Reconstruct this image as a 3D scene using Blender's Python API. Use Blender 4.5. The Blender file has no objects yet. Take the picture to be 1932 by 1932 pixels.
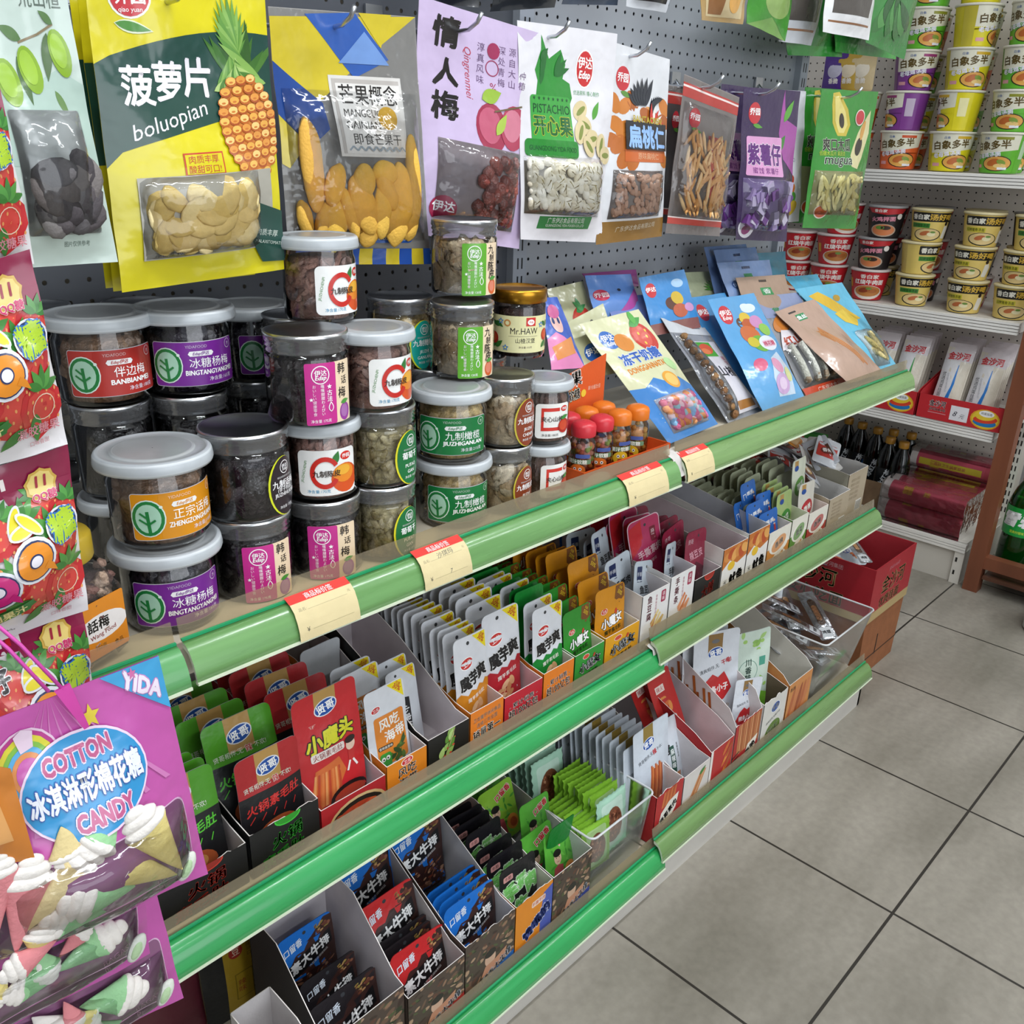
import bpy, bmesh, math, random
from mathutils import Vector, Matrix, noise
from mathutils.geometry import tessellate_polygon
import numpy as np

SC = bpy.context.scene
COL = SC.collection
PI = math.pi
# ------------------------------------------------------------------ camera
F = 1710.58989
YAW, PITCH, ROLL = 0.75632037, 0.38779657, -0.03054778
CAM = Vector((0, 0, 1.3))
_cy, _sy, _cp, _sp = math.cos(YAW), math.sin(YAW), math.cos(PITCH), math.sin(PITCH)
_f = Vector((_cy*_cp, _sy*_cp, -_sp)); _r = Vector((_sy, -_cy, 0)); _d = _f.cross(_r)
_cr, _sr = math.cos(ROLL), math.sin(ROLL)
RT = _r*_cr + _d*_sr
DN = -_r*_sr + _d*_cr
FW = _f
cd = bpy.data.cameras.new('camera')
cam = bpy.data.objects.new('camera', cd); COL.objects.link(cam)
mw = Matrix.Identity(4)
for i in range(3):
    mw[i][0] = RT[i]; mw[i][1] = -DN[i]; mw[i][2] = -FW[i]; mw[i][3] = CAM[i]
cam.matrix_world = mw
cd.sensor_width = 36; cd.sensor_fit = 'HORIZONTAL'; cd.lens = F/1932*36; cd.clip_start = .02
SC.camera = cam
# ------------------------------------------------------------------ light and exposure
w = bpy.data.worlds.new('world'); SC.world = w; w.use_nodes = True
w.node_tree.nodes['Background'].inputs[0].default_value = (.80, .90, 1.0, 1)
w.node_tree.nodes['Background'].inputs[1].default_value = 0.5
def area(name, loc, sx, sy, power, rot=(0, 0, 0), col=(.93, .97, 1.0)):
    l = bpy.data.lights.new(name, 'AREA'); l.shape = 'RECTANGLE'; l.size = sx; l.size_y = sy
    l.energy = power; l.color = col
    o = bpy.data.objects.new(name, l); COL.objects.link(o); o.location = loc; o.rotation_euler = rot
    return o
area('tube_light', (0.35, 0.05, 2.68), 1.2, .12, 15)
area('tube_light', (1.75, 0.05, 2.68), 1.2, .12, 17)
area('tube_light', (3.0, -0.9, 2.68), 1.2, .12, 14)
area('tube_light', (0.6, -1.7, 2.68), 1.2, .12, 14)
area('tube_light', (-1.0, -0.5, 2.68), 1.2, .12, 12)
area('aisle_area_light', (0.3, -3.6, 1.5), 3.4, 2.0, 52, (math.radians(90), 0, 0), (.92, .96, 1.0))  # wide area light facing the shelves from the aisle side
SC.view_settings.view_transform = 'Standard'; SC.view_settings.look = 'None'
SC.view_settings.gamma = 1; SC.view_settings.use_curve_mapping = False
SC.view_settings.exposure = 0.2
try:
    SC.cycles.transparent_max_bounces = 28
except Exception:
    pass

def at(x, y, X=None, Y=None, Z=None):
    """world point that pixel (x, y) of the photograph shows on the plane X=, Y= or Z="""
    d = RT*((x-966)/F) + DN*((y-966)/F) + FW
    if X is not None: k = (X-CAM.x)/d.x
    elif Y is not None: k = (Y-CAM.y)/d.y
    else: k = (Z-CAM.z)/d.z
    return CAM + d*k
# ------------------------------------------------------------------ colour and materials
def lin(v): return v/12.92 if v <= .04045 else ((v+.055)/1.055)**2.4
_cc = {}
def C(h):
    if isinstance(h, tuple): return h
    if h not in _cc:
        _cc[h] = tuple(lin(int(h[i:i+2], 16)/255) for i in (0, 2, 4))
    return _cc[h]
def mix(a, b, t):
    a = C(a); b = C(b); return tuple(a[i]*(1-t)+b[i]*t for i in range(3))
MATS = {}
def mat(name, rough=.5, metal=0, coat=0, bump=0, bscale=60, cn=.0, cscale=30, spec=.5, emit=0, sss=0, stretch=None, rn=0):
    m = bpy.data.materials.new(name); m.use_nodes = True; nt = m.node_tree; N = nt.nodes; L = nt.links
    b = N['Principled BSDF']
    a = N.new('ShaderNodeAttribute'); a.attribute_name = 'Col'
    b.inputs['Roughness'].default_value = rough; b.inputs['Metallic'].default_value = metal
    b.inputs['Specular IOR Level'].default_value = spec
    b.inputs['Coat Weight'].default_value = coat; b.inputs['Coat Roughness'].default_value = .12
    tc = N.new('ShaderNodeTexCoord'); mp = N.new('ShaderNodeMapping'); L.new(tc.outputs['Object'], mp.inputs[0])
    if stretch: mp.inputs['Scale'].default_value = stretch
    nz = N.new('ShaderNodeTexNoise'); nz.inputs['Scale'].default_value = cscale; nz.inputs['Detail'].default_value = 4
    L.new(mp.outputs[0], nz.inputs['Vector'])
    hs = N.new('ShaderNodeHueSaturation')
    mr = N.new('ShaderNodeMapRange'); mr.inputs[3].default_value = 1-cn; mr.inputs[4].default_value = 1+cn
    mr.inputs[1].default_value = .3; mr.inputs[2].default_value = .7
    L.new(nz.outputs[0], mr.inputs[0]); L.new(mr.outputs[0], hs.inputs['Value'])
    L.new(a.outputs['Color'], hs.inputs['Color']); L.new(hs.outputs[0], b.inputs['Base Color'])
    if rn:
        r2 = N.new('ShaderNodeMapRange'); r2.inputs[3].default_value = max(.02, rough-rn); r2.inputs[4].default_value = rough+rn
        r2.inputs[1].default_value = .3; r2.inputs[2].default_value = .7
        L.new(nz.outputs[0], r2.inputs[0]); L.new(r2.outputs[0], b.inputs['Roughness'])
    if bump:
        n2 = N.new('ShaderNodeTexNoise'); n2.inputs['Scale'].default_value = bscale; n2.inputs['Detail'].default_value = 3
        L.new(mp.outputs[0], n2.inputs['Vector'])
        bp = N.new('ShaderNodeBump'); bp.inputs['Strength'].default_value = bump; bp.inputs['Distance'].default_value = .01
        L.new(n2.outputs[0], bp.inputs['Height']); L.new(bp.outputs[0], b.inputs['Normal'])
        if coat: L.new(bp.outputs[0], b.inputs['Coat Normal'])
    if emit:
        L.new(a.outputs['Color'], b.inputs['Emission Color']); b.inputs['Emission Strength'].default_value = emit
    MATS[name] = m
    return m
def clear(name, tint, rough=.06, refl=1.0, bump=0, bscale=40, body=0.0, bodycol=(.9, .9, .92)):
    """thin clear plastic: see-through with a glossy fresnel skin and an optional milky body"""
    m = bpy.data.materials.new(name); m.use_nodes = True; nt = m.node_tree; N = nt.nodes; L = nt.links
    N.remove(N['Principled BSDF']); out = N['Material Output']
    tr = N.new('ShaderNodeBsdfTransparent'); tr.inputs[0].default_value = (*tint, 1)
    gl = N.new('ShaderNodeBsdfGlossy'); gl.inputs['Roughness'].default_value = rough
    gl.inputs[0].default_value = (1, 1, 1, 1)
    fr = N.new('ShaderNodeFresnel'); fr.inputs[0].default_value = 1.5
    mu = N.new('ShaderNodeMath'); mu.operation = 'MULTIPLY'; mu.inputs[1].default_value = refl
    mu.use_clamp = True
    L.new(fr.outputs[0], mu.inputs[0])
    base = tr.outputs[0]
    if body:
        df = N.new('ShaderNodeBsdfDiffuse'); df.inputs[0].default_value = (*bodycol, 1)
        m0 = N.new('ShaderNodeMixShader'); m0.inputs[0].default_value = body
        L.new(tr.outputs[0], m0.inputs[1]); L.new(df.outputs[0], m0.inputs[2]); base = m0.outputs[0]
    mx = N.new('ShaderNodeMixShader'); L.new(mu.outputs[0], mx.inputs[0])
    L.new(base, mx.inputs[1]); L.new(gl.outputs[0], mx.inputs[2]); L.new(mx.outputs[0], out.inputs[0])
    if bump:
        tc = N.new('ShaderNodeTexCoord')
        n2 = N.new('ShaderNodeTexNoise'); n2.inputs['Scale'].default_value = bscale; n2.inputs['Detail'].default_value = 3
        L.new(tc.outputs['Object'], n2.inputs['Vector'])
        bp = N.new('ShaderNodeBump'); bp.inputs['Strength'].default_value = bump; bp.inputs['Distance'].default_value = .01
        L.new(n2.outputs[0], bp.inputs['Height'])
        L.new(bp.outputs[0], gl.inputs['Normal']); L.new(bp.outputs[0], fr.inputs['Normal'])
    MATS[name] = m
    return m
mat('paper', .62, bump=.05, bscale=300, cn=.04, cscale=40)
mat('film', .27, coat=.6, bump=.42, bscale=17, cn=.05, cscale=25)
mat('packet', .38, coat=.15, bump=.2, bscale=35, cn=.05, cscale=40)
mat('print', .4, cn=.05, cscale=30)
mat('label', .3, coat=.3, cn=.05, cscale=60)
mat('plastic', .35, cn=.04)
mat('whitelid', .32, cn=.05, cscale=60, coat=.2)
mat('steel', .28, metal=1, cn=.1)
mat('painted', .42, cn=.05, cscale=8, bump=.03, bscale=80)
mat('food', .6, bump=.5, bscale=260, cn=.22, cscale=160)
mat('wetfood', .22, bump=.45, bscale=220, cn=.35, cscale=150, coat=.3)
mat('candy', .75, bump=.15, bscale=300, cn=.06, cscale=90)
mat('card', .8, bump=.1, bscale=200, cn=.12, cscale=30)
mat('rail', .3, coat=.4, cn=.13, cscale=14, stretch=(.35, 1, 6), bump=.02, bscale=40, rn=.1)
mat('wood', .45, cn=.2, cscale=12, stretch=(1, 1, .15), bump=.05)
mat('silver', .25, metal=.85, bump=.6, bscale=30, cn=.2, cscale=30)
mat('lamp', .5, emit=3)
clear('jarwall', (.97, .975, .98), .05, 1.5)
clear('jarrim', (.70, .73, .76), .12, 2.6, body=.10)
clear('lidclear', (.80, .82, .84), .16, 1.6, bump=.05, body=.25)
clear('filmclear', (.96, .97, .975), .09, 1.1, bump=.55, bscale=24)
clear('bagclear', (.90, .91, .93), .12, 1.3, bump=.9, bscale=22, body=.06)
clear('amber', (.90, .84, .70), .18, .8, body=.14, bodycol=(.58, .50, .36))
clear('greenbottle', (.10, .62, .14), .06, 1.3, body=.05, bodycol=(.02, .4, .05))
clear('darkbottle', (.10, .05, .03), .08, 1.2)
clear('bin', (.86, .88, .88), .15, 1.6, body=.12, bodycol=(.75, .77, .76))

def pegmat(name, col, pitch=.025, r=.0028, axis=0):
    """painted steel sheet with see-through round holes on a square pitch"""
    m = bpy.data.materials.new(name); m.use_nodes = True; nt = m.node_tree; N = nt.nodes; L = nt.links
    b = N['Principled BSDF']; b.inputs['Base Color'].default_value = (*C(col), 1); b.inputs['Roughness'].default_value = .38
    b.inputs['Metallic'].default_value = 0
    tc = N.new('ShaderNodeTexCoord'); sp = N.new('ShaderNodeSeparateXYZ'); L.new(tc.outputs['Object'], sp.inputs[0])
    def M(op, a, bb=None):
        n = N.new('ShaderNodeMath'); n.operation = op
        for i, v in enumerate((a, bb)):
            if v is None: continue
            if isinstance(v, (int, float)): n.inputs[i].default_value = v
            else: L.new(v, n.inputs[i])
        return n.outputs[0]
    def cell(o):
        q = M('FRACT', M('DIVIDE', M('ADD', o, 50*pitch), pitch))
        return M('MULTIPLY', M('SUBTRACT', q, .5), pitch)
    u = cell(sp.outputs[axis]); v = cell(sp.outputs[2])
    d = M('SQRT', M('ADD', M('MULTIPLY', u, u), M('MULTIPLY', v, v)))
    hole = M('LESS_THAN', d, r)
    tr = N.new('ShaderNodeBsdfTransparent'); mx = N.new('ShaderNodeMixShader')
    L.new(hole, mx.inputs[0]); L.new(b.outputs[0], mx.inputs[1]); L.new(tr.outputs[0], mx.inputs[2])
    L.new(mx.outputs[0], N['Material Output'].inputs[0])
    MATS[name] = m
pegmat('pegboard', 'a2a6ad')
pegmat('pegboard_shaded', '50535a')  # panels of the left bays, with shadow put into the sheet colour
pegmat('pegboard_cream', 'd6cfc6', axis=1, r=.0026)

def floormat():
    m = bpy.data.materials.new('floor_tile'); m.use_nodes = True; nt = m.node_tree; N = nt.nodes; L = nt.links
    b = N['Principled BSDF']; b.inputs['Roughness'].default_value = .42
    tc = N.new('ShaderNodeTexCoord'); sp = N.new('ShaderNodeSeparateXYZ'); L.new(tc.outputs['Object'], sp.inputs[0])
    def M(op, a, bb=None):
        n = N.new('ShaderNodeMath'); n.operation = op
        for i, v in enumerate((a, bb)):
            if v is None: continue
            if isinstance(v, (int, float)): n.inputs[i].default_value = v
            else: L.new(v, n.inputs[i])
        return n.outputs[0]
    def edge(o, off, p):
        q = M('FRACT', M('DIVIDE', M('ADD', M('SUBTRACT', o, off), 40*p), p))
        return M('MULTIPLY', M('MINIMUM', q, M('SUBTRACT', 1.0, q)), p)
    e = M('MINIMUM', edge(sp.outputs[0], 1.4285, .3975), edge(sp.outputs[1], .350, .43))
    g = M('LESS_THAN', e, .0026)
    # soft dirt beside the joints and broad scuffs
    n1 = N.new('ShaderNodeTexNoise'); n1.inputs['Scale'].default_value = 2.2; n1.inputs['Detail'].default_value = 6
    n2 = N.new('ShaderNodeTexNoise'); n2.inputs['Scale'].default_value = 60; n2.inputs['Detail'].default_value = 5
    mp = N.new('ShaderNodeMapping'); mp.inputs['Scale'].default_value = (1, 3.0, 1); L.new(tc.outputs['Object'], mp.inputs[0])
    L.new(mp.outputs[0], n1.inputs['Vector']); L.new(tc.outputs['Object'], n2.inputs['Vector'])
    r = N.new('ShaderNodeValToRGB'); L.new(n1.outputs[0], r.inputs[0])
    r.color_ramp.elements[0].position = .3; r.color_ramp.elements[0].color = (*C('8d877b'), 1)
    r.color_ramp.elements[1].position = .72; r.color_ramp.elements[1].color = (*C('b3aca0'), 1)
    m2 = N.new('ShaderNodeMix'); m2.data_type = 'RGBA'; m2.blend_type = 'MULTIPLY'; m2.inputs[0].default_value = .35
    L.new(r.outputs[0], m2.inputs[6]); L.new(n2.outputs[0], m2.inputs[7])
    m3 = N.new('ShaderNodeMix'); m3.data_type = 'RGBA'; L.new(g, m3.inputs[0])
    L.new(m2.outputs[2], m3.inputs[6]); m3.inputs[7].default_value = (*C('2e2a25'), 1)
    L.new(m3.outputs[2], b.inputs['Base Color'])
    n3 = N.new('ShaderNodeMapRange'); L.new(n1.outputs[0], n3.inputs[0]); n3.inputs[3].default_value = .3; n3.inputs[4].default_value = .55
    L.new(n3.outputs[0], b.inputs['Roughness'])
    MATS['floor_tile'] = m
floormat()
# ------------------------------------------------------------------ mesh builder
class MB:
    def __init__(s):
        s.v = []; s.f = []; s.c = []; s.m = []; s.sm = []; s.ml = []
    def mi(s, n):
        if n not in s.ml: s.ml.append(n)
        return s.ml.index(n)
    def add(s, vs, fs, col, m, smooth=False):
        o = len(s.v); s.v.extend(tuple(p) for p in vs); k = s.mi(m)
        multi = isinstance(col, list)
        for i, f in enumerate(fs):
            s.f.append(tuple(o+j for j in f)); s.c.append(C(col[i]) if multi else C(col)); s.m.append(k); s.sm.append(smooth)
    def box(s, x0, y0, z0, x1, y1, z1, col, m, skip=''):
        vs = [(x, y, z) for z in (z0, z1) for y in (y0, y1) for x in (x0, x1)]
        fs = {'b': (0, 2, 3, 1), 't': (4, 5, 7, 6), 'f': (0, 1, 5, 4), 'k': (2, 6, 7, 3), 'l': (0, 4, 6, 2), 'r': (1, 3, 7, 5)}
        s.add(vs, [f for k, f in fs.items() if k not in skip], col, m)
    def prism(s, pts, vec, col, m, colb=None, cole=None):
        """planar polygon (3d pts) thickened by vec; col front face, colb back face, cole rim"""
        n = len(pts); vec = Vector(vec); P = [Vector(p) for p in pts]; Q = [p+vec for p in P]
        tr = tessellate_polygon([P])
        s.add(P, [tuple(t) for t in tr], col, m); s.add(Q, [tuple(reversed(t)) for t in tr], colb or col, m)
        s.add(P+Q, [(i, (i+1) % n, n+(i+1) % n, n+i) for i in range(n)], cole or col, m)
    def lathe(s, prof, col, m, n=32, cx=0, cy=0, a0=0, a1=2*PI, smooth=True, cols=None):
        full = abs(a1-a0-2*PI) < 1e-6; k = n if full else n+1
        vs = []
        for r, z in prof:
            for i in range(k):
                a = a0+(a1-a0)*i/n; vs.append((cx+r*math.cos(a), cy+r*math.sin(a), z))
        for j in range(len(prof)-1):
            fs = []
            for i in range(n):
                i2 = (i+1) % k
                fs.append((j*k+i, j*k+i2, (j+1)*k+i2, (j+1)*k+i))
            s.add([], [], col, m)
            o = 0
            kk = s.mi(m)
            if j == 0: base = len(s.v); s.v.extend(vs)
            cc = C(cols[j]) if cols else C(col)
            for f in fs:
                s.f.append(tuple(base+q for q in f)); s.c.append(cc); s.m.append(kk); s.sm.append(smooth)
    def tube(s, pts, r, col, m, n=8, smooth=True):
        P = [Vector(p) for p in pts]; vs = []
        for i, p in enumerate(P):
            t = (P[min(i+1, len(P)-1)]-P[max(i-1, 0)]).normalized()
            a = t.orthogonal().normalized() if abs(t.z) > .95 else Vector((0, 0, 1)).cross(t).normalized()
            b = t.cross(a)
            rr = r[i] if isinstance(r, (list, tuple)) else r
            vs += [p+a*math.cos(2*PI*k/n)*rr+b*math.sin(2*PI*k/n)*rr for k in range(n)]
        fs = [(i*n+k, i*n+(k+1) % n, (i+1)*n+(k+1) % n, (i+1)*n+k) for i in range(len(P)-1) for k in range(n)]
        fs += [tuple(reversed(range(n))), tuple(range((len(P)-1)*n, len(P)*n))]
        s.add(vs, fs, col, m, smooth)
    def grid(s, fn, nu, nv, col, m, smooth=True):
        vs = [fn(i/nu, j/nv) for j in range(nv+1) for i in range(nu+1)]
        fs = [(j*(nu+1)+i, j*(nu+1)+i+1, (j+1)*(nu+1)+i+1, (j+1)*(nu+1)+i) for j in range(nv) for i in range(nu)]
        if callable(col): col = [col((i+.5)/nu, (j+.5)/nv) for j in range(nv) for i in range(nu)]
        s.add(vs, fs, col, m, smooth)
    def build(s, name, parent=None, loc=None, label=None):
        me = mesh_of(name, s); o = bpy.data.objects.new(name, me); COL.objects.link(o)
        if parent is not None: o.parent = parent
        if loc is not None: o.location = loc
        if label: o['label'] = label
        return o
def mesh_of(name, s):
    me = bpy.data.meshes.new(name); me.from_pydata(s.v, [], s.f)
    for n in s.ml: me.materials.append(MATS[n])
    nf = len(me.polygons)
    if nf == len(s.f):
        me.polygons.foreach_set('material_index', s.m); me.polygons.foreach_set('use_smooth', s.sm)
        lt = np.empty(nf, dtype=np.int32); me.polygons.foreach_get('loop_total', lt)
        ca = np.ones((nf, 4), dtype=np.float32); ca[:, :3] = np.array(s.c, dtype=np.float32)
        at_ = me.attributes.new('Col', 'FLOAT_COLOR', 'CORNER')
        at_.data.foreach_set('color', np.repeat(ca, lt, axis=0).ravel())
    me.update()
    return me
_ico = {}
def ico(n):
    if n not in _ico:
        b = bmesh.new(); bmesh.ops.create_icosphere(b, subdivisions=n, radius=1)
        _ico[n] = ([v.co.copy() for v in b.verts], [tuple(v.index for v in f.verts) for f in b.faces]); b.free()
    return _ico[n]
def blob(s, c, r, col, m, rng, lump=.15, n=2, rot=None):
    """lumpy ellipsoid, radii r=(rx,ry,rz)"""
    vs, fs = ico(n); R = rot or Matrix.Rotation(rng.uniform(0, 6.28), 3, Vector((rng.uniform(-1, 1), rng.uniform(-1, 1), rng.uniform(-1, 1))).normalized())
    off = Vector((rng.uniform(0, 99), rng.uniform(0, 99), 0)); c = Vector(c)
    out = []
    for v in vs:
        k = 1+lump*noise.noise(v*1.6+off)*2
        out.append(c+R@Vector((v.x*r[0]*k, v.y*r[1]*k, v.z*r[2]*k)))
    s.add(out, fs, col, m, True)
# ------------------------------------------------------------------ printed artwork
_tx = {}
def text_mesh(st, bold=0, shear=0):
    k = (st, bold, shear)
    if k not in _tx:
        cu = bpy.data.curves.new('t', 'FONT'); cu.body = st; cu.resolution_u = 2; cu.offset = bold; cu.shear = shear; cu.space_line = .95
        o = bpy.data.objects.new('t', cu); COL.objects.link(o)
        me = bpy.data.meshes.new_from_object(o.evaluated_get(bpy.context.evaluated_depsgraph_get()))
        v = [(q.co.x, q.co.y) for q in me.vertices]; f = [tuple(p.vertices) for p in me.polygons]
        bpy.data.objects.remove(o); bpy.data.curves.remove(cu); bpy.data.meshes.remove(me)
        if not v: v = [(0, 0)]
        xs = [a for a, _ in v]; ys = [b for _, b in v]
        _tx[k] = (v, f, min(xs), max(xs), min(ys), max(ys))
    return _tx[k]
class Art:
    """flat artwork in centimetres, origin bottom-left; later items lie over earlier ones"""
    def __init__(s, W, H, bg=None, mt='film', r=0):
        s.W, s.H, s.it, s.mt, s.inc = W, H, [], mt, 1
        if bg: s.rect(0, 0, W, H, bg, r)
    def _put(s, v, f, c, mt=None, lay=None):
        xs = [p[0] for p in v]; ys = [p[1] for p in v]; bb = (min(xs), min(ys), max(xs), max(ys))
        if lay is None:
            lay = 0
            for q in s.it:
                b = q[5]
                if b[0] < bb[2] and b[2] > bb[0] and b[1] < bb[3] and b[3] > bb[1]: lay = max(lay, q[4]+s.inc)
        s.it.append((v, f, c, mt or s.mt, lay, bb)); return lay
    def poly(s, pts, c, mt=None, lay=None):
        tr = tessellate_polygon([[Vector((x, y, 0)) for x, y in pts]])
        fs = []
        for a, b, d in tr:
            A, B, D = pts[a], pts[b], pts[d]
            cr = (B[0]-A[0])*(D[1]-A[1])-(B[1]-A[1])*(D[0]-A[0])
            if abs(cr) > 1e-9: fs.append((a, b, d) if cr > 0 else (a, d, b))
        return s._put(list(pts), fs, c, mt, lay)
    def rect(s, x0, y0, x1, y1, c, r=0, mt=None):
        if r <= 0: return s.poly([(x0, y0), (x1, y0), (x1, y1), (x0, y1)], c, mt)
        p = []
        for cx, cy, a in ((x1-r, y0+r, -90), (x1-r, y1-r, 0), (x0+r, y1-r, 90), (x0+r, y0+r, 180)):
            for k in range(5): t = math.radians(a+k*22.5); p.append((cx+r*math.cos(t), cy+r*math.sin(t)))
        return s.poly(p, c, mt)
    def ell(s, cx, cy, rx, ry, c, a=0, n=20, mt=None, a0=0, a1=360):
        ca, sa = math.cos(math.radians(a)), math.sin(math.radians(a)); p = []
        for k in range(n+(0 if a1-a0 >= 360 else 1)):
            t = math.radians(a0+(a1-a0)*k/n); x, y = rx*math.cos(t), ry*math.sin(t); p.append((cx+x*ca-y*sa, cy+x*sa+y*ca))
        return s.poly(p, c, mt)
    def ring(s, cx, cy, r0, r1, c, a0=0, a1=360, n=24, sy=1):
        p = []
        for k in range(n+1):
            t = math.radians(a0+(a1-a0)*k/n); p.append((cx+r0*math.cos(t), cy+r0*math.sin(t)*sy))
        for k in range(n, -1, -1):
            t = math.radians(a0+(a1-a0)*k/n); p.append((cx+r1*math.cos(t), cy+r1*math.sin(t)*sy))
        m = n+1; fs = [(i, i+1, 2*m-2-i, 2*m-1-i) for i in range(n)]
        fs = [tuple(reversed(q)) for q in fs] if r0 < r1 else fs
        return s._put(p, fs, c)
    def line(s, pts, w, c):
        for (x0, y0), (x1, y1) in zip(pts[:-1], pts[1:]):
            dx, dy = x1-x0, y1-y0; l = math.hypot(dx, dy) or 1; nx, ny = -dy/l*w/2, dx/l*w/2
            s.poly([(x0-nx, y0-ny), (x1-nx, y1-ny), (x1+nx, y1+ny), (x0+nx, y0+ny)], c)
    def star(s, cx, cy, r, c, n=5, q=.45, a=90):
        s.poly([(cx+(r if k % 2 == 0 else r*q)*math.cos(math.radians(a+k*180/n)), cy+(r if k % 2 == 0 else r*q)*math.sin(math.radians(a+k*180/n))) for k in range(2*n)], c)
    def leaf(s, x, y, l, w, a, c):
        ca, sa = math.cos(math.radians(a)), math.sin(math.radians(a)); p = []
        for k in range(9): t = k/8; p.append((t*l, w/2*math.sin(PI*t**.8)))
        for k in range(7, 0, -1): t = k/8; p.append((t*l, -w/2*math.sin(PI*t**.8)))
        s.poly([(x+a_*ca-b_*sa, y+a_*sa+b_*ca) for a_, b_ in p], c)
    def fruit(s, cx, cy, rx, ry, c1, c2, a=0):
        """printed fruit: body in two tones and a small pale spot (ink, not light)"""
        s.ell(cx, cy, rx, ry, c1, a); s.ell(cx-rx*.12, cy+ry*.1, rx*.72, ry*.72, c2, a)
    def text(s, st, cx, cy, h, c, a=0, bold=0, out=None, ow=.05, wmax=None, shear=0, sx=1, vert=False, gap=1.08):
        if vert:
            n = len(st)
            for i, ch in enumerate(st):
                ca, sa = math.cos(math.radians(a)), math.sin(math.radians(a)); d = -(i-(n-1)/2)*h*gap
                s.text(ch, cx-d*sa, cy+d*ca, h, c, a, bold, out, ow, wmax, shear, sx)
            return
        v, f, x0, x1, y0, y1 = text_mesh(st, 0, shear); mx, my = (x0+x1)/2, (y0+y1)/2
        k = h/.95; kx = k*sx
        if wmax and (x1-x0)*kx > wmax: kx = wmax/(x1-x0)
        ca, sa = math.cos(math.radians(a)), math.sin(math.radians(a))
        for cc, bb, nc in (((out, bold+ow, 8),) if out else ())+((c, bold, 4 if h > .9 else 2),):
            offs = [(0, 0)] if bb <= 0 else [(0, 0)]*(nc < 4)+[(bb*.8*math.cos(2*PI*q/nc+.4), bb*.8*math.sin(2*PI*q/nc+.4)) for q in range(nc)]
            p = []; ff = []
            for ox, oy in offs:
                o = len(p)
                for x, y in v:
                    X, Y = (x-mx+ox)*kx, (y-my+oy)*k; p.append((cx+X*ca-Y*sa, cy+X*sa+Y*ca))
                ff += [tuple(o+i for i in q) for q in f]
            s._put(p, ff, cc)
    def logo(s, cx, cy, r, t1='伊达', t2='Edsp', c='d22a2c', fg='ffffff', a=0):
        s.ell(cx, cy, r*.86, r, fg, a); s.ell(cx, cy, r*.78, r*.92, c, a)
        s.text(t1, cx, cy+r*.28, r*.62, fg, a, .02)
        if t2: s.text(t2, cx, cy-r*.38, r*.5, fg, a, .03, shear=.2)
    def emit(s, mb, fn, step=None, eps=.00015, base=0, smooth=True, clip=True, only=None):
        """lay the artwork on the surface fn(u, v, d) with u, v in metres and d the height over it"""
        bm = bmesh.new(); li = bm.faces.layers.int.new('i')
        sc = .01
        for k, (v, f, c, mt, lay, bb) in enumerate(s.it):
            bv = [bm.verts.new((x*sc, y*sc, lay*eps)) for x, y in v]
            for q in f:
                try: fc = bm.faces.new([bv[i] for i in q]); fc[li] = k
                except ValueError: pass
        W, H = s.W*sc, s.H*sc
        if clip:
            for co, no in (((0, 0, 0), (-1, 0, 0)), ((W, 0, 0), (1, 0, 0)), ((0, 0, 0), (0, -1, 0)), ((0, H, 0), (0, 1, 0))):
                bmesh.ops.bisect_plane(bm, geom=bm.verts[:]+bm.edges[:]+bm.faces[:], plane_co=co, plane_no=no, clear_outer=True, dist=1e-7)
        if step:
            su, sv = step if isinstance(step, tuple) else (step, step)
            if su:
                for k in range(1, int(math.ceil(W/su))):
                    bmesh.ops.bisect_plane(bm, geom=bm.verts[:]+bm.edges[:]+bm.faces[:], plane_co=(k*su, 0, 0), plane_no=(1, 0, 0), dist=1e-7)
            if sv:
                for k in range(1, int(math.ceil(H/sv))):
                    bmesh.ops.bisect_plane(bm, geom=bm.verts[:]+bm.edges[:]+bm.faces[:], plane_co=(0, k*sv, 0), plane_no=(0, 1, 0), dist=1e-7)
        bm.verts.index_update()
        o = len(mb.v); mb.v.extend(tuple(fn(v.co.x, v.co.y, v.co.z+base)) for v in bm.verts)
        for f in bm.faces:
            it = s.it[f[li]]
            mb.f.append(tuple(o+v.index for v in f.verts)); mb.c.append(C(it[2])); mb.m.append(mb.mi(it[3])); mb.sm.append(smooth)
        bm.free()
# ------------------------------------------------------------------ things
def thing(name, label, cat, loc=(0, 0, 0), rz=0, group=None):
    o = bpy.data.objects.new(name, None); COL.objects.link(o); o.location = loc; o.rotation_euler = (0, 0, rz)
    o['label'] = label; o['category'] = cat; o.empty_display_size = .02
    if group: o['group'] = group
    return o
def tag(o, label, cat, group=None):
    o['label'] = label; o['category'] = cat
    if group: o['group'] = group
    return o
def struct(o):
    o['kind'] = 'structure'; return o
def dup(root, loc, rz=None, label=None, rot=None, group=None):
    r = root.copy(); COL.objects.link(r); r.location = loc
    if rz is not None: r.rotation_euler = (0, 0, rz)
    if rot is not None: r.rotation_euler = rot
    if label: r['label'] = label
    if group: r['group'] = group
    for ch in list(root.children):
        c_ = ch.copy(); COL.objects.link(c_); c_.parent = r
        for g in list(ch.children):
            d_ = g.copy(); COL.objects.link(d_); d_.parent = c_
    return r
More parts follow.
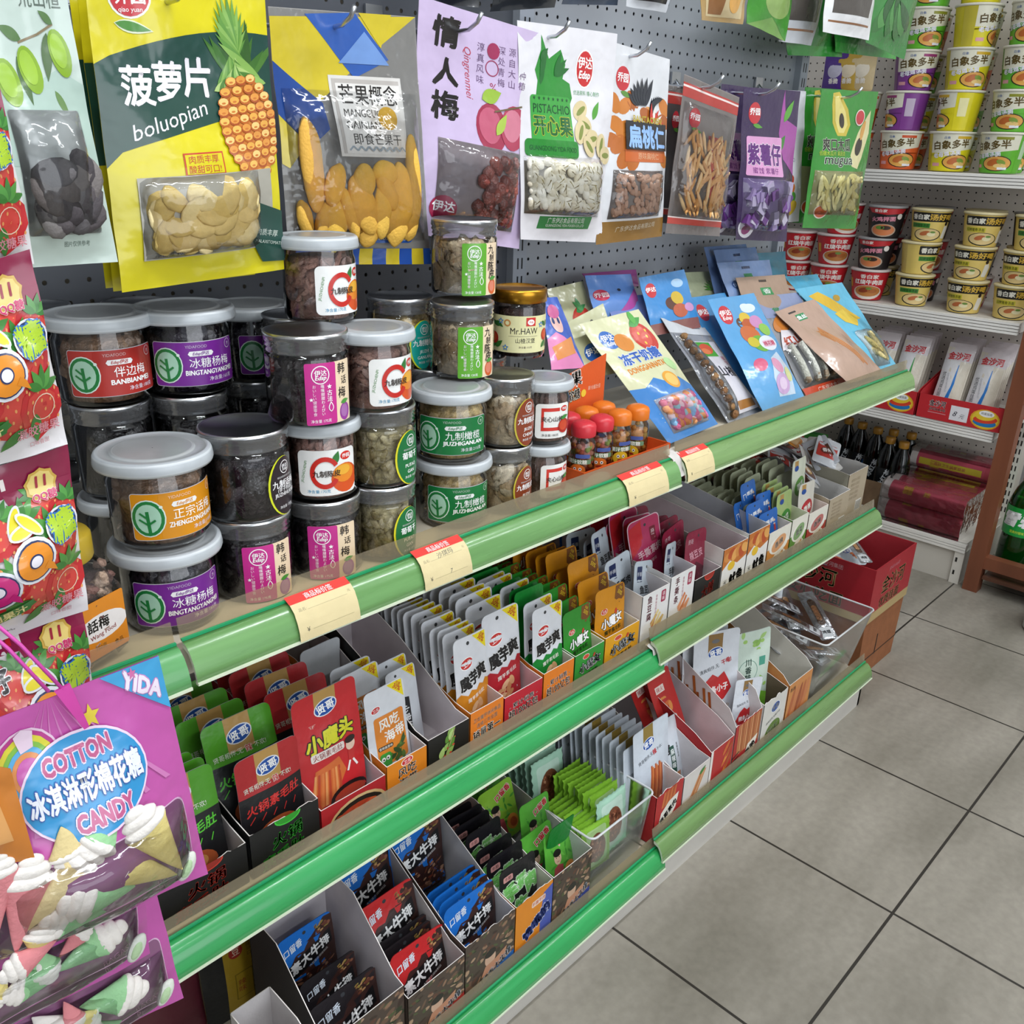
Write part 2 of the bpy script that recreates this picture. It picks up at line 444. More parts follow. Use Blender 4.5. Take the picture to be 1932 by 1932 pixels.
# ================================================================== SETTING
def slab(name, x0, y0, z0, x1, y1, z1, col, m):
    b = MB(); b.box(x0, y0, z0, x1, y1, z1, col, m); return struct(b.build(name))
slab('floor', -3, -4, -.05, 3.62, 2.0, 0, '9c968a', 'floor_tile')
slab('wall_back', -3, 1.9, 0, 3.62, 2.0, 2.8, 'b9bcc0', 'painted')
slab('wall_right', 3.5, -4, 0, 3.62, 2.0, 2.8, 'c2bfba', 'painted')
slab('wall_left', -3.1, -4, 0, -3, 2.0, 2.8, 'c2c2c0', 'painted')
slab('ceiling', -3, -4, 2.8, 3.62, 2.0, 2.86, 'e8e8e6', 'painted')
for x, y in ((.35, .05), (1.75, .05), (3.0, -.9), (.6, -1.7), (-1.0, -.5)):
    t = thing('ceiling_light', 'long white strip lamp under the ceiling', 'ceiling light', (x, y, 2.75), group='strip lamps')
    b = MB(); b.box(-.62, -.05, 0, .62, .05, .05, 'eeeeee', 'painted'); b.build('housing', t)
    b = MB(); b.box(-.6, -.02, -.03, .6, .02, 0, 'f4f8ff', 'lamp'); b.build('tube', t)

# ================================================================== MAIN GONDOLA (left wall of snacks)
ZT, ZM, ZB = .84, .49, .09
g = thing('gondola_shelving', 'grey perforated gondola shelving with green price rails, full of snacks', 'shelving', (0, 0, 0))
BAYS = [(-.65, .25), (.25, 1.15), (1.15, 2.05)]
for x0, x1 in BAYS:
    b = MB(); b.box(x0+.015, 1.10, .1, x1-.015, 1.1012, 1.95, 'a9aeb6', 'pegboard' if x0 > .9 else 'pegboard_shaded')
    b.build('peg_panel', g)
    b = MB(); b.box(x0+.015, 1.14, .1, x1-.015, 1.142, 1.95, '2a2b30' if x0 > .9 else 'b8ae9c', 'painted'); b.build('back_sheet', g)  # left sheets are pale to stand in for light through the holes
for x in (-.65, .25, 1.15, 2.05):
    b = MB(); b.box(x-.016, 1.085, 0, x+.016, 1.15, 1.95, 'a2a8b2', 'painted')
    z = .2
    while z < 1.9:
        for dx in (-.006, .004): b.box(x+dx, 1.0845, z, x+dx+.003, 1.0848, z+.018, '15161a', 'plastic')
        z += .03
    b.build('upright', g)
def shelf_board(x0, x1, y0, z, th=.03, col='cfc6b4'):
    b = MB(); b.box(x0+.002, y0, z-th, x1-.002, 1.10, z, col, 'painted'); b.build('shelf', g)
def price_rail(x0, x1, Y, Z, col, lip='1f9a63', guard=True, cover=True):
    P = [(0, 0), (-.007, -.002), (-.014, -.008), (-.019, -.017), (-.022, -.027), (-.023, -.035), (-.021, -.036),
         (-.019, -.028), (-.015, -.018), (-.010, -.010), (0, -.006)]
    b = MB(); n = len(P)
    vs = [(x, Y+p[0], Z+p[1]) for x in (x0, x1) for p in P]
    fs = [(i, (i+1) % n, n+(i+1) % n, n+i) for i in range(n)]
    b.add(vs, fs, [col]*n, 'rail', True)
    b.add([(x0, Y+p[0], Z+p[1]) for p in P], [tuple(range(n))], 'd4dcc8', 'rail'); b.add([(x1, Y+p[0], Z+p[1]) for p in P], [tuple(range(n))], 'd4dcc8', 'rail')
    b.box(x0, Y-.001, Z, x1, Y+.002, Z+.0025, lip, 'plastic')
    b.box(x0, Y-.0245, Z-.0385, x1, Y-.0195, Z-.0355, 'dfe9cf', 'plastic')
    r = b.build('price_rail', g)
    if guard:
        b = MB(); b.add([(x0, Y+.002, Z), (x1, Y+.002, Z), (x1, Y+.006, Z+.022), (x0, Y+.006, Z+.022),
                         (x0, Y+.003, Z), (x1, Y+.003, Z), (x1, Y+.007, Z+.022), (x0, Y+.007, Z+.022)],
                        [(0, 1, 2, 3), (4, 7, 6, 5), (3, 2, 6, 7)], 'c9b68c', 'amber')
        o = b.build('guard_strip', r)
VG, OG, TG = '2f9e55', '6c9054', '6c9c5c'
for x0, x1 in BAYS:
    shelf_board(x0, x1, .744, ZT); shelf_board(x0, x1, .756, ZM); shelf_board(x0, x1, .706, ZB, .02)
price_rail(-.62, .325, .738, .850, '5ca060'); price_rail(.33, 1.135, .736, .853, TG); price_rail(1.152, 2.05, .738, .853, '789c5e')
price_rail(-.62, .25, .750, .500, VG); price_rail(.252, 1.165, .750, .500, VG); price_rail(1.15, 2.05, .750, .518, OG)
price_rail(-.62, .25, .700, .099, VG); price_rail(.252, 1.16, .700, .099, VG); price_rail(1.15, 2.05, .701, .118, OG)
b = MB(); b.box(-.65, .694, 0, 2.04, .70, .075, 'c9c5be', 'painted'); b.box(2.03, .694, 0, 2.04, 1.10, .075, 'c9c5be', 'painted'); b.build('kick_plate', g)
for i, x in enumerate((.25, 1.15, 2.045)):
    for z, y in ((ZT, .75), (ZM, .762)):
        b = MB(); b.prism([(x-.0015, 1.09, z-.03), (x-.0015, y, z-.03), (x-.0015, y, z-.05), (x-.0015, 1.09, z-.10)], (.003, 0, 0), 'c2c0ba', 'painted')
        b.build('bracket', g)
# torn white tape where the top and middle rails meet
for X, Y, Z, lab in ((1.143, .738, .853, 'crumpled white tape wrapped round the joint of the top price rail'), (1.158, .750, .503, 'white tape end stuck at the joint of the middle price rail')):
    b = MB()
    b.grid(lambda u, v: (X-.012+.026*u+.004*noise.noise(Vector((u*4, v*5, X))), Y+.012-.032*v+.003*math.sin(v*9), Z+.010-.036*v*v+.003*noise.noise(Vector((v*6, u*3, 2)))), 6, 8, 'cfcac6', 'paper')
    tag(b.build('tape'), lab, 'tape')

# ------------------------------------------------------------------ price tags on the rails
def price_tag(x0, x1, Y, Z, lab, note=None, h=.037, val=None):
    A = Art(6, 4.0, 'dccb9c', 'paper')
    A.rect(0, 3.25, 6, 4.0, 'dd3b33'); A.text('商品标价签', 3, 3.6, .52, 'ffffff', bold=.03)
    A.text('品名:', .85, 2.55, .34, '8b8266'); A.line([(1.3, 2.4), (5.2, 2.4)], .03, 'b0a47c')
    A.line([(1.3, .8), (5.4, .8)], .03, 'a89c74'); A.text('¥', .9, .9, .5, '3c3a30'); A.text('元', 5.5, 2.7, .3, '8b8266')
    if note: A.text(note, 3.2, 2.75, .65, '6c6a60', 3, shear=.2)
    if val: A.text(val, 3.4, 1.0, .55, '6c6a60', shear=.2)
    W, H = .06, .04; s = (x1-x0)/W
    P = [(.003, .004), (-.0085, -.001), (-.0155, -.007), (-.0205, -.017), (-.0235, -.027), (-.0245, -.037)]
    def fn(u, v, d):
        t = (1-v/H)*5; i = min(4, int(t)); q = t-i
        y = P[i][0]*(1-q)+P[i+1][0]*q; z = P[i][1]*(1-q)+P[i+1][1]*q
        return (x0+u*s, Y+y-.0018-d, Z+z+.0012)
    b = MB(); A.emit(b, fn, (0, .002), .0001)
    tag(b.build('price_tag'), lab, 'price tag')
def railx(px, py, Y=.725): return at(px, py, Y=Y).x
price_tag(railx(548, 1145), railx(662, 1095), .736, .853, 'blank cream price tag with red heading, leftmost on the top rail')
price_tag(railx(786, 1050), railx(876, 1010), .736, .853, 'cream price tag with handwriting below the raisin jars', '沙琪玛', val='7')
price_tag(railx(1176, 895), railx(1252, 866), .736, .853, 'faded cream price tag at the right end of the left top rail')
price_tag(railx(1290, 852), railx(1342, 828), .738, .853, 'cream price tag with red heading below the freeze-dried candy bag')

# ================================================================== NOODLE UNIT (far right)
NX = 2.95
nu = thing('wall_shelving', 'cream perforated shelving with white boards at the aisle end, full of cup noodles', 'shelving')
b = MB(); b.box(3.32, .775, .1, 3.3212, 1.86, 2.2, 'd6cfc6', 'pegboard_cream'); b.build('peg_panel', nu)
b = MB(); b.box(3.36, .775, .1, 3.362, 1.86, 2.2, '2c2a28', 'painted'); b.build('back_sheet', nu)
for z in (1.252, .85, .52):
    b = MB(); b.box(NX+.012, .77, z-.03, 3.32, 1.86, z, 'e6e2da', 'painted')
    for k in range(4): b.box(NX, .77, z-.008-.009*k, NX+.014, 1.86, z-.001-.009*k, 'efece6', 'painted')
    b.build('shelf', nu)
b = MB(); b.box(NX+.012, .775, .115, 3.32, 1.86, .139, 'dcd6cc', 'painted')
for k in range(3): b.box(NX-.004, .77, .136-.009*k-.007, NX+.014, 1.86, .139-.009*k, 'e4e0d8', 'painted')
b.build('base_shelf', nu)
b = MB(); b.box(NX+.01, .80, 0, NX+.02, 1.86, .108, 'c9c3b8', 'painted'); b.build('kick_plate', nu)
b = MB(); b.box(NX, .77, 0, NX+.03, .80, .112, 'd9d4ca', 'painted'); b.box(NX-.0006, .788, .03, NX, .794, .045, '1c1a18', 'plastic'); b.box(NX-.0006, .788, .075, NX, .794, .09, '1c1a18', 'plastic')
b.box(NX+.03, .77, 0, 3.32, .78, .112, 'd2cdc3', 'painted'); b.build('base_side', nu)
for y in (.775, 1.86):
    b = MB(); b.box(3.30, y-.015, 0, 3.36, y+.015, 2.2, 'd9d4ca', 'painted')
    z = .16
    while z < 2.1:
        for dy in (-.008, .003): b.box(3.2994, y+dy, z, 3.30, y+dy+.004, z+.018, '1c1a18', 'plastic')
        z += .03
    b.build('upright', nu)
# brown wooden rack standing to its right
rk = thing('wooden_rack', 'reddish brown wooden rack standing right of the noodle shelving', 'rack', (0, 0, 0))
BR = '7f4a32'
for x, y in ((2.93, .705), (3.36, .705)):
    b = MB(); b.box(x, y, 0, x+.045, y+.045, 1.45, BR, 'wood'); b.build('post', rk)
for x in (2.935, 3.365):
    b = MB(); b.box(x, -.15, .085, x+.035, .705, .125, BR, 'wood'); b.build('rail', rk)
b = MB(); b.box(2.935, -.15, .05, 3.39, .70, .062, '5d3a2a', 'wood'); b.build('board', rk)
b = MB(); b.box(2.94, .70, .62, 3.38, .74, .68, BR, 'wood'); b.build('side_rail', rk)
# ================================================================== JARS ON THE TOP SHELF
def cyl(r, cx=0, cy=0, z0=0, mid=0, W=None):
    """map (u, v) to a vertical cylinder, u measured round it, centred on angle mid"""
    def fn(u, v, d):
        a = mid+(u-W/2)/r; return (cx+(r+d)*math.cos(a), cy+(r+d)*math.sin(a), z0+v)
    return fn
def lab_leaf(col, name, pin, wt, faint='YIDAFOOD'):
    A = Art(9.6, 4.9, 'd6d4da', 'label', .35); A.rect(.07, .07, 9.53, 4.83, col, .3)
    A.rect(2.6, .07, 9.53, 4.83, mix(col, '000000', .08), .3)
    A.ell(1.55, 2.35, 1.58, 1.95, 'dfeee6'); A.ell(1.55, 2.35, 1.46, 1.82, '1e7d3c'); A.ell(1.55, 2.35, 1.15, 1.5, 'a9d3ba')
    A.line([(1.62, .75), (1.5, 3.1)], .3, '1e7d3c')
    for y0, y1, x1 in ((1.7, 2.3, .75), (2.35, 2.95, .85)): A.line([(1.55, y0), (x1, y1)], .2, '1e7d3c')
    A.line([(1.55, 1.75), (2.2, 2.2)], .2, '1e7d3c'); A.ell(2.75, 3.5, .16, .16, 'dfeee6')
    A.text(faint, 4.6, 4.35, .42, mix(col, 'ffffff', .45))
    A.poly([(3.7, 3.55), (3.9, 3.85), (6.2, 3.85), (6.4, 3.6), (6.2, 3.3), (3.9, 3.3)], 'f2f2f2'); A.text('Edsp伊达', 5.05, 3.57, .42, col, bold=.03, shear=.25)
    A.text(name, 6.1, 2.55, 1.12, 'ffffff', bold=.0, wmax=5.4); A.text(pin, 6.15, 1.5, .72, 'ffffff', bold=.05, wmax=5.6)
    A.text('净含量:'+wt, 7.2, .7, .5, 'e8e2ee', wmax=3.6)
    A.ring(8.6, 4.2, .45, .53, mix(col, 'ffffff', .5)); A.text('木', 8.6, 4.2, .5, mix(col, 'ffffff', .5))
    return A
def lab_pair(col, name, fr, wt, frcol):
    A = Art(5.6, 6.4, 'f0d9b8', 'label', .2); A.rect(0, 0, 3.3, 6.4, col, .2)
    A.ring(1.6, 5.2, .85, .95, 'ffffff'); A.text('伊达', 1.6, 5.4, .62, 'ffffff', bold=.03); A.text('Edsp', 1.6, 4.85, .6, 'ffffff', bold=.05, shear=.2)
    A.text('古法', 2.5, 3.0, .6, 'ffffff', vert=True, bold=.02); A.leaf(2.6, 1.3, 1.1, .6, 90, 'ffffff'); A.leaf(2.6, 1.4, .85, .4, 90, col)
    A.text('嘴嘴甜甜わよびい', 1.75, 2.6, .38, 'ffffff', vert=True); A.text('おいしい健康零食', .9, 2.6, .38, 'f6e6f2', vert=True)
    A.text('净含量 '+wt, 1.5, .42, .36, 'ffffff'); A.star(2.5, 3.95, .28, 'ffffff'); A.star(.55, 2.7, .22, 'ffffff')
    for i, ch in enumerate(name): A.text(ch, 4.15+.35*(i % 2)*(1 if len(name) < 4 else .4), 5.6-i*(1.25 if len(name) < 4 else 1.0), 1.15 if i != 1 else .9, '1c1414', bold=.015, shear=.05)
    if fr: A.fruit(4.5, 1.0, .8, .95, frcol, mix(frcol, 'ffffff', .12)); A.leaf(3.9, 2.0, 1.3, .5, 8, '4c9a3c')
    return A
def lab_oval(col, name, p1, p2, wt, rim='e6dc2c', sub=None):
    A = Art(4.2, 6.4, None, 'label'); A.ell(2.1, 3.2, 2.1, 3.2, rim, n=28); A.ell(2.22, 3.2, 1.98, 3.14, col, n=28)
    A.ring(2.3, 5.2, .62, .70, 'ffffff'); A.text('伊达', 2.3, 5.32, .45, 'ffffff', bold=.03); A.text('Edsp', 2.3, 4.95, .4, 'ffffff', bold=.04, shear=.2)
    A.text('精选优质原料手工制作', 2.3, 4.2, .22, 'd8d8d8'); A.text(name, 2.25, 3.5, .85, 'ffffff', bold=.03, wmax=3.6)
    if sub: A.text(sub, 2.3, 2.85, .5, 'ffffff')
    A.text(p1, 2.3, 2.3, .55, 'ffffff', wmax=3.2, bold=.02); A.text(p2, 2.3, 1.6, .55, 'ffffff', wmax=2.6, bold=.02); A.text('净含量 '+wt, 2.3, .95, .34, 'eeeeee')
    return A
def lab_orange():
    A = Art(6.8, 5.4, 'f3f3f1', 'label', .6); A.ell(5.3, 1.9, 1.75, 1.75, 'd9531e'); A.ell(5.1, 2.5, 1.35, 1.1, 'e98a28'); A.ell(5.0, 2.9, .9, .6, 'efb13a')
    A.leaf(3.9, 3.6, 1.7, .8, 70, '2f7a38'); A.ring(2.95, 2.75, 1.15, 1.62, 'c8281f', 30, 330, 26, 1.18)
    A.text('九制陈皮', 3.1, 2.65, .78, '2a1c14', bold=.03, wmax=3); A.ell(5.4, 4.5, .7, .5, 'd3291f'); A.text('乔园', 5.4, 4.5, .5, 'ffffff', bold=.03)
    A.text('JIUZHICHENPI', .7, 2.9, .4, '4d8c3a', 78, wmax=2.8); A.text('净含量:170克', 2.2, .55, .42, '2f8fb8')
    return A
def lab_haw():
    A = Art(5.2, 5.0, 'f3f2ee', 'label', .5); A.rect(.8, 3.9, 3.4, 4.4, 'd2342a'); A.rect(.8, 1.1, 3.4, 1.6, 'd2342a'); A.rect(.8, 1.1, 1.15, 4.4, 'd2342a')
    A.text('夹心山楂', 2.4, 2.8, .8, '2a1c18', bold=.02, wmax=3.2); A.fruit(4.2, 1.7, 1.0, 1.05, 'b5281f', 'cf4a2c'); A.leaf(3.6, 2.8, 1.4, .6, 15, '3c8a3c')
    A.ell(4.2, 4.2, .62, .42, 'd3291f'); A.text('乔园', 4.2, 4.2, .42, 'ffffff', bold=.03); A.text('净含量:180克', 2.1, .5, .4, '3a3a3a')
    return A
def lab_mr():
    A = Art(10.5, 5.2, 'e8e3ae', 'label')
    for x in (.6, 1.3, 8.4, 9.4):
        A.leaf(x, .6, 1.6, .7, 40, '3f7c34'); A.leaf(x, 4.3, 1.5, .6, -30, '2f6e30')
    for x, y in ((1.0, 1.9), (9.2, 2.4)): A.fruit(x, y, .8, .85, 'c62c1e', 'd95a2c')
    for x, y in ((2.2, 4.4), (3.0, .7), (8.2, 3.9)): A.star(x, y, .5, '5d8fc8', 5, .5); A.ell(x, y, .14, .14, 'f0e070')
    A.ring(3.2, 4.2, .3, .5, 'c98b4c'); A.text('Mr.HAW', 5.6, 3.1, 1.2, '231f1c', wmax=3.9); A.line([(3.4, 2.35), (7.6, 2.35)], .04, '55504a')
    A.text('山楂汉堡', 5.8, 1.75, .75, '231f1c', wmax=2.8); A.rect(5.8, 3.8, 7.2, 5.0, 'd2281f'); A.ell(6.5, 4.35, .5, .4, 'ffffff'); A.text('乔园', 6.5, 4.35, .3, 'd2281f')
    A.text('净含量:152克', 5.8, .8, .32, '6a5a4a')
    return A

def rots(cx, cy):
    return math.atan2(-cy, -cx)
def jar(name, cx, cy, z, r, h, style, lab, lab_turn, lab_h, fill, label, rng, lab_z=None, lidr=None):
    """style: 'wide' white snap lid, 'screw' clear threaded neck, 'gold' gold lid"""
    t = thing(name, label, 'jar', (cx, cy, z+.0006))
    lidr = lidr or r*1.13
    hb = h*.80 if style != 'screw' else h*.78
    b = MB()
    if style == 'wide': pr = [(r*.80, .0), (r*.94, .001), (r, .006), (r, hb*.86), (r*.95, hb*.93), (r*.95, hb+.004)]
    else: pr = [(r*.82, 0), (r*.95, .001), (r, .006), (r, hb*.93), (r*.985, hb*.97), (r*.93, hb*1.0), (r*.93, hb+.006)]
    b.lathe(pr, 'ffffff', 'jarwall', 40); b.build('jar_body', t)
    b = MB()
    if style == 'wide':
        z0 = hb+.001; L = lidr
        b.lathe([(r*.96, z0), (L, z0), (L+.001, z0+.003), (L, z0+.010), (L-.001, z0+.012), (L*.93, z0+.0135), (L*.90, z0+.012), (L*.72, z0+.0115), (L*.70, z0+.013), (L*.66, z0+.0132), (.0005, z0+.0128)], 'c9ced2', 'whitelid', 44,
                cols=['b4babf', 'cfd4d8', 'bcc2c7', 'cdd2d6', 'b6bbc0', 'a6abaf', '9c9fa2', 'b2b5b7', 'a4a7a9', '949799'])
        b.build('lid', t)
    elif style == 'gold':
        z0 = hb; L = r*1.03
        b.lathe([(r*.93, z0), (L, z0+.001), (L, z0+.015), (L*.97, z0+.018), (L*.9, z0+.0185), (L*.88, z0+.017), (.0005, z0+.017)], 'c08b2e', 'steel', 40); b.build('lid', t)
    else:
        z0 = hb; L = r*1.0
        b.lathe([(L*.95, z0), (L*.98, z0+.002), (L*.95, z0+.005), (L*1.0, z0+.007), (L*.97, z0+.010), (L*1.01, z0+.012), (L, z0+.017)], 'b5b7ba', 'jarrim', 40)
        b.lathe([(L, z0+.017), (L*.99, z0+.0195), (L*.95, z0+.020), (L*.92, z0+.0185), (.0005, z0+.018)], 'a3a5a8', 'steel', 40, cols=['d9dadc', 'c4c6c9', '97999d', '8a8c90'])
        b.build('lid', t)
    if lab:
        b = MB(); W = lab.W*.01; mid = rots(cx, cy)+math.radians(lab_turn)
        zz = lab_z if lab_z is not None else (hb*.93-lab.H*.01*lab_h)/2
        f0 = cyl(r+.0004, 0, 0, zz, mid, W)
        lab.emit(b, lambda u, v, d: f0(u, v*lab_h, d), (.006, 0), .00018); b.build('label', t)
    if fill:
        b = MB(); col, kind, sz, m = fill[:4]; cols = col if isinstance(col, list) else [col]
        rr = r-.0035
        b.lathe([(.001, .003), (rr*.86, .003), (rr*.86, hb*.9), (.001, hb*.9)], mix(cols[0], '000000', .25), m, 16)
        n = int(2.3*rr*hb/(sz*sz)*(1.0 if kind != 'chip' else .8)); n = min(int(n*1.45), 190)
        ca = rots(cx, cy)
        for i in range(n):
            a = ca+rng.uniform(-1.75, 1.75); z_ = .004+sz*.85+rng.random()*(hb*.93-sz*1.45)
            cc = mix(rng.choice(cols), rng.choice(['000000', 'ffffff']), rng.uniform(0, .18))
            if kind == 'round':
                q = rr-sz*.62; blob(b, (q*math.cos(a), q*math.sin(a), z_), (sz*.62, sz*.55, sz*.58), cc, m, rng, .12 if sz < .012 else .22, 2 if sz > .009 else 1)
            elif kind == 'flat':
                q = rr-sz*.22; R = Matrix.Rotation(a, 3, 'Z')@Matrix.Rotation(rng.uniform(-.5, .5), 3, 'Y')@Matrix.Rotation(rng.uniform(0, 3), 3, 'X')
                blob(b, (q*math.cos(a), q*math.sin(a), z_), (sz*.14, sz*.9, sz*.6), cc, m, rng, .3, 2, R)
            elif kind == 'strip':
                q = rr-sz*.22; R = Matrix.Rotation(a, 3, 'Z')@Matrix.Rotation(rng.uniform(0, 3.1), 3, 'X')
                blob(b, (q*math.cos(a), q*math.sin(a), z_), (sz*.22, sz*.95, sz*.26), cc, m, rng, .35, 2, R)
            elif kind == 'raisin':
                q = rr-sz*.3; R = Matrix.Rotation(a, 3, 'Z')@Matrix.Rotation(rng.uniform(0, 3.1), 3, 'X')
                blob(b, (q*math.cos(a), q*math.sin(a), z_), (sz*.32, sz*.62, sz*.36), cc, m, rng, .15, 2, R)
            elif kind == 'disc':
                q = rr-sz*.6; R = Matrix.Rotation(a+rng.uniform(-.4, .4), 3, 'Z')@Matrix.Rotation(rng.uniform(-.5, .5), 3, 'Y')
                blob(b, (q*math.cos(a), q*math.sin(a), z_), (sz*.75, sz*.16, sz*.75), cc, m, rng, .1, 2, R)
        b.build('filling', t)
    return t
RJ = random.Random(4)
PLUM = (['302b36', '3e3642', '241f29'], 'round', .019, 'wetfood')
PRUNE = (['3a3034', '4a3d44', '2a2226'], 'round', .021, 'wetfood')
HUA = (['a88468', 'b8967a', '8e6e56'], 'round', .022, 'wetfood')
PEEL = (['c89888', 'd6a898', 'b08274'], 'strip', .013, 'food')
RAIS = (['cfc08e', 'dccd9c', 'b4a470'], 'raisin', .0125, 'wetfood')
OLIV = (['e8c680', 'dab468', 'f0d494'], 'round', .022, 'wetfood')
CHIP = (['f2dcb8', 'f6e6c8', 'e0c49c'], 'flat', .019, 'food')
HAWF = (['94705e', 'a67e6e', '7c5a4e'], 'disc', .016, 'food')
COLS = {1: (.360, .812), 2: (.455, .812), 3: (.543, .805), 4: (.618, .795), 5: (.748, .812), 6: (.828, .80), 7: (.896, .792)}
z1, z2, z3 = ZT, ZT+.0915, ZT+.183
L_purp = lab_leaf('7a2a96', '冰糖杨梅', 'BINGTANGYANGMEI', '165克')
L_oran = lab_leaf('e2940f', '正宗话梅', 'ZHENGZONGHUAMEI', '118克')
L_red = lab_leaf('b8332c', '伴边梅', 'BANBIANMEI', '180克')
L_gren = lab_leaf('157a3e', '九制橄榄', 'JIUZHIGANLAN', '215克')
L_mag = lab_pair('c9308f', '韩话梅', True, '175克', '9c3aa0')
L_lg = lab_pair('62ac2e', '九制陈皮', True, '120克', 'd9632a')
L_blk = lab_oval('2a2127', '九制话梅', 'JIUZHIHUAMEI', '', '175克', 'd8e02c', '(李子制品)')
L_rai = lab_oval('16713c', '葡萄干', 'PUTAO', 'GAN', '190克')
L_chi = lab_oval('8a3d22', '九制陈皮', 'JIUZHI', 'CHENPI', '110克', 'c8b83c')
L_tea = lab_oval('1aa79a', '九制橄榄', 'JIUZHI', 'GANLAN', '195克', 'd8e02c')
L_or, L_ha, L_mr = lab_orange(), lab_haw(), lab_mr()
jar('candied_fruit_jar', *COLS[1], z1, .0455, .0915, 'wide', L_purp, 12, .96, PLUM, 'jar of dark bayberries with purple leaf label, lowest and leftmost on the shelf front', RJ, lidr=.0535)
jar('candied_fruit_jar', COLS[1][0], COLS[1][1]+.002, z2, .046, .0925, 'wide', L_oran, 26, .96, HUA, 'jar with orange leaf label and brown plums, on top of the purple-labelled jar', RJ, lidr=.054)
jar('candied_fruit_jar', *COLS[2], z1, .0425, .0915, 'screw', L_mag, 22, 1, PRUNE, 'low screw-top plum jar with magenta label under the black-labelled jar', RJ)
jar('candied_fruit_jar', *COLS[2], z2, .0455, .0935, 'screw', L_blk, 52, 1, PRUNE, 'screw-top jar with a black oval label and yellow rim', RJ)
jar('candied_fruit_jar', *COLS[3], z1, .0415, .0915, 'screw', L_mag, 12, 1, PRUNE, 'low screw-top plum jar with magenta label under the lowest orange-peel jar', RJ)
jar('orange_peel_jar', *COLS[3], z2, .0395, .0915, 'wide', L_or, 12, .95, PEEL, 'orange peel jar with a red C label standing on a magenta-labelled jar', RJ)
jar('candied_fruit_jar', COLS[3][0]-.016, COLS[3][1]-.008, z3, .0435, .0935, 'screw', L_mag, 32, 1, PRUNE, 'upper screw-top plum jar with magenta label, third in its stack', RJ)
jar('raisin_jar', *COLS[4], z1, .0400, .0915, 'screw', L_rai, 48, 1, RAIS, 'lower of two raisin jars with green oval label, on the shelf', RJ)
jar('raisin_jar', *COLS[4], z2, .0410, .0915, 'screw', L_rai, 52, 1, RAIS, 'upper of two raisin jars with green oval label', RJ)
jar('orange_peel_jar', COLS[4][0]-.010, COLS[4][1]-.006, z3, .0400, .0915, 'wide', L_or, 40, .95, PEEL, 'orange peel jar with a red C label on top of the raisin jars', RJ)
jar('olive_jar', *COLS[5], z1, .0440, .0915, 'wide', L_gren, 16, .96, OLIV, 'lower of two olive jars with green leaf label', RJ)
jar('olive_jar', COLS[5][0]-.006, COLS[5][1]-.002, z2, .0445, .0915, 'wide', L_gren, 4, .96, OLIV, 'upper of two olive jars with green leaf label', RJ)
jar('dried_peel_jar', *COLS[6], z1, .0385, .0915, 'screw', L_chi, 52, 1, CHIP, 'lower of two jars of pale dried slices with brown oval label', RJ)
jar('dried_peel_jar', *COLS[6], z2, .0385, .0915, 'screw', L_chi, 50, 1, CHIP, 'upper of two jars of pale dried slices with brown oval label', RJ)
jar('hawthorn_disc_jar', *COLS[7], z1, .0345, .083, 'wide', L_ha, 42, .95, HAWF, 'lower of two hawthorn jars with white label, beside the candy bottles', RJ)
jar('hawthorn_disc_jar', *COLS[7], z1+.083, .0345, .090, 'wide', L_ha, 25, .95, HAWF, 'upper of two hawthorn jars with white label and red fruit', RJ)
# second row: unlabelled dark jars carry the upper ones
SUP = [(.377, .943, .1), (.458, .925, .1), (.585, 1.0, .09), (.588, .905, .09), (.700, .915, .09), (.790, .897, .0915), (.880, .905, .092)]
for x, y, hh in SUP:
    for k in range(2 if x != .588 else 3):
        jar('candied_fruit_jar', x, y, ZT+k*hh, .0400, hh, 'screw' if k else 'wide', None, 0, 1, (['1a171c', '26202a'], 'round', .026, 'wetfood') if k else None,
            'dark plum jar in the second row behind the labelled jars', RJ)['group'] = 'dark jars in the second row'
jar('candied_fruit_jar', .377, .943, ZT+.2, .046, .093, 'wide', L_red, 16, .96, HUA, 'jar with red leaf label behind the strawberry candy packets', RJ, lidr=.053)
jar('candied_fruit_jar', .462, .928, ZT+.2, .046, .093, 'wide', L_purp, 14, .96, PLUM, 'jar with purple leaf label high in the second row', RJ, lidr=.0535)
jar('candied_fruit_jar', .585, 1.0, ZT+.18, .0440, .093, 'wide', L_purp, 40, .96, PLUM, 'jar with half-hidden purple leaf label at the back', RJ, lidr=.052)
jar('orange_peel_jar', .588, .856, ZT+.272, .0395, .0935, 'wide', L_or, 42, .95, PEEL, 'orange peel jar with a red C label, highest of all jars on the left', RJ, lidr=.0435)
jar('olive_jar', .765, .934, ZT+.178, .0430, .0935, 'screw', L_tea, 42, 1, OLIV, 'olive jar with teal oval label behind the raisin jars', RJ)
jar('dried_peel_jar', .790, .842, ZT+.182, .0405, .0915, 'screw', L_lg, 32, 1, CHIP, 'lower of two tall jars of pale slices with light green label', RJ)
jar('dried_peel_jar', .828, .880, ZT+.275, .0425, .0935, 'screw', L_lg, 34, 1, CHIP, 'upper of two tall jars of pale slices with light green label, topmost jar', RJ)
jar('hawthorn_jar', .915, .862, ZT+.184, .0370, .0935, 'gold', L_mr, 8, .95, (['4a2c26', '5c3830'], 'disc', .018, 'food'), 'hawthorn jar with gold lid and cream fruit-pattern label', RJ)
for x, y, hh in ((.350, 1.045, .095), (.462, 1.035, .093)):
    for k in range(3):
        jar('candied_fruit_jar', x, y, ZT+k*hh, .0400, hh, 'screw', None, 0, 1, (['1a171c', '26202a'], 'round', .026, 'wetfood') if k == 2 else None,
            'dark plum jar at the very back below the pineapple bag', RJ)['group'] = 'dark jars at the very back'
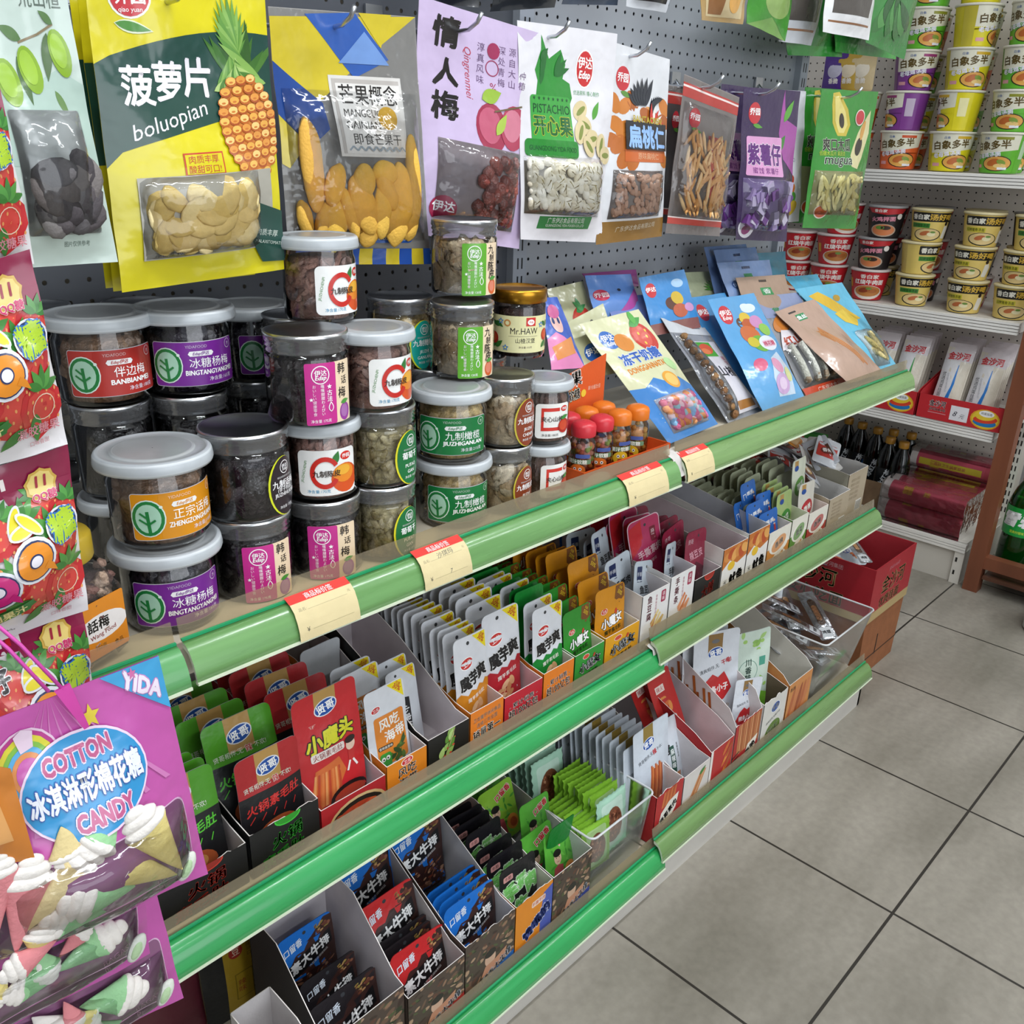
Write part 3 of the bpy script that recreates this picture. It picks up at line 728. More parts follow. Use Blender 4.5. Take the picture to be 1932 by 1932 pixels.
# hexagonal jar far left
t = thing('hexagonal_jar', 'faceted clear jar with orange label and yellow lid, behind the strawberry candy packets', 'jar', tuple(at(118, 1130, Y=.802)[:2])+(ZT+.0006,))
r = .052; hx = lambda rr, z: [(rr*math.cos(k*PI/3+.35), rr*math.sin(k*PI/3+.35), z) for k in range(6)]
b = MB(); rings = [hx(r*.8, .001), hx(r, .012), hx(r, .075), hx(r*.62, .10)]
vs = [p for q in rings for p in q]; b.add(vs, [(j*6+k, j*6+(k+1) % 6, (j+1)*6+(k+1) % 6, (j+1)*6+k) for j in range(3) for k in range(6)], 'ffffff', 'jarwall'); b.build('jar_body', t)
b = MB(); b.lathe([(r*.6, .10), (r*.62, .102), (r*.62, .122), (r*.58, .125), (.0005, .125)], 'b79a2c', 'plastic', 30); b.build('lid', t)
b = MB(); b.lathe([(.001, .004), (r*.72, .004), (r*.72, .08), (.001, .08)], '4a3434', 'food', 16)
for i in range(70):
    a = RJ.uniform(-2.6, .2); blob(b, (r*.72*math.cos(a), r*.72*math.sin(a), RJ.uniform(.01, .085)), (.009, .005, .006), RJ.choice(['a98a7a', '7c5a52', 'b59a86', '5c3c3a']), 'food', RJ, .3)
b.build('filling', t)
A = Art(5.6, 5.6, 'e08a22', 'label', .2); A.ell(2.8, 2.9, 2.9, 1.3, 'efe9e6'); A.text('話梅', 2.4, 3.3, 1.2, '2a2622', bold=.03); A.text('Wang Food', 2.8, 2.2, .6, 'b03a2c', 4, bold=.01)
A.text('150克', 2.4, 1.0, .5, '7a5a2c'); A.text('食品', 4.4, .7, .5, '3a2a1c')
fa = 4*PI/3+.35+PI/6; nx, ny = math.cos(fa), math.sin(fa); ax = r*math.cos(PI/6)+.0006
b = MB(); A.emit(b, lambda u, v, d: ((ax+d)*nx-(u-.028)*.98*ny*-1*-1, (ax+d)*ny+(u-.028)*.98*nx, .014+v), None); b.build('label', t)
# ================================================================== HANGING BAGS
def bag(name, label, quad, Y, art, T, cat='snack bag', fill=None, win=None, rng=None, grid=.0075, wr=.0022, film='filmclear', group=None,
        peak=.33, head=.8, seed=0, parent=None, hole=True, winlift=.009):
    """pouch whose four corners (pixels: tl, tr, br, bl) hang in the plane Y (or a (top, bottom) pair of depths)"""
    Yt, Yb = Y if isinstance(Y, tuple) else (Y, Y)
    tl, tr, br, bl = [at(p[0], p[1], Y=y) for p, y in zip(quad, (Yt, Yt, Yb, Yb))]
    O = (tl+tr)/2
    t = thing(name, label, cat, O, group=group)
    tl, tr, br, bl = [p-O for p in (tl, tr, br, bl)]
    W, H = art.W*.01, art.H*.01
    n = (tr-tl).cross(tl-bl).normalized()
    if n.y > 0: n = -n
    def prof(tt):
        if tt < .02 or tt > head: return 0
        if tt < peak: return .5-.5*math.cos(PI*((tt-.02)/(peak-.02))**.7)
        return .5+.5*math.cos(PI*(tt-peak)/(head-peak))
    def bul(s, tt):
        e = max(0, min(1, s))
        q = T*max(0, math.sin(PI*e))*prof(tt)*1.1
        wv = Vector((s*3.2+seed*7, tt*4.5, seed*3.1))
        return q+wr*noise.noise(wv)*1.4+wr*.25*noise.noise(wv*1.9)
    def fn(u, v, d):
        s, tt = u/W, v/H
        p = bl*(1-s)*(1-tt)+br*s*(1-tt)+tl*(1-s)*tt+tr*s*tt
        return p+n*(bul(s, tt)+d)
    b = MB(); art.emit(b, fn, grid, .00024)
    b.build('front_panel', t)
    b = MB()
    def back(a, c):
        s, tt = a, c; p = bl*(1-s)*(1-tt)+br*s*(1-tt)+tl*(1-s)*tt+tr*s*tt
        wv = Vector((s*3.2+seed*7, tt*4.5, seed*3.1)); base = wr*noise.noise(wv)*1.4+wr*.25*noise.noise(wv*1.9)
        return p+n*(base-.0004-.55*(bul(s, tt)-base))
    b.grid(back, 14, 18, getattr(art, 'back', 'b9bcc0'), 'film'); b.build('back_panel', t)
    if win:
        x0, y0, x1, y1 = [q*.01 for q in win]
        def edge(u, v):
            a = (u-x0)/(x1-x0); c = (v-y0)/(y1-y0)
            if not (0 <= a <= 1 and 0 <= c <= 1): return 0
            return min(1, 5*min(a, 1-a))*min(1, 5*min(c, 1-c))
        if fill:
            b = MB(); fill(b, fn, (x0, y0, x1, y1), n, (tr-tl).normalized(), (tl-bl).normalized(), rng or random.Random(1), edge); b.build('filling', t)
        b = MB()
        b.grid(lambda a, c: fn(x0+a*(x1-x0), y0+c*(y1-y0), .0012+winlift*min(1, 7*min(a, 1-a))**.5*min(1, 7*min(c, 1-c))**.5+.0016*noise.noise(Vector((a*4+seed, c*5, 1)))), 16, 18, 'ffffff', film)
        b.build('window', t)
    return t
def basis(n, rt, up, a=0):
    c, s = math.cos(a), math.sin(a)
    X = rt*c+up*s; Z = up*c-rt*s
    return Matrix((X, -n, Z)).transposed()
def pieces(cols, kind, size, cnt, asp=(1, .3, 1), lump=.15, m='food', ang=None, region=(0, 0, 1, 1), lift=.5, nn=2, grad=None):
    def go(b, fn, w, n, rt, up, rng, edge):
        x0, y0, x1, y1 = w; rx0, ry0, rx1, ry1 = region
        for i in range(cnt):
            u = x0+(x1-x0)*(rx0+(rx1-rx0)*((i*.618+.13+rng.uniform(-.06, .06)) % 1)); v = y0+(y1-y0)*(ry0+(ry1-ry0)*min(1, max(0, (i+.5)/cnt+rng.uniform(-.06, .06))))
            a = rng.uniform(*ang) if ang else rng.uniform(0, 6.28)
            hx = size*(abs(asp[0]*math.cos(a))+abs(asp[2]*math.sin(a)))*.98; hz = size*(abs(asp[2]*math.cos(a))+abs(asp[0]*math.sin(a)))*.98
            u = min(max(u, x0+hx), x1-hx); v = min(max(v, y0+hz), y1-hz)
            R = basis(n, rt, up, a)@Matrix.Rotation(rng.uniform(-.35, .35), 3, 'X')
            c = Vector(fn(u, v, size*asp[1]*rng.uniform(.1, lift)))
            cc = mix(rng.choice(cols), rng.choice(['000000', 'ffffff']), rng.uniform(0, .1))
            blob(b, c, (size*asp[0], size*asp[1], size*asp[2]), cc, m, rng, lump, nn, R)
            if kind == 'pistachio' and rng.random() < .6:
                blob(b, c+n*size*asp[1]*.35, (size*asp[0]*.16, size*asp[1]*.9, size*asp[2]*.85), rng.choice(['7c6a3c', '9a8a4a']), m, rng, .05, 1, R)
    return go
def hook(x, z, yf, lab, tipup=.02, grp=None):
    b = MB(); y0 = 1.098
    pts = [(x, y0, z+.03), (x, y0-.02, z+.012)]+[(x, y0-.02+(yf+.03-(y0-.02))*k/6, z+.012-.010*k/6) for k in range(1, 7)]
    pts += [(x, yf+.015, z+.003), (x, yf, z+.010), (x, yf-.008, z+tipup)]
    b.tube(pts, .0026, 'c9ccd2', 'steel', 8)
    b.box(x-.014, 1.0945, z+.018, x+.014, 1.0985, z+.042, 'c4c7cc', 'steel')
    return tag(b.build('display_hook'), lab, 'hook', grp)

def pineapple(A, cx, cy, rx, ry, a=-8, crown=7.2):
    A.inc = .12
    rr = random.Random(3); ca, sa = math.cos(math.radians(a)), math.sin(math.radians(a))
    T = lambda x, y: (cx+x*ca-y*sa, cy+x*sa+y*ca)
    for k in range(16):
        ang = 90+rr.uniform(-55, 55); q = T(rr.uniform(-1, 1)*rx*.4, ry*.86)
        A.leaf(*q, crown*rr.uniform(.45, .7), .8, ang+a, rr.choice(['2f5a1e', '47772c', '3a6a24']))
    for k in range(14):
        ang = 90+(k-6.5)*7; q = T((k-6.5)*.12*rx, ry*.84)
        A.leaf(*q, crown*(1-.05*abs(k-6.5)), .85, ang+a, ['5d8f3a', '83ad52', '6d9c40'][k % 3])
    for k in range(12):
        q = T((k-5.5)*.16*rx, ry*.8); A.leaf(*q, crown*.32, .8, 90+(k-5.5)*13+a, ['a9c574', '4d7d30', '8db55c'][k % 3])
    A.ell(cx, cy, rx, ry, 'c9762c', a, 28)
    for j in range(-5, 6):
        y = j*ry/5.4; half = rx*math.sqrt(max(0, 1-(y/ry)**2)); nn = int(half*2/(rx*.36))
        for i in range(nn+1):
            x = -half*.86+(half*1.72)*(i/max(1, nn)); q = T(x, y)
            A.ell(*q, rx*.185, ry*.1, ['a84f1c', 'b8601e'][(i+j) % 2], a, 10); A.ell(q[0], q[1]+ry*.018, rx*.155, ry*.075, ['e2a646', 'e8b95c', 'dc9440', 'edc77a'][(i+j) % 4], a, 10); A.ell(q[0], q[1]-ry*.01, rx*.07, ry*.022, 'c8742c', a, 6)
    A.inc = 1
# --- yellow pineapple bag
A = Art(17.5, 26.5, 'd9cc10', 'film'); A.back = 'd3c614'
A.poly([(0, 20.6)]+[(17.5*k/12, 20.6+2.7*math.sin(PI*k/12*.62+.1)) for k in range(1, 13)]+[(17.5, 16.2)]+[(17.5*(12-k)/12, 12.4+4.2*((12-k)/12)**.8) for k in range(1, 12)]+[(0, 11.6)], '17443a')
A.ell(3.8, 26.2, 2.0, 1.9, 'f0f0e8'); A.ell(3.8, 26.2, 1.8, 1.7, 'c5303a'); A.text('乔园', 3.8, 26.2, 1.4, 'ffffff', bold=.03); A.text('qiao yuan', 3.8, 25.0, .55, 'ffffff')
A.leaf(2.2, 24.0, 3.6, 1.1, -12, 'dfe8c8'); A.leaf(2.3, 24.0, 3.3, .8, -12, '4e8c3a')
for i, (ch, x, y) in enumerate((('菠', 3.6, 18.7), ('萝', 6.6, 19.0), ('片', 9.5, 19.3))): A.text(ch, x, y, 3.5, 'eae6ee', -2, bold=.035, sx=.86, shear=-.05)
A.text('boluopian', 6.2, 15.4, 1.9, 'e6e4ea', 16, shear=.3, wmax=9.5)
pineapple(A, 14.3, 14.6, 3.3, 4.7, 6, 8.5)
A.rect(6.5, 10.5, 10.6, 12.6, 'c8452a', 0); A.rect(6.65, 10.65, 10.45, 12.45, 'd9cc10'); A.text('肉质丰厚', 8.5, 12.0, .75, 'c8452a'); A.text('酸甜可口!', 8.5, 11.1, .75, 'c8452a')
A.rect(2.2, 2.8, 16.2, 10.6, 'a8a498')
A.poly([(17.5, 1.0), (17.5, 6.2), (13.6, 7.6), (12.6, 5.0), (14.8, 1.2)], '17443a'); A.text('肉质丰厚', 15.4, 4.2, .7, 'c9d4c9', -12); A.text('MALAXITOMATI', 15.5, 3.2, .45, 'c9d4c9', -12)
A.text('净含量:108克', 5.0, 3.3, .6, '3a3424')
rg = random.Random(7)
bag('pineapple_bag', 'yellow bag with a large printed pineapple and a window of pale pineapple slices', ((160, -18), (499, -8), (537, 508), (230, 552)), (.86, .86), A, .020,
    fill=pieces(['f0d48c', 'e6c878', 'f6e0a4'], 'disc', .0195, 34, (1, .13, .74), .05, 'candy', region=(.06, .0, .94, .86)), win=(2.2, 2.8, 14.6, 10.6), rng=rg, seed=1)
B_ = Art(17.5, 26.5, 'cfc21a', 'film'); B_.back = 'c9bc1a'; B_.rect(0, 12, 17.5, 21, '17443a'); B_.rect(2, 3, 15, 10, '6c6048')
for k, (dx, dy) in enumerate(((-30, 4), (-16, 10))):
    bag('pineapple_bag', ['yellow and dark green bag edge behind the pineapple bag, nearest the pale green bag', 'yellow bag directly behind the front pineapple bag'][k],
        ((160+dx, -18+dy), (470+dx, -8+dy), (497+dx, 508+dy), (230+dx, 540+dy)), .91-.02*k, B_, .014, seed=20+k, wr=.002)
# --- pale green hawthorn / plum bag at the far left
A = Art(17.5, 27, 'c3d3ca', 'film'); A.back = 'b9c9c0'; A.poly([(0, 17), (5, 18.4), (9, 17.2), (14, 19), (17.5, 17.6), (17.5, 10), (0, 10)], 'afc6bb')
A.text('荒山楂', 13.2, 25.3, 2.0, '5a685e'); A.line([(9, 21.2), (12, 22.0), (14.6, 23)], .22, '8a7a5c')
for x, y, l, w_, a, c_ in ((9.5, 21.5, 3.2, 1.2, 160, '5b7c4a'), (13.4, 22.2, 4.6, 1.5, -106, '58714a'), (12.8, 17, 3.0, 1.0, -60, '688a50'), (14.6, 23, 2.2, .9, 150, '5b7c4a'), (8.4, 20, 4.5, 1.3, -80, '4e6c40')): A.leaf(x, y, l, w_, a, c_)
for x, y in ((9.9, 18.8), (14.8, 20.4), (6.6, 17.6)): A.fruit(x, y, 1.5, 2.2, '86ab2c', '9cc23c', 14)
A.rect(5.4, 3.2, 15.8, 15.2, '9fa3a2', .4); A.text('净含量:100克', 12.4, 4.1, .8, '4a4a4a'); A.text('图片仅供参考', 12, 2.2, .6, '5a6a62')
rg = random.Random(3)
bag('olive_plum_bag', 'pale green bag printed with green olives, window of black dried plums, far left', ((-118, -60), (118, -40), (222, 494), (-20, 510)), .80, A, .016,
    fill=pieces(['5c5558', '4a4448', '6a6260'], 'r', .0165, 15, (1.15, .36, .72), .05, 'candy', region=(.25, .04, .98, .55)), win=(5.4, 3.2, 15.8, 15.2), rng=rg, seed=2)
# --- mango bag
A = Art(15.5, 24, 'c9cac8', 'bagclear'); A.back = 'b5b0a8'
for p, c_ in (([(0, 16), (0, 23.2), (15.5, 24), (9, 19.8), (4.3, 16)], 'cdb92a'), ([(3.4, 23.6), (8.6, 24), (12, 20), (8, 18.2)], '2c58a8'), ([(0, 19.4), (4.4, 15.8), (4.6, 13.4), (2.6, 11.8), (0, 14.6)], '1f4690'), ([(0, 14.6), (2.2, 12), (.6, 9.6), (0, 10)], 'cdb92a'), ([(9, 24), (12.6, 24), (11.2, 21.0)], 'cdb92a'), ([(6.5, 19.5), (12, 19.5), (9.5, 22.4)], '6f94cf')): A.poly(p, c_, 'film')
A.rect(5.3, 10.9, 13.2, 18.4, 'd9d6d2', mt='film'); A.rect(5.6, 11.2, 12.9, 18.1, 'b9b3ae', mt='film'); A.rect(5.9, 11.2, 12.9, 17.7, 'e0ddd9', mt='film')
A.mt = 'film'
A.text('芒果概念', 9.3, 16.7, 1.9, '1e1a18', wmax=6.3, bold=.01); A.text('MANGGUO', 8.4, 15.0, 1.0, '1e1a18', wmax=4.2); A.text('GAINIAN', 8.2, 13.9, 1.0, '1e1a18', wmax=3.8); A.ell(11.1, 14.6, 1.1, 1.1, 'd8a82a'); A.text('即食芒果干', 9.6, 12.6, 1.1, '1e1a18', wmax=6.3)
for k in range(8): A.line([(6.2+k*.8, 11.5), (6.6+k*.8, 11.9), (7.0+k*.8, 11.5)], .16, '9aa6b0')
for k in range(12): A.rect(2.6+k*1.5, 0, 2.6+(k+1)*1.5, 1.7, ['2450a4', 'd4bc2c'][k % 2])
A.rect(0, 0, 2.7, 2.4, '2450a4'); A.rect(8.4, 2.3, 13.2, 3.5, '2a5cae', .5); A.text('Edsp伊达', 10.8, 2.9, .85, 'ffffff', bold=.03, shear=.2)
rg = random.Random(12)
def mangofill(b, fn, w_, n, rt, up, rng, edge):
    for cx, cy, l, wd, a, c_ in ((2.4, 10.0, 5.2, 1.5, .08, 'd9983a'), (4.3, 8.2, 2.4, 1.3, -.35, 'd9a13a'), (7.2, 8.6, 1.9, 1.5, .2, 'b8923a'), (9.6, 9.4, 1.9, 1.4, 1.35, 'd5a52e'),
                                 (4.4, 4.6, 2.8, 1.6, -.2, 'd9aa2c'), (6.9, 6.2, 3.6, 1.8, .35, 'cf9434'), (9.0, 5.8, 3.4, 1.4, -.1, 'd2a43e'), (11.6, 7.4, 3.6, 1.6, .1, 'e0aa34'), (11.0, 4.6, 3.0, 1.8, -.2, 'd8a238'), (7.8, 3.9, 2.2, 1.7, -.4, 'c08a30'), (13.6, 8.8, 5.2, 1.1, .05, 'dfab3a'), (1.6, 4.6, 2.2, 1.0, .2, 'd8a03a'), (5.6, 5.4, 3.0, 1.0, .3, 'd8a03a'), (9.6, 7.6, 2.4, 1.2, .5, 'c8902e'), (12.8, 4.2, 2.0, 1.2, -.3, 'd09a34'), (3.2, 4.6, 2.4, 1.0, -.3, 'c8902e')):
        R = basis(n, rt, up, a)
        blob(b, Vector(fn(cx*.01, cy*.01, .001)), (wd*.01, .007, l*.01), mix(c_, 'f8c858', .55), 'candy', rng, .06, 3, R)
A2 = A
bag('mango_bag', 'clear bag of dried mango strips with blue and yellow diagonal header', ((505, 12), (783, 32), (812, 498), (548, 500)), (.925, .925), A, .018, fill=mangofill, win=(.6, 2.6, 14.9, 17), rng=rg, seed=3, film='filmclear', winlift=.009)
# --- lilac plum bag
A = Art(13.5, 23.5, 'cbb8da', 'film'); A.back = 'c4b2d2'
for ch, y, s_ in (('情', 21.0, 2.9), ('人', 17.2, 2.7), ('梅', 13.9, 2.8)): A.text(ch, 3.0, y, s_, '17120f', 4, bold=.05, shear=.12)
A.text('Qingrenmei', 5.4, 17.6, 1.0, 'b8455a', -85, shear=.3)
for i, st in enumerate(('高山种植', '源自大山', '深处青梅', '', '淳真风味')):
    if st: A.text(st, 11.8-1.25*i, 19.3-.1*i, .85, '6a4f78', vert=True, a=2, gap=1.25)
A.ell(8.2, 20.4, .75, .8, 'a02c58'); A.ring(8.2, 18.7, .7, .8, 'a02c58'); A.text('%', 8.4, 16.8, 1.2, 'a02c58')
A.fruit(8.1, 12.6, 1.9, 2.6, 'a02c4c', 'c25a76'); A.fruit(11.0, 13.1, 1.8, 2.4, 'b03a58', 'd07a90', -10); A.leaf(7.0, 15.4, 2.6, 1.5, 25, '96b83a'); A.leaf(8.6, 12, 2.8, 1.0, 60, 'a9c44a'); A.line([(8.4, 14.4), (12, 15.6)], .16, '6a5a3a')
A.rect(2.2, 1.8, 12.2, 10.6, '8f8488'); A.ell(3.2, 3.2, 1.5, 1.5, 'a3234a'); A.text('伊达', 3.2, 3.5, 1.2, 'ffffff', bold=.03)
bag('lilac_plum_bag', 'lilac bag with brushed black characters and a window of dark red plums', ((790, -8), (1016, 62), (980, 470), (775, 440)), (.925, .94), A, .015,
    fill=pieces(['8a3c34', '74302a', '9c4c40'], 'r', .0105, 34, (1, .7, 1), .15, 'wetfood', region=(.42, .05, 1, .85)), win=(2.2, 1.8, 12.2, 10.6), rng=random.Random(5), seed=4)
# --- pistachio bag
A = Art(15.5, 22, 'e3e1e6', 'film'); A.back = 'c9c9cc'
A.poly([(2.2, 13.6), (2.8, 16.6), (2.4, 17.6), (3.4, 19.6), (3.4, 21.0), (4.6, 18.8), (6.4, 19.8), (7.2, 18.4), (6.8, 17), (8.0, 16.6), (8.4, 15.2), (7.4, 13.6)], '2c8c34')
for k in range(4): A.leaf(3.2, 16.2+k*.8, 2.6-.3*k, .7, 75-10*k, '1d6a2c')
for k in range(3): A.leaf(5.4, 17.2, 2.6, .7, 20+22*k, '1d6a2c')
A.rect(1.6, 10.4, 8.0, 15.2, '3ea042', .4); A.rect(.6, 9.0, 8.6, 10.8, '23822c', .5)
for k in range(8): A.star(2.2+.75*k, 14.9, .22, '16502a')
A.text('PISTACHIO', 4.9, 13.9, 1.2, '16502a', wmax=5.8, bold=.01); A.text('开心果', 4.9, 12.2, 2.0, '16602a', bold=.045, out='d8d23a', ow=.03, wmax=5.8); A.text('GUANGDONG YIDA FOOD', 4.7, 9.9, .7, '16502a', wmax=7.0)
A.ell(10.4, 18.2, 1.5, 1.9, 'ffffff'); A.ell(10.4, 18.2, 1.35, 1.75, 'c9252a'); A.text('伊达', 10.4, 18.8, 1.15, 'ffffff', bold=.03); A.text('Edsp', 10.4, 17.5, 1.0, 'ffffff', bold=.05, shear=.2)
A.text('优选原料 精心制作', 10.8, 15.8, .5, '4f9a5a')
for x, y, a in ((9.6, 14.0, 30), (10.2, 12.6, -20), (9.2, 11.8, 60), (11.4, 11.2, 10), (13.2, 10.6, 70), (10.6, 10.4, -40), (14.2, 9.6, 0)):
    A.ell(x, y, 1.3, .95, 'd9c79a', a); A.ell(x+.1, y, .9, .3, '7f8a3c', a)
A.leaf(11.8, 13.2, 2.2, .9, 60, '56a03c'); A.rect(.5, 2.9, 13.9, 8.5, '7a7468')
A.poly([(2.6, 1.3), (2.9, 2.7), (12.6, 2.9), (12.2, 1.5)], '2c7c3c'); A.text('广东伊达食品有限公司', 7.5, 2.35, .65, 'dfe8dc', 1, wmax=8.4); A.text('GUANGDONG YIDA FOODS CO.,LTD', 7.5, 1.75, .4, 'dfe8dc', 1, wmax=8.4)
bag('pistachio_bag', 'white and green bag of pistachio nuts behind a clear window', ((976, 38), (1163, 64), (1135, 458), (984, 452)), (.925, .93), A, .016,
    fill=pieces(['f2ecdc', 'f8f3e6', 'e8dfc8'], 'pistachio', .0100, 125, (.68, .5, 1), .03, 'candy', region=(0, 0, 1, 1)), win=(.5, 2.9, 13.9, 9.2), rng=random.Random(8), seed=5, winlift=.012)
# --- almond bag
A = Art(11, 22, 'd9dade', 'film'); A.back = 'b9bcc0'
rr = random.Random(2); A.inc = .15
for k in range(26):
    x, y = rr.uniform(.3, 10.7), rr.uniform(9.6, 16.6); A.ell(x, y, 1.25, .85, rr.choice(['c87a34', 'b8682a', 'd99a5c', 'a85a24']), rr.uniform(-60, 60), 14)
A.inc = 1; A.ell(2.1, 18.6, 1.3, 1.3, 'c5303a'); A.text('乔园', 2.1, 18.7, 1.0, 'ffffff', bold=.03); A.leaf(1.8, 17.2, 2.2, .6, -12, '5a8c3a')
for k in range(7): A.leaf(5.2+.2*k, 16.0, 2.4+.2*k, .8, 150-14*k, '262a34'); A.leaf(7.4, 14.6+.3*k, 2.6, .6, 80-10*k, '262a34')
for k in range(5): A.leaf(7.2, 13.4, 3.2, .6, 20+16*k, ['c8342c', 'e8e2dc'][k % 2])
A.rect(2.6, 11.0, 10.4, 14.2, '1e1c22'); A.rect(2.6, 9.6, 10.4, 11.0, 'c4622a'); A.text('扁桃仁', 6.5, 12.5, 2.6, '8fb6e8', bold=.05, wmax=6.9); A.text('BANTAOREN', 6.7, 14.5, 1.0, 'b8a42c', bold=.03, wmax=5.4); A.text('原味扁桃仁', 6.6, 10.3, .8, 'e8b48c', wmax=5)
A.rect(1.2, 2.9, 9.8, 8.6, '7f7a78'); A.rect(0, 0, 11, 2.6, '8a6428'); A.text('广东伊达食品有限公司', 6, 1.7, .7, 'd8ccb4', 2, wmax=6.6)
bag('almond_bag', 'white and orange almond bag with black title band and brown foot', ((1159, 80), (1262, 112), (1250, 446), (1124, 462)), (.925, .93), A, .016,
    fill=pieces(['c49c84', 'd0a890', 'b08870'], 'r', .0082, 90, (.6, .38, 1), .05, 'candy', region=(0, 0, 1, 1)), win=(1.2, 2.9, 9.8, 8.6), rng=random.Random(9), seed=6)
# --- red striped yam strip bag
def striped(lab, quad, Y, full=True, seed=7):
    A = Art(12, 24, 'b9a89c', 'bagclear'); A.back = 'a99a92'; A.mt = 'film'
    for y0, y1, c_ in ((21.0, 22.4, 'b03a34'), (22.4, 22.7, 'e8d8d4'), (22.7, 23.0, 'b03a34'), (1.6, 2.6, 'b8463e'), (2.6, 2.8, 'e8d8d4')): A.rect(0, y0, 12, y1, c_)
    A.ell(3.0, 18.4, 1.2, 1.5, 'c5303a'); A.text('乔园', 3.0, 18.6, 1.0, 'ffffff', bold=.03); A.leaf(2.6, 16.8, 2.0, .7, -10, '5a9c3a')
    A.rect(6.0, 6.4, 9.6, 16.4, 'b8302c', .2); A.text('红薯脯', 7.8, 11.4, 2.6, 'efe0dc', vert=True, bold=.03)
    return bag('yam_strip_bag', lab, quad, Y, A, .02, fill=pieces(['e0aa68', 'ecbc7e', 'd69c58', 'f0cc94'], 'r', .020, 90 if full else 8, (.2, .13, 1), .06, 'candy', ang=(-.9, .9), region=(.10, .02, .92, .74)) if full else None,
               win=(.6, 3.0, 11.4, 20.4) if full else None, rng=random.Random(seed), seed=seed, winlift=.010)
striped('clear bag with red stripes front-most of two, filled with orange yam strips', ((1292, 140), (1396, 184), (1358, 446), (1256, 440)), (.915, .925))
striped('clear bag with red stripes half hidden behind the front yam strip bag', ((1262, 160), (1330, 172), (1306, 425), (1238, 420)), (.955, .955), False, 17)
# --- purple yam bags
def purple(lab, quad, Y, seed):
    A = Art(11.5, 22, '35224c', 'film'); A.back = '7c6c94'
    A.ell(2.3, 18.6, 1.2, 1.5, 'c5303a'); A.text('乔园', 2.3, 18.8, 1.0, 'ffffff', bold=.03); A.leaf(2.0, 17.0, 2.0, .6, -10, '5a9c3a')
    A.poly([(8.2, 22), (8.8, 18), (11.5, 17), (11.5, 10), (8.4, 12.4), (7.4, 16)], 'a24c9c'); A.leaf(8.4, 17.6, 3.6, 1.1, 60, '5aa03a'); A.leaf(7.0, 13.2, 3.2, 1.3, 55, '3c7c34')
    A.rect(.9, 9.8, 8.0, 15.4, 'd79ac8', .3); A.text('紫薯仔', 4.4, 12.9, 3.0, '5c1f74', bold=.05, wmax=6.6, out='f2e6f0', ow=.03); A.text('蜜饯 紫薯仔', 4.4, 10.6, .9, '7c2c84', wmax=5)
    A.rect(.6, 1.6, 9.8, 9.4, '7d6b96'); A.ell(1.8, 1.8, 1.5, 1.5, 'dcd8e0'); A.ell(1.8, 1.6, .9, .7, '8a2c6c', 30)
    def f(b, fn, w_, n, rt, up, rng, edge):
        for i in range(26):
            u = rng.uniform(w_[0]+.008, w_[2]-.008); v = rng.uniform(w_[1]+.008, w_[3]-.01); R = basis(n, rt, up, rng.uniform(0, 3)); c = Vector(fn(u, v, .004))
            vs = [c+R@Vector((x*.009, y*.006, z*.012)) for z in (-1, 1) for y in (-1, 1) for x in (-1, 1)]
            b.add(vs, [(0, 2, 3, 1), (4, 5, 7, 6), (0, 1, 5, 4), (2, 6, 7, 3), (0, 4, 6, 2), (1, 3, 7, 5)], rng.choice(['6a3a86', '8d7aa8', 'a79cba', '5a2c74', 'b8b0c4']), 'film')
    return bag('purple_yam_bag', lab, quad, Y, A, .017, fill=f, win=(.6, 1.6, 9.8, 9.4), rng=random.Random(seed), seed=seed)
purple('purple bag of wrapped yam candies with pink title panel, front-most', ((1404, 164), (1510, 172), (1484, 456), (1388, 452)), (.915, .925), 31)
purple('purple yam candy bag half hidden behind the front purple one', ((1362, 158), (1440, 168), (1420, 448), (1344, 442)), (.965, .965), 32)
# --- white nut bag
A = Art(10, 22, 'dedde4', 'film'); A.back = 'c9c9cc'; A.text('MEIGUO', 5.6, 14.6, 2.0, '3a3a44', 80, bold=.06); A.text('SHUI GUO', 4.8, 10.8, .9, '7a7a9a')
for k, c_ in enumerate(('c8442c', 'd8742c', '4c9c3c', 'd8b43c')): A.ell(5+.6*k, 7-1.5*k, 1.8, 1.2, c_, 30)
bag('mixed_nut_bag', 'white nut bag seen edge-on between the purple bags and the green papaya bags', ((1448, 168), (1521, 172), (1508, 418), (1440, 422)), (.955, .955), A, .01, seed=33)
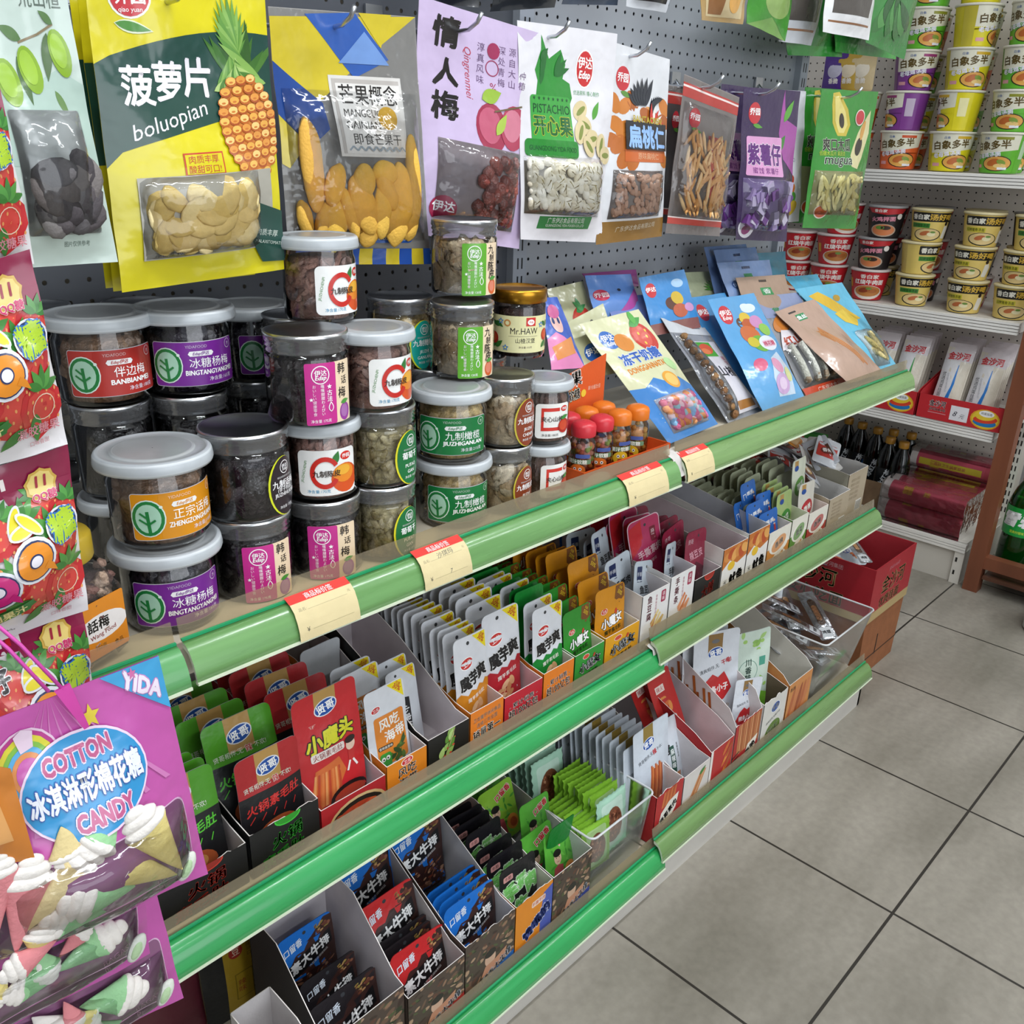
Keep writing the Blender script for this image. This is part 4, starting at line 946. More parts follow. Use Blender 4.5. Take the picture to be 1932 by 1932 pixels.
# --- papaya bags
def papaya(lab, quad, Y, seed, front=True):
    A = Art(11.5, 22.5, '2f8a2c', 'film'); A.back = '2c7c2a'
    A.poly([(2.4, 22.0), (3.6, 22.2), (5.8, 19.6), (6.6, 17.2), (5.9, 15.4), (4.2, 15.4), (3.0, 17.4), (2.4, 20.2)], 'c9b43c'); A.poly([(2.8, 21.4), (3.5, 21.6), (5.3, 19.2), (6.0, 17.2), (5.4, 15.9), (4.4, 15.9), (3.4, 17.8)], 'e0d27c'); A.ell(4.7, 17.8, .5, 1.2, '2c2418', 14)
    A.poly([(10.6, 19.6), (10.9, 16), (9.6, 12), (8.6, 10.2), (7.2, 10.6), (7.0, 12.4), (8.4, 16)], 'd8cf9c'); A.ell(8.7, 13.8, .7, 1.5, '2c2418', -16); A.ell(9.4, 16.4, .4, 1.6, 'cf9a4c', -12)
    A.ell(8.4, 18.4, 1.0, 1.3, 'e8dcd0'); A.ell(8.4, 18.4, .85, 1.1, 'c5303a'); A.text('爽口木瓜', 4.2, 14.0, 2.1, '1a1a14', bold=.03, out='e8f0d8', ow=.03, wmax=5.4); A.text('低糖木瓜片 果蔬类', 3.4, 12.6, .8, 'b8c83c', wmax=4.8)
    A.text('mugua', 4.6, 11.2, 2.0, '17301a', bold=.02, out='e6eee0', ow=.04, wmax=6.6, shear=.1)
    A.rect(.6, 2.4, 10.6, 9.8, '9a9a70'); A.ell(2.6, 2.9, 1.2, 1.2, 'e8dcd0'); A.ell(2.6, 2.9, 1.0, 1.0, 'c8542c')
    return bag('papaya_bag', lab, quad, Y, A, .015, fill=pieces(['e2d68c', 'ece2a4', 'd6c878'], 'r', .021, 46, (.34, .10, 1), .08, 'candy', region=(.02, .02, .98, .95)) if front else None, win=(.6, 2.4, 10.6, 9.8) if front else None, rng=random.Random(seed), seed=seed)
papaya('green papaya bag with printed papaya halves, front-most of two', ((1550, 168), (1657, 173), (1614, 432), (1514, 430)), (.905, .92), 41)
papaya('green papaya bag behind the front papaya bag', ((1520, 164), (1600, 170), (1572, 424), (1496, 420)), (.965, .97), 42, False)
# --- hooks that carry them
for (px, py), Yb, lab in (((657, 52), .90, 'steel hook holding the mango bag'), ((895, 60), .90, 'steel hook holding the lilac plum bag'), ((1060, 72), .90, 'steel hook holding the pistachio bag'),
                          ((1213, 108), .90, 'steel hook holding the almond bag'), ((1350, 168), .89, 'steel hook holding the yam strip bags'), ((1456, 180), .89, 'steel hook holding the purple yam bags'),
                          ((1612, 186), .88, 'steel hook holding the papaya bags'), ((345, 4), .83, 'steel hook holding the pineapple bags')):
    p = at(px, py, Y=Yb); hook(p.x, p.z, Yb-.005, lab)
# --- bottoms of the bags on the row of hooks above
def topbag(name, lab, quad, Y, base, extra, seed, T=.014):
    A = Art(12, 22, base, 'film'); A.back = base
    extra(A); return bag(name, lab, quad, Y, A, T, seed=seed, wr=.003)
def x_brown(A): A.rect(1, 1, 11, 9, 'c8b48a'); A.rect(1.5, 1.5, 5, 9, '8a5a2c'); A.ell(8, 5, 2, 3, 'd8a04c')
def x_green(A): A.poly([(0, 0), (6, 3), (12, 0), (12, 8), (0, 8)], '3f8a2c'); A.ell(7, 6, 4, 3, '8aa85c')
def x_white(A): A.rect(1.5, 4, 10.5, 20, '4a4440'); A.rect(1, 2.2, 11, 2.6, '8a5a34')
def x_dark(A): A.rect(1, 2, 11, 9, '23262c'); A.rect(2, 3, 6, 6, '9aa2b0')
def x_green2(A):
    for k in range(9): A.leaf(1+k*1.1, 2+(k % 3), 6, 2.2, 60+9*k, ['2f6f30', '4a8a44', '1f5424'][k % 3])
specs = [('snack_pouch', 'dark bag bottom peeking in at the top edge left of the pegboard slots', ((820, -160), (930, -150), (905, 14), (800, 6)), .95, '22262e', x_dark),
         ('snack_pouch', 'black silver-edged bag bottom at the top edge, above the lilac bag', ((960, -170), (1075, -160), (1048, 14), (925, 22)), .97, '20242a', x_dark),
         ('snack_pouch', 'blue-grey bag bottom at the top edge above the pistachio bag', ((1085, -150), (1190, -140), (1165, 10), (1060, 8)), .98, '3a4454', x_dark),
         ('snack_pouch', 'white and black bag bottom at the top edge above the almond bag', ((1195, -150), (1300, -140), (1258, 24), (1180, 12)), .96, 'c9ccd2', x_dark),
         ('dried_root_bag', 'brown and cream bag bottom in the upper row of hooks', ((1320, -160), (1430, -150), (1400, 46), (1322, 38)), .93, 'a88a58', x_brown),
         ('leafy_bag', 'bag with a green leaf print at the foot, in the upper row', ((1430, -160), (1530, -150), (1480, 78), (1408, 44)), .95, '6f9a4a', x_green),
         ('silver_bag', 'silver-white bag with a dark window, left of the two in the upper row', ((1500, -160), (1590, -150), (1532, 86), (1470, 78)), .955, 'bfc2c8', x_white),
         ('silver_bag', 'white bag with a brown line at its foot, right of the silver-white bag', ((1575, -160), (1668, -150), (1640, 76), (1552, 60)), .90, 'e2e2e4', x_white),
         ('herb_bag', 'green bag of leafy herbs at the right end of the upper row', ((1655, -160), (1765, -150), (1706, 112), (1632, 80)), .92, '2f7c34', x_green2)]
for i, (n_, l_, q_, Y_, c_, f_) in enumerate(specs): topbag(n_, l_, q_, Y_, c_, f_, 50+i)
for i, (q_, Y_) in enumerate((((1470, -100, 1590, -95, 1590, 108, 1487, 104), .99), ((1570, -100, 1680, -95, 1692, 112, 1575, 98), .98))):
    A = Art(12, 20, '2c8a34', 'film'); A.back = '2a7a30'; A.rect(0, 0, 12, 2, '37a03c')
    bag('green_bag', ['green bag foot showing below the silver-white bags', 'green bag foot showing below the herb bag'][i], tuple((q_[k], q_[k+1]) for k in (0, 2, 4, 6)), Y_, A, .008, seed=70+i, wr=.004)
# ================================================================== CARTONS AND POUCHES
def carton(name, label, x0, x1, yf, z, depth, hf, hb, out, inn, art=None, prof=None, rim='efe9e4', side=None, cat='display box', lean=0, back=None, ragged=0, th=.0012, group=None, flap=None):
    """open-topped display carton: low front, side walls rising to the back along prof [(share of depth, height)]"""
    prof = prof or [(0, hf), (.12, hf+.004), (.75, hb), (1, hb)]
    b = MB(); W = x1-x0
    rr = random.Random(int(x0*1e4))
    n = 14 if ragged else 1
    top = [(W*k/n, 0, hf+(rr.uniform(-1, 1)*ragged if 0 < k < n else 0)) for k in range(n, -1, -1)]
    b.prism([(0, 0, 0), (W, 0, 0)]+top, (0, th, 0), out, 'paper', inn, rim)
    for x, s in ((0, 1), (W, -1)):
        pts = [(x, 0, 0)]+[(x, f*depth, h) for f, h in prof]+[(x, depth, 0)]
        a_, c_ = (out, inn) if s > 0 else (out, inn)
        b.prism(pts, (th*s, 0, 0), side or a_, 'paper', c_, rim)
    hh = prof[-1][1]
    b.prism([(0, depth, 0), (W, depth, 0), (W, depth, hh), (0, depth, hh)], (0, -th, 0), back or out, 'paper', inn, rim)
    b.box(0, 0, 0, W, depth, th, inn, 'paper')
    if art:
        s = W/(art.W*.01); sz = hf/(art.H*.01)
        art.emit(b, lambda u, v, d: (u*s, -d-.0002, v*sz), None, .00012)
    if flap:
        fh, fa = flap
        b.prism([(0, depth, hh), (W, depth, hh), (W*.97, depth+fh*math.sin(fa), hh+fh*math.cos(fa)), (W*.03, depth+fh*math.sin(fa), hh+fh*math.cos(fa))], (0, th, th), inn, 'paper', out, rim)
    o = b.build(name); o.location = (x0, yf, z+.0006); o.rotation_euler = (lean, 0, 0)
    return tag(o, label, cat, group)
def packet_mesh(name, art, T, mt='packet', back='cfd2d6', header=.72, wv=.0012, seed=0, serr=0):
    """sealed pouch standing on its lower edge, printed side towards -Y"""
    W, H = art.W*.01, art.H*.01; b = MB()
    def th(u, v):
        s, t = u/W, v/H; e = max(0, math.sin(PI*min(max(s, 0), 1)))**.6
        if t > header: q = .06
        else: q = .06+.94*max(0, math.sin(PI*min(1, max(0, (t-.02)/(header-.02)))))**.55
        return T*.5*e*q
    def fn(u, v, d):
        s, t = u/W, v/H
        w_ = wv*noise.noise(Vector((s*2+seed, t*3, seed)))*2
        return (u-W/2, -th(u, v)-d+w_-.0003, v)
    art.emit(b, fn, .012, .00016)
    B = Art(art.W, art.H, None); f0 = art.it[0]; B.it.append((f0[0], [tuple(reversed(q)) for q in f0[1]], back, mt, 0, f0[5]))
    B.emit(b, lambda u, v, d: (u-W/2, th(u, v)*.9+wv*noise.noise(Vector((u/W*2+seed, v/H*3, seed)))*2+.0003, v), .012, 0)
    me = mesh_of(name, b); me['T'] = T
    return me
def put(me, name, label, cat, loc, tilt, yaw=0, group=None, scale=1, roll=0):
    o = bpy.data.objects.new(name, me); COL.objects.link(o); o.location = loc; o.rotation_euler = (tilt, roll, yaw)
    if scale != 1: o.scale = (scale,)*3 if not isinstance(scale, tuple) else scale
    o['label'] = label; o['category'] = cat
    if group: o['group'] = group
    return o
RP = random.Random(77)
def row(me, name, cat, x, y0, z, n, pitch, tilt, front, behind, group, dz=0, jit=.0015, yawj=.04, scale=1, rise=0, tj=.02, xstep=0, alt=None, roll=0):
    """n pouches one behind the other; the foremost has its own label"""
    for k in range(n):
        m = alt[k % len(alt)] if alt else me
        put(m, name, front if k == 0 else behind, cat, (x+RP.uniform(-jit, jit)+xstep*k, y0+k*pitch, z+.0025+rise*k+(RP.uniform(0, dz) if k else 0)),
            -(tilt+RP.uniform(-tj, tj)), RP.uniform(-yawj, yawj), group if k else None, scale, roll+RP.uniform(-.02, .02) if k else roll)
# ---- pouch artwork (cm)
def oval(A, x, y, r, txt='贤哥', c='1d4fa0', a=10):
    A.ell(x, y, r*1.5, r, 'e6e8ee', a); A.ell(x, y, r*1.36, r*.88, c, a); A.text(txt, x, y, r*1.15, 'ffffff', a, .03, wmax=r*2.2)
def hole(A, x, y, r=.3): A.ell(x, y, r, r, '3a3c40')
def corner(A, st, c1='e9d418', c2='c42a20'):
    W, H = A.W, A.H; A.poly([(W-3.4, H-.25), (W-.35, H-.25), (W-.2, H-3.3)], c1); A.text(st, W-1.35, H-1.35, 1.0, c2, -42, .03); A.text('加量', W-1.05, H-.75, .55, c2, -42)
def P_head(col, tcol, name='毛肚'):
    A = Art(9.2, 15, col, 'packet', .9); A.rect(0, 0, 9.2, 9.6, '16171a'); A.rect(2.9, 10.6, 6.3, 15, 'b8904e'); oval(A, 4.6, 12.6, 1.15)
    A.text('贤哥相伴,无', 2.7, 10.5, .7, 'e6ecdc'); A.text('辣', 5.35, 10.5, .85, 'c8342c', bold=.03, out='f0f0e8', ow=.04); A.text('不欢!', 6.9, 10.5, .7, 'e6ecdc')
    A.text('火锅素毛肚', 4.6, 7.8, 1.5, tcol, 6, .03, shear=.2); A.ell(4.8, 3.2, 3.0, 2.0, 'a8522c'); A.ell(4.6, 3.4, 2.0, 1.2, 'c98a4c', 12)
    for k in range(5): A.line([(1+k*1.6, 5.6), (1.8+k*1.5, 6.5)], .12, tcol)
    return A
def P_xmt():
    A = Art(9.6, 17, 'c1242a', 'packet', .9); A.rect(3.2, 14.2, 6.4, 17, 'b8904e'); oval(A, 4.8, 14.5, 1.15)
    A.text('贤哥相伴,无', 2.9, 12.5, .65, 'e8c8c0'); A.text('辣', 5.5, 12.5, .8, 'ffffff', bold=.02); A.text('不欢!', 7.0, 12.5, .65, 'e8c8c0')
    A.text('小魔头', 4.6, 10.6, 2.3, 'd9d62a', 6, .06, out='161310', ow=.07, wmax=7.4, shear=.2); A.rect(1.4, 8.1, 6.4, 9.2, 'eadfd8', .3); A.text('火锅素毛肚', 3.9, 8.65, .85, '8a1c20', wmax=4.6)
    A.inc = .3; A.poly([(.6, 1.4), (1.8, 6.8), (5.4, 7.4), (6.4, 5.0), (3.4, .3), (.6, .2)], 'cf6a34')
    for k in range(8): A.poly([(1+.6*k, 1.2), (1.6+.5*k, 6.2), (1.9+.5*k, 6.2), (1.4+.6*k, 1.2)], ['e39a5c', 'b8482c', 'd87c44'][k % 3])
    A.ell(7.4, 8.2, .75, .85, 'e8c8b4'); A.ell(7.4, 8.9, .85, .5, '2a1a18'); A.rect(6.9, 5.8, 7.9, 7.4, 'c03030'); A.line([(7.1, 5.9), (6.6, 4.6)], .3, 'eeeae6'); A.line([(7.6, 5.9), (8.2, 4.8)], .3, 'eeeae6')
    A.ell(6.6, 1.2, 3.0, 1.8, '1a1414'); A.ell(6.7, 1.0, 2.6, 1.4, 'b8402a'); A.inc = 1
    return A
def P_fc():
    A = Art(8, 16.5, 'd5d8de', 'packet', .9); corner(A, '30%'); A.ell(2.0, 13.0, .95, .6, 'ffffff', 10); A.ell(2.0, 13.0, .85, .5, 'c42a2c', 10); A.text('卫龙', 2.0, 13.0, .6, 'ffffff', 10)
    A.rect(1.3, 3.0, 7.3, 11.6, 'd9822c', .5); A.text('风吃', 4.2, 10.2, 2.0, 'f2f0ea', 6, .03); A.text('海带', 5.0, 8.0, 2.0, 'f2f0ea', 6, .03)
    A.rect(1.5, 5.8, 4.4, 6.5, '2a2622', .3); A.text('香辣酱香味', 2.95, 6.15, .5, 'efe9dc')
    A.inc = .3
    for k in range(12): A.leaf(4.3+(k % 4)*.6, 3.2+(k//4)*1.1, 1.9, .8, 20+37*k, ['46602c', '5c7a38', '36502a'][k % 3])
    A.inc = 1; A.rect(1.6, .6, 3.8, 5.2, '3f9a3c', .5); A.ell(2.2, 4.2, .4, .4, 'f4f4ee'); A.ell(3.1, 4.3, .4, .4, 'f4f4ee'); A.ell(2.25, 4.15, .15, .15, '1c1c1c'); A.ell(3.05, 4.25, .15, .15, '1c1c1c')
    return A
def P_50():
    A = Art(7.4, 17, 'd0d4da', 'packet', .9); corner(A, '50%'); hole(A, 2.4, 15.8); A.poly([(2.2, 2.0), (4.4, 2.4), (4.8, 10.6), (3.0, 11)], '1c1c1e'); A.text('小串烧', 3.6, 6.6, 1.7, 'eeeeee', -88, .03)
    for k in range(5): A.leaf(3.4, 1.0+k*.8, 2.2, .9, 20+20*k, ['7fa63c', '5c8a34'][k % 2])
    return A
def P_my(col):
    A = Art(7.6, 16.8, 'dadce2', 'packet', .9); corner(A, '30%'); hole(A, 3.2, 15.6, .32)
    A.poly([(0, 0), (7.6, 0), (7.6, 8.2), (6.6, 8.6), (6.0, 7.8), (5.0, 8.2), (4.2, 7.4), (3.0, 7.8), (2.2, 7.0), (.8, 7.6), (0, 7.0)], col)
    A.ell(2.7, 12.3, 1.5, .95, 'ffffff', 12); A.ell(2.7, 12.3, 1.35, .82, 'c8302c', 12); A.text('卫龙', 2.7, 12.3, .9, 'ffffff', 12, .02)
    for i, ch in enumerate('魔芋爽'): A.text(ch, 1.9+1.9*i, 9.2+.55*i, 2.3, '141214', 8, .06, out='f0f0f0', ow=.05)
    A.text('魔芋素毛肚', 4.2, 6.4, .8, 'f2ece4', 10, .02)
    A.inc = .3
    for k, (x, y) in enumerate(((3.0, 3.6), (3.8, 4.6), (4.6, 3.8), (5.2, 4.8), (3.6, 2.6), (4.8, 2.6), (4.2, 1.6))): A.ell(x, y, 1.0, .55, ['dba878', 'e8bd92', 'cf9464'][k % 3], 40*k)
    A.inc = 1
    return A
def P_xn(col):
    A = Art(8, 13.4, col, 'packet', 1.0); A.poly([(5.4, 13.2), (7.6, 13.2), (7.9, 10.6), (6.6, 9.6), (5.2, 10.8)], '7c4a1c'); A.text('50%', 6.6, 11.6, .95, 'e2c02c', -40, .02); A.text('加量', 6.8, 12.5, .5, 'e2c02c', -40)
    A.ell(2.2, 9.2, .9, .55, 'f0e6dc', 8); A.ell(2.2, 9.2, .8, .46, 'c84a34', 8); A.text('卫龙', 2.2, 9.2, .5, 'ffffff', 8)
    A.text('小魔女', 4.2, 7.0, 2.0, 'f2f2f2', 6, .05, out='1c1a1c', ow=.07, wmax=5.6, shear=.1); A.text('魔芋素毛肚', 4.3, 5.2, .85, '1f3a1c', 6, .03); A.ell(5.4, 8.4, .5, .3, 'c0342c', 60)
    A.text('香辣味', 4.2, 3.8, .6, '1f3a1c'); A.inc = .3
    for k in range(5): A.ell(2.6+.8*k, 2.0+.4*(k % 2), .9, .5, ['dba878', 'c98c5c'][k % 2], 50*k)
    A.inc = 1
    return A
def P_wh(c1='3c6cb0', t='鱼豆腐', food='c9703c'):
    A = Art(8, 14.5, 'c9d3dc', 'packet', 1.2); A.rect(1.2, 10.2, 3.2, 13.4, '23305a', .2); A.text('手撕', 2.2, 11.8, .9, 'e8ecf2'); hole(A, 5.2, 13.2)
    A.text(t, 4.6, 8.6, 1.7, '1d2024', 0, .04, wmax=5.4); oval(A, 2.6, 5.4, .9); A.inc = .3
    for k in range(6): A.ell(4.6+.4*k, 4.4-.5*(k % 3), 1.3, .6, [food, 'b3542c', 'd8925c'][k % 3], 30*k)
    A.inc = 1; return A
def P_pink(col='b5305c', t='手撕素肉', c2='7a1c30'):
    A = Art(8.2, 16, 'd7b8c2', 'packet', 1.2); A.rect(.2, .2, 8.0, 15.8, col, 1.1); A.poly([(.2, 9), (3.6, 11.5), (3.4, 15.6), (.4, 14.6)], 'c3242c'); hole(A, 4.4, 14.4)
    A.text(t, 4.6, 9.4, 1.6, 'e8c4cc', 8, .03, wmax=6.2); A.text('香辣味', 4.8, 7.4, .8, 'e8c4cc', 8); A.rect(5.4, 10.8, 6.9, 13.6, c2, .2); A.text('麻辣', 6.15, 12.2, .9, 'e8d0d0', vert=True)
    A.inc = .3
    for k in range(5): A.ell(3.2+.8*k, 3.4+.5*(k % 2), 1.2, .5, ['c9845c', 'b5643c'][k % 2], 35*k)
    A.inc = 1; return A
def P_dark():
    A = Art(8.2, 15, '8c1f3c', 'packet', 1.2); A.poly([(0, 0), (8.2, 0), (8.2, 7), (4, 9), (0, 6)], '5c1428'); A.text('辣豆皮', 4.2, 10.4, 1.6, 'd89aa8', 6, .03); A.text('贤哥', 2.2, 13, 1.0, 'd8b8c0'); hole(A, 5, 13.8); A.ell(4.4, 4, 2.4, 1.4, 'a8523c')
    return A
def P_bl():
    A = Art(7, 12.5, '2a6cc0', 'packet', 1.0); A.rect(0, 0, 7, 3.4, 'd8dce2'); A.text('口唇香', 3.2, 9.6, 1.5, 'f0f2f6', 6, .04, wmax=4.8); A.ell(5.6, 9.2, .5, .7, 'e8c8b0'); A.rect(5.2, 7.2, 6.0, 8.6, 'b83a3c'); hole(A, 3.2, 11.6, .25)
    A.ell(3.4, 5.4, 1.9, 1.1, '9cb4d8'); A.text('鸡爪', 2.4, 1.8, 1.2, '2a3a8c', bold=.03); return A
def P_gw(base='dfe3cf', c='5f9a3c', t='蔬菜'):
    A = Art(7, 12.5, base, 'packet', 1.0); A.ell(3.5, 6.6, 2.6, 1.9, c, 20); A.text(t, 3.5, 6.8, 1.5, 'eef0e6', 12, .03); A.rect(1.4, 10.2, 3.0, 12.2, 'b8904e'); A.ell(2.2, 10.6, .9, .6, '1d4fa0'); A.text('贤哥', 4.4, 3.4, .8, c); return A
def P_steak(col):
    A = Art(11, 14, col, 'packet', 1.1)
    A.inc = .1; rr = random.Random(5); A.poly([(11, 3.2), (11, 13.4), (9.4, 13.6), (6.6, 11.4), (3.0, 9.4), (1.4, 7.6), (1.2, 0), (11, 0)], '3c2420')
    for k in range(70): A.ell(rr.uniform(1.9, 10.8), rr.uniform(.2, 5.4), rr.uniform(.2, .7), rr.uniform(.12, .35), rr.choice(['6a3c2c', '8a5640', '4c2a22', 'a87458', '7c3c2c', 'b58a6c']), rr.uniform(-30, 60), 8)
    for k in range(20): A.ell(rr.uniform(7.4, 10.6), rr.uniform(11.2, 13.0), rr.uniform(.2, .6), rr.uniform(.12, .3), rr.choice(['8a5640', 'b58a5c', '6a3c2c', '8c7a3c']), rr.uniform(0, 60), 8)
    A.inc = 1
    A.poly([(1.0, 8.0), (10.3, 10.9), (10.4, 8.2), (1.6, 5.2)], '141315')
    A.text('素大牛排', 5.8, 8.3, 2.1, 'e9e9e9', 16, .05, wmax=8.4, shear=.15); A.text('大豆蛋白调味制品', 7.2, 6.9, .5, 'd8d8d8', 16, .01)
    A.text('口留香', 2.9, 11.2, 1.6, 'dde6f2', 14, .03, wmax=3.8, shear=.2); hole(A, 5.4, 12.9, .34)
    A.rect(1.9, 5.0, 4.3, 5.5, col); return A
def P_beef():
    A = Art(9.4, 14.5, '1b191b', 'packet', 1.2); A.rect(.12, .12, 9.28, 14.38, '17151a', 1.1)
    for i, (ch, x, y, s) in enumerate((('手', 2.4, 9.0, 3.4), ('撕', 5.4, 10.2, 2.6), ('牛', 4.6, 5.4, 3.6), ('肉', 7.6, 8.8, 3.4))): A.text(ch, x, y, s, '6db25c', 8, .09, out='cfe0c8', ow=.05)
    A.rect(1.0, 11.6, 3.4, 12.8, 'c8908c', .3); A.text('牛筋', 2.2, 12.2, .8, '3c1c1c'); A.inc = .2; rr = random.Random(6)
    A.ell(7.2, 3.6, 1.9, 1.7, 'e8e0d4', 40); A.ell(7.3, 3.6, 1.7, 1.5, '5c3428', 40)
    for k in range(14): A.ell(7.3+rr.uniform(-1.2, 1.2), 3.6+rr.uniform(-1, 1), .45, .22, rr.choice(['7c4c38', '4a261c', '99664c']), rr.uniform(0, 180), 8)
    A.inc = 1; return A
def P_farm(c1='58a83a'):
    A = Art(9, 13, c1, 'packet', 1.0); A.inc = .2; rr = random.Random(2)
    for k in range(26): A.leaf(rr.uniform(.4, 8), rr.uniform(.6, 9), 1.8, .5, rr.uniform(0, 360), rr.choice(['4a9a34', '6cb84a', '3c8a2c']))
    A.inc = 1; A.text('口留香', 6.2, 10.6, 1.5, 'b8242c', 20, .05, out='f2eae6', ow=.06, wmax=4.2); A.ell(3.4, 7.2, 1.0, 1.35, 'd9b49a'); A.ell(3.4, 8.2, 1.08, .75, '1c1816'); A.poly([(1.6, 1.6), (2.2, 5.4), (3.4, 5.9), (4.8, 5.4), (5.4, 1.6)], 'a8454c')
    A.ell(3.0, 7.3, .13, .1, '2a1c18'); A.ell(3.8, 7.3, .13, .1, '2a1c18'); A.line([(3.1, 6.5), (3.7, 6.5)], .1, 'a0564c')
    A.ell(7.0, 3.4, 1.5, 1.9, 'd88a3c', 20); A.ell(7.2, 3.2, .9, 1.2, 'b5522c', 20); return A
def P_serr(col='8fc63c'):
    A = Art(9, 12.5, None, 'packet'); p = []
    for side in range(4):
        for k in range(14):
            t = k/14; z = .25 if k % 2 else 0
            p.append([(t*9, z), (9-z, t*12.5), (9-t*9, 12.5-z), (z, 12.5-t*12.5)][side])
    A.poly(p, col); A.rect(1.3, 1.2, 7.7, 11.0, mix(col, 'ffffff', .25), .8); A.ell(4.5, 5.8, 2.7, 3.8, '7c4a34'); A.inc = .1; rr = random.Random(8)
    for k in range(50): A.ell(4.5+rr.uniform(-1.9, 1.9), 5.8+rr.uniform(-2.9, 2.9), .5, .28, rr.choice(['a8684c', '6a3828', '8c4c34', 'b88464', '54291c']), rr.uniform(0, 180), 8)
    A.inc = 1; return A
def P_xgw():
    A = Art(11, 19, 'c8d0da', 'packet', .5); A.poly([(3.2, 19), (6.2, 19), (6.2, 16), (4.7, 14.8), (3.2, 16)], '8c7434'); oval(A, 4.7, 15.2, 1.2); A.text('贤哥相伴,无', 3.4, 12.6, .8, '2a3040', 10); A.text('辣', 6.1, 13.0, 1.1, 'b8242c', 10, .03); A.text('不欢!', 7.7, 13.3, .8, '2a3040', 10)
    A.inc = .3
    for k in range(9): A.poly([(4.0+.45*k, 2.2+.2*(k % 2)), (4.5+.4*k, 10.6-.4*(k % 3)), (5.0+.4*k, 10.6-.4*(k % 3)), (4.5+.45*k, 2.2)], ['b85a2c', 'd07c44', 'a04a24'][k % 3])
    A.inc = 1; A.ell(7.6, 3.6, .5, .3, 'a01c2c', 60); return A
def P_mian():
    A = Art(8, 18, 'cdd4dc', 'packet', .6); A.text('面筋', 2.6, 12.6, 2.0, '16181c', -80, .06, vert=False); A.rect(3.2, 6.4, 4.9, 12.0, '1a4a3c'); A.poly([(3.2, 6.4), (4.9, 6.4), (4.05, 5.0)], '2a7a54'); A.text('麻辣味', 4.05, 9.4, 1.3, 'e6ecea', vert=True, bold=.03)
    for k in range(4): A.line([(4.4+.4*k, .8), (5.0+.35*k, 6.2)], .45, ['c98a5c', 'b8703c'][k % 2])
    A.text('香辣面筋串', 6.2, 10.6, .6, '3a3a3a', vert=True); return A
def P_redl():
    A = Art(7, 21, 'b82a26', 'packet', .5); A.rect(1.6, 17.0, 4.2, 18.4, 'ead8d0'); A.text('辣火', 2.9, 17.7, 1.0, 'b82a26'); A.inc = .3
    for k in range(8): A.ell(3.0+.6*(k % 3), 15.6-k*.9, 1.0, .5, ['d88a44', 'c8622c'][k % 2], 40*k)
    A.inc = 1; A.ell(4.2, 8.6, 1.0, .9, 'e0a42c'); A.line([(3.2, 10.4), (5.6, 9.4)], .4, 'e0a42c'); A.text('辣辣', 3.8, 5.2, 2.0, 'f0dcd4', 10, .05); A.ell(3.9, 2.2, 1.2, 1.2, 'ecd8d0'); A.ell(3.9, 2.2, 1.0, 1.0, 'b8242c'); A.text('伟', 3.9, 2.2, 1.0, 'ffffff'); return A
def P_lip():
    A = Art(9.5, 18.5, 'd3d7de', 'packet', .7); A.rect(3.0, 14.2, 6.0, 18, '8c6c3c'); A.ell(4.5, 16.6, .8, .4, '6a6a6c'); oval(A, 4.6, 14.4, 1.1); A.text('清爽相伴,无', 3.2, 11.6, .75, '20242c', 14); A.text('干嘞!', 6.8, 12.6, .95, 'b8242c', 14, .03)
    A.poly([(1.4, 7.0), (2.4, 9.4), (3.8, 10.6), (4.9, 9.9), (6.2, 10.8), (7.2, 9.0), (7.9, 7.4), (6.4, 5.4), (4.4, 4.6), (2.6, 5.4)], 'c0282a'); A.text('辣条小子', 4.7, 7.7, 1.5, 'f0e4e2', 8, .05, wmax=4.8)
    A.inc = .3
    for k in range(16): A.line([(3.2+.22*k, .3), (2.2+.36*k, 3.8+.6*math.sin(k))], .14, ['9a6a34', 'c0945c'][k % 2])
    A.inc = 1; return A
def P_leafw():
    A = Art(9, 17, 'c6d6c9', 'packet', .5)
    for k, (x, y) in enumerate(((4.6, 14.6), (6.4, 15.2), (5.6, 13.6), (2.4, 15.6), (7.6, 6), (6.6, 3))): A.leaf(x, y, 1.9, .9, 30*k, ['8cb85c', 'a3c878'][k % 2]); A.ell(x+.6, y-.6, .5, .4, '9cc468')
    A.ring(3.8, 9.0, 2.1, 2.2, '5a8c7c'); A.text('川香味', 3.8, 9.2, 1.4, '1c3a30', vert=True, bold=.03); A.rect(6.4, 9.6, 7.9, 11.4, '4a9a84'); A.poly([(0, 0), (9, 0), (9, 3.4), (5, 5), (0, 3)], '7fc03c'); return A
def P_yell():
    A = Art(12, 24, 'a88a24', 'packet', .4); A.rect(0, 0, 3.4, 24, '16181a'); A.poly([(3.4, 24), (12, 24), (12, 14), (9, 17), (8, 22)], '5c1c20'); A.rect(9.4, 0, 12, 13, '4c1a1c')
    for k, ch in enumerate('爆炒豆'): A.ell(5.4, 18-3*k, 1.1, 1.1, 'a02c24'); A.text(ch, 5.4, 18-3*k, 1.3, 'e8d8c0')
    A.text('精选优质大豆香辣可口', 7.4, 14, .7, '4a3810', vert=True); A.rect(4.8, 3, 7.6, 8, '7c6818'); A.rect(4.95, 3.15, 7.45, 7.85, 'a88a24'); A.text('辣味', 5.8, 5.5, 1.2, '8a2c1c', vert=True); return A
def P_vac(food='a87a4c'):
    A = Art(6, 22, 'b9bcc2', 'silver', .6); A.rect(1.6, 6, 4.4, 18, '4a382c', 1.2, 'wetfood'); A.rect(2.0, 8, 3.8, 15, food, .8, 'wetfood'); A.rect(.8, 1, 5.2, 5, 'c9cdd0', .4, 'film'); A.text('鸡翅', 3, 3, 1.4, '23262a', bold=.04); return A
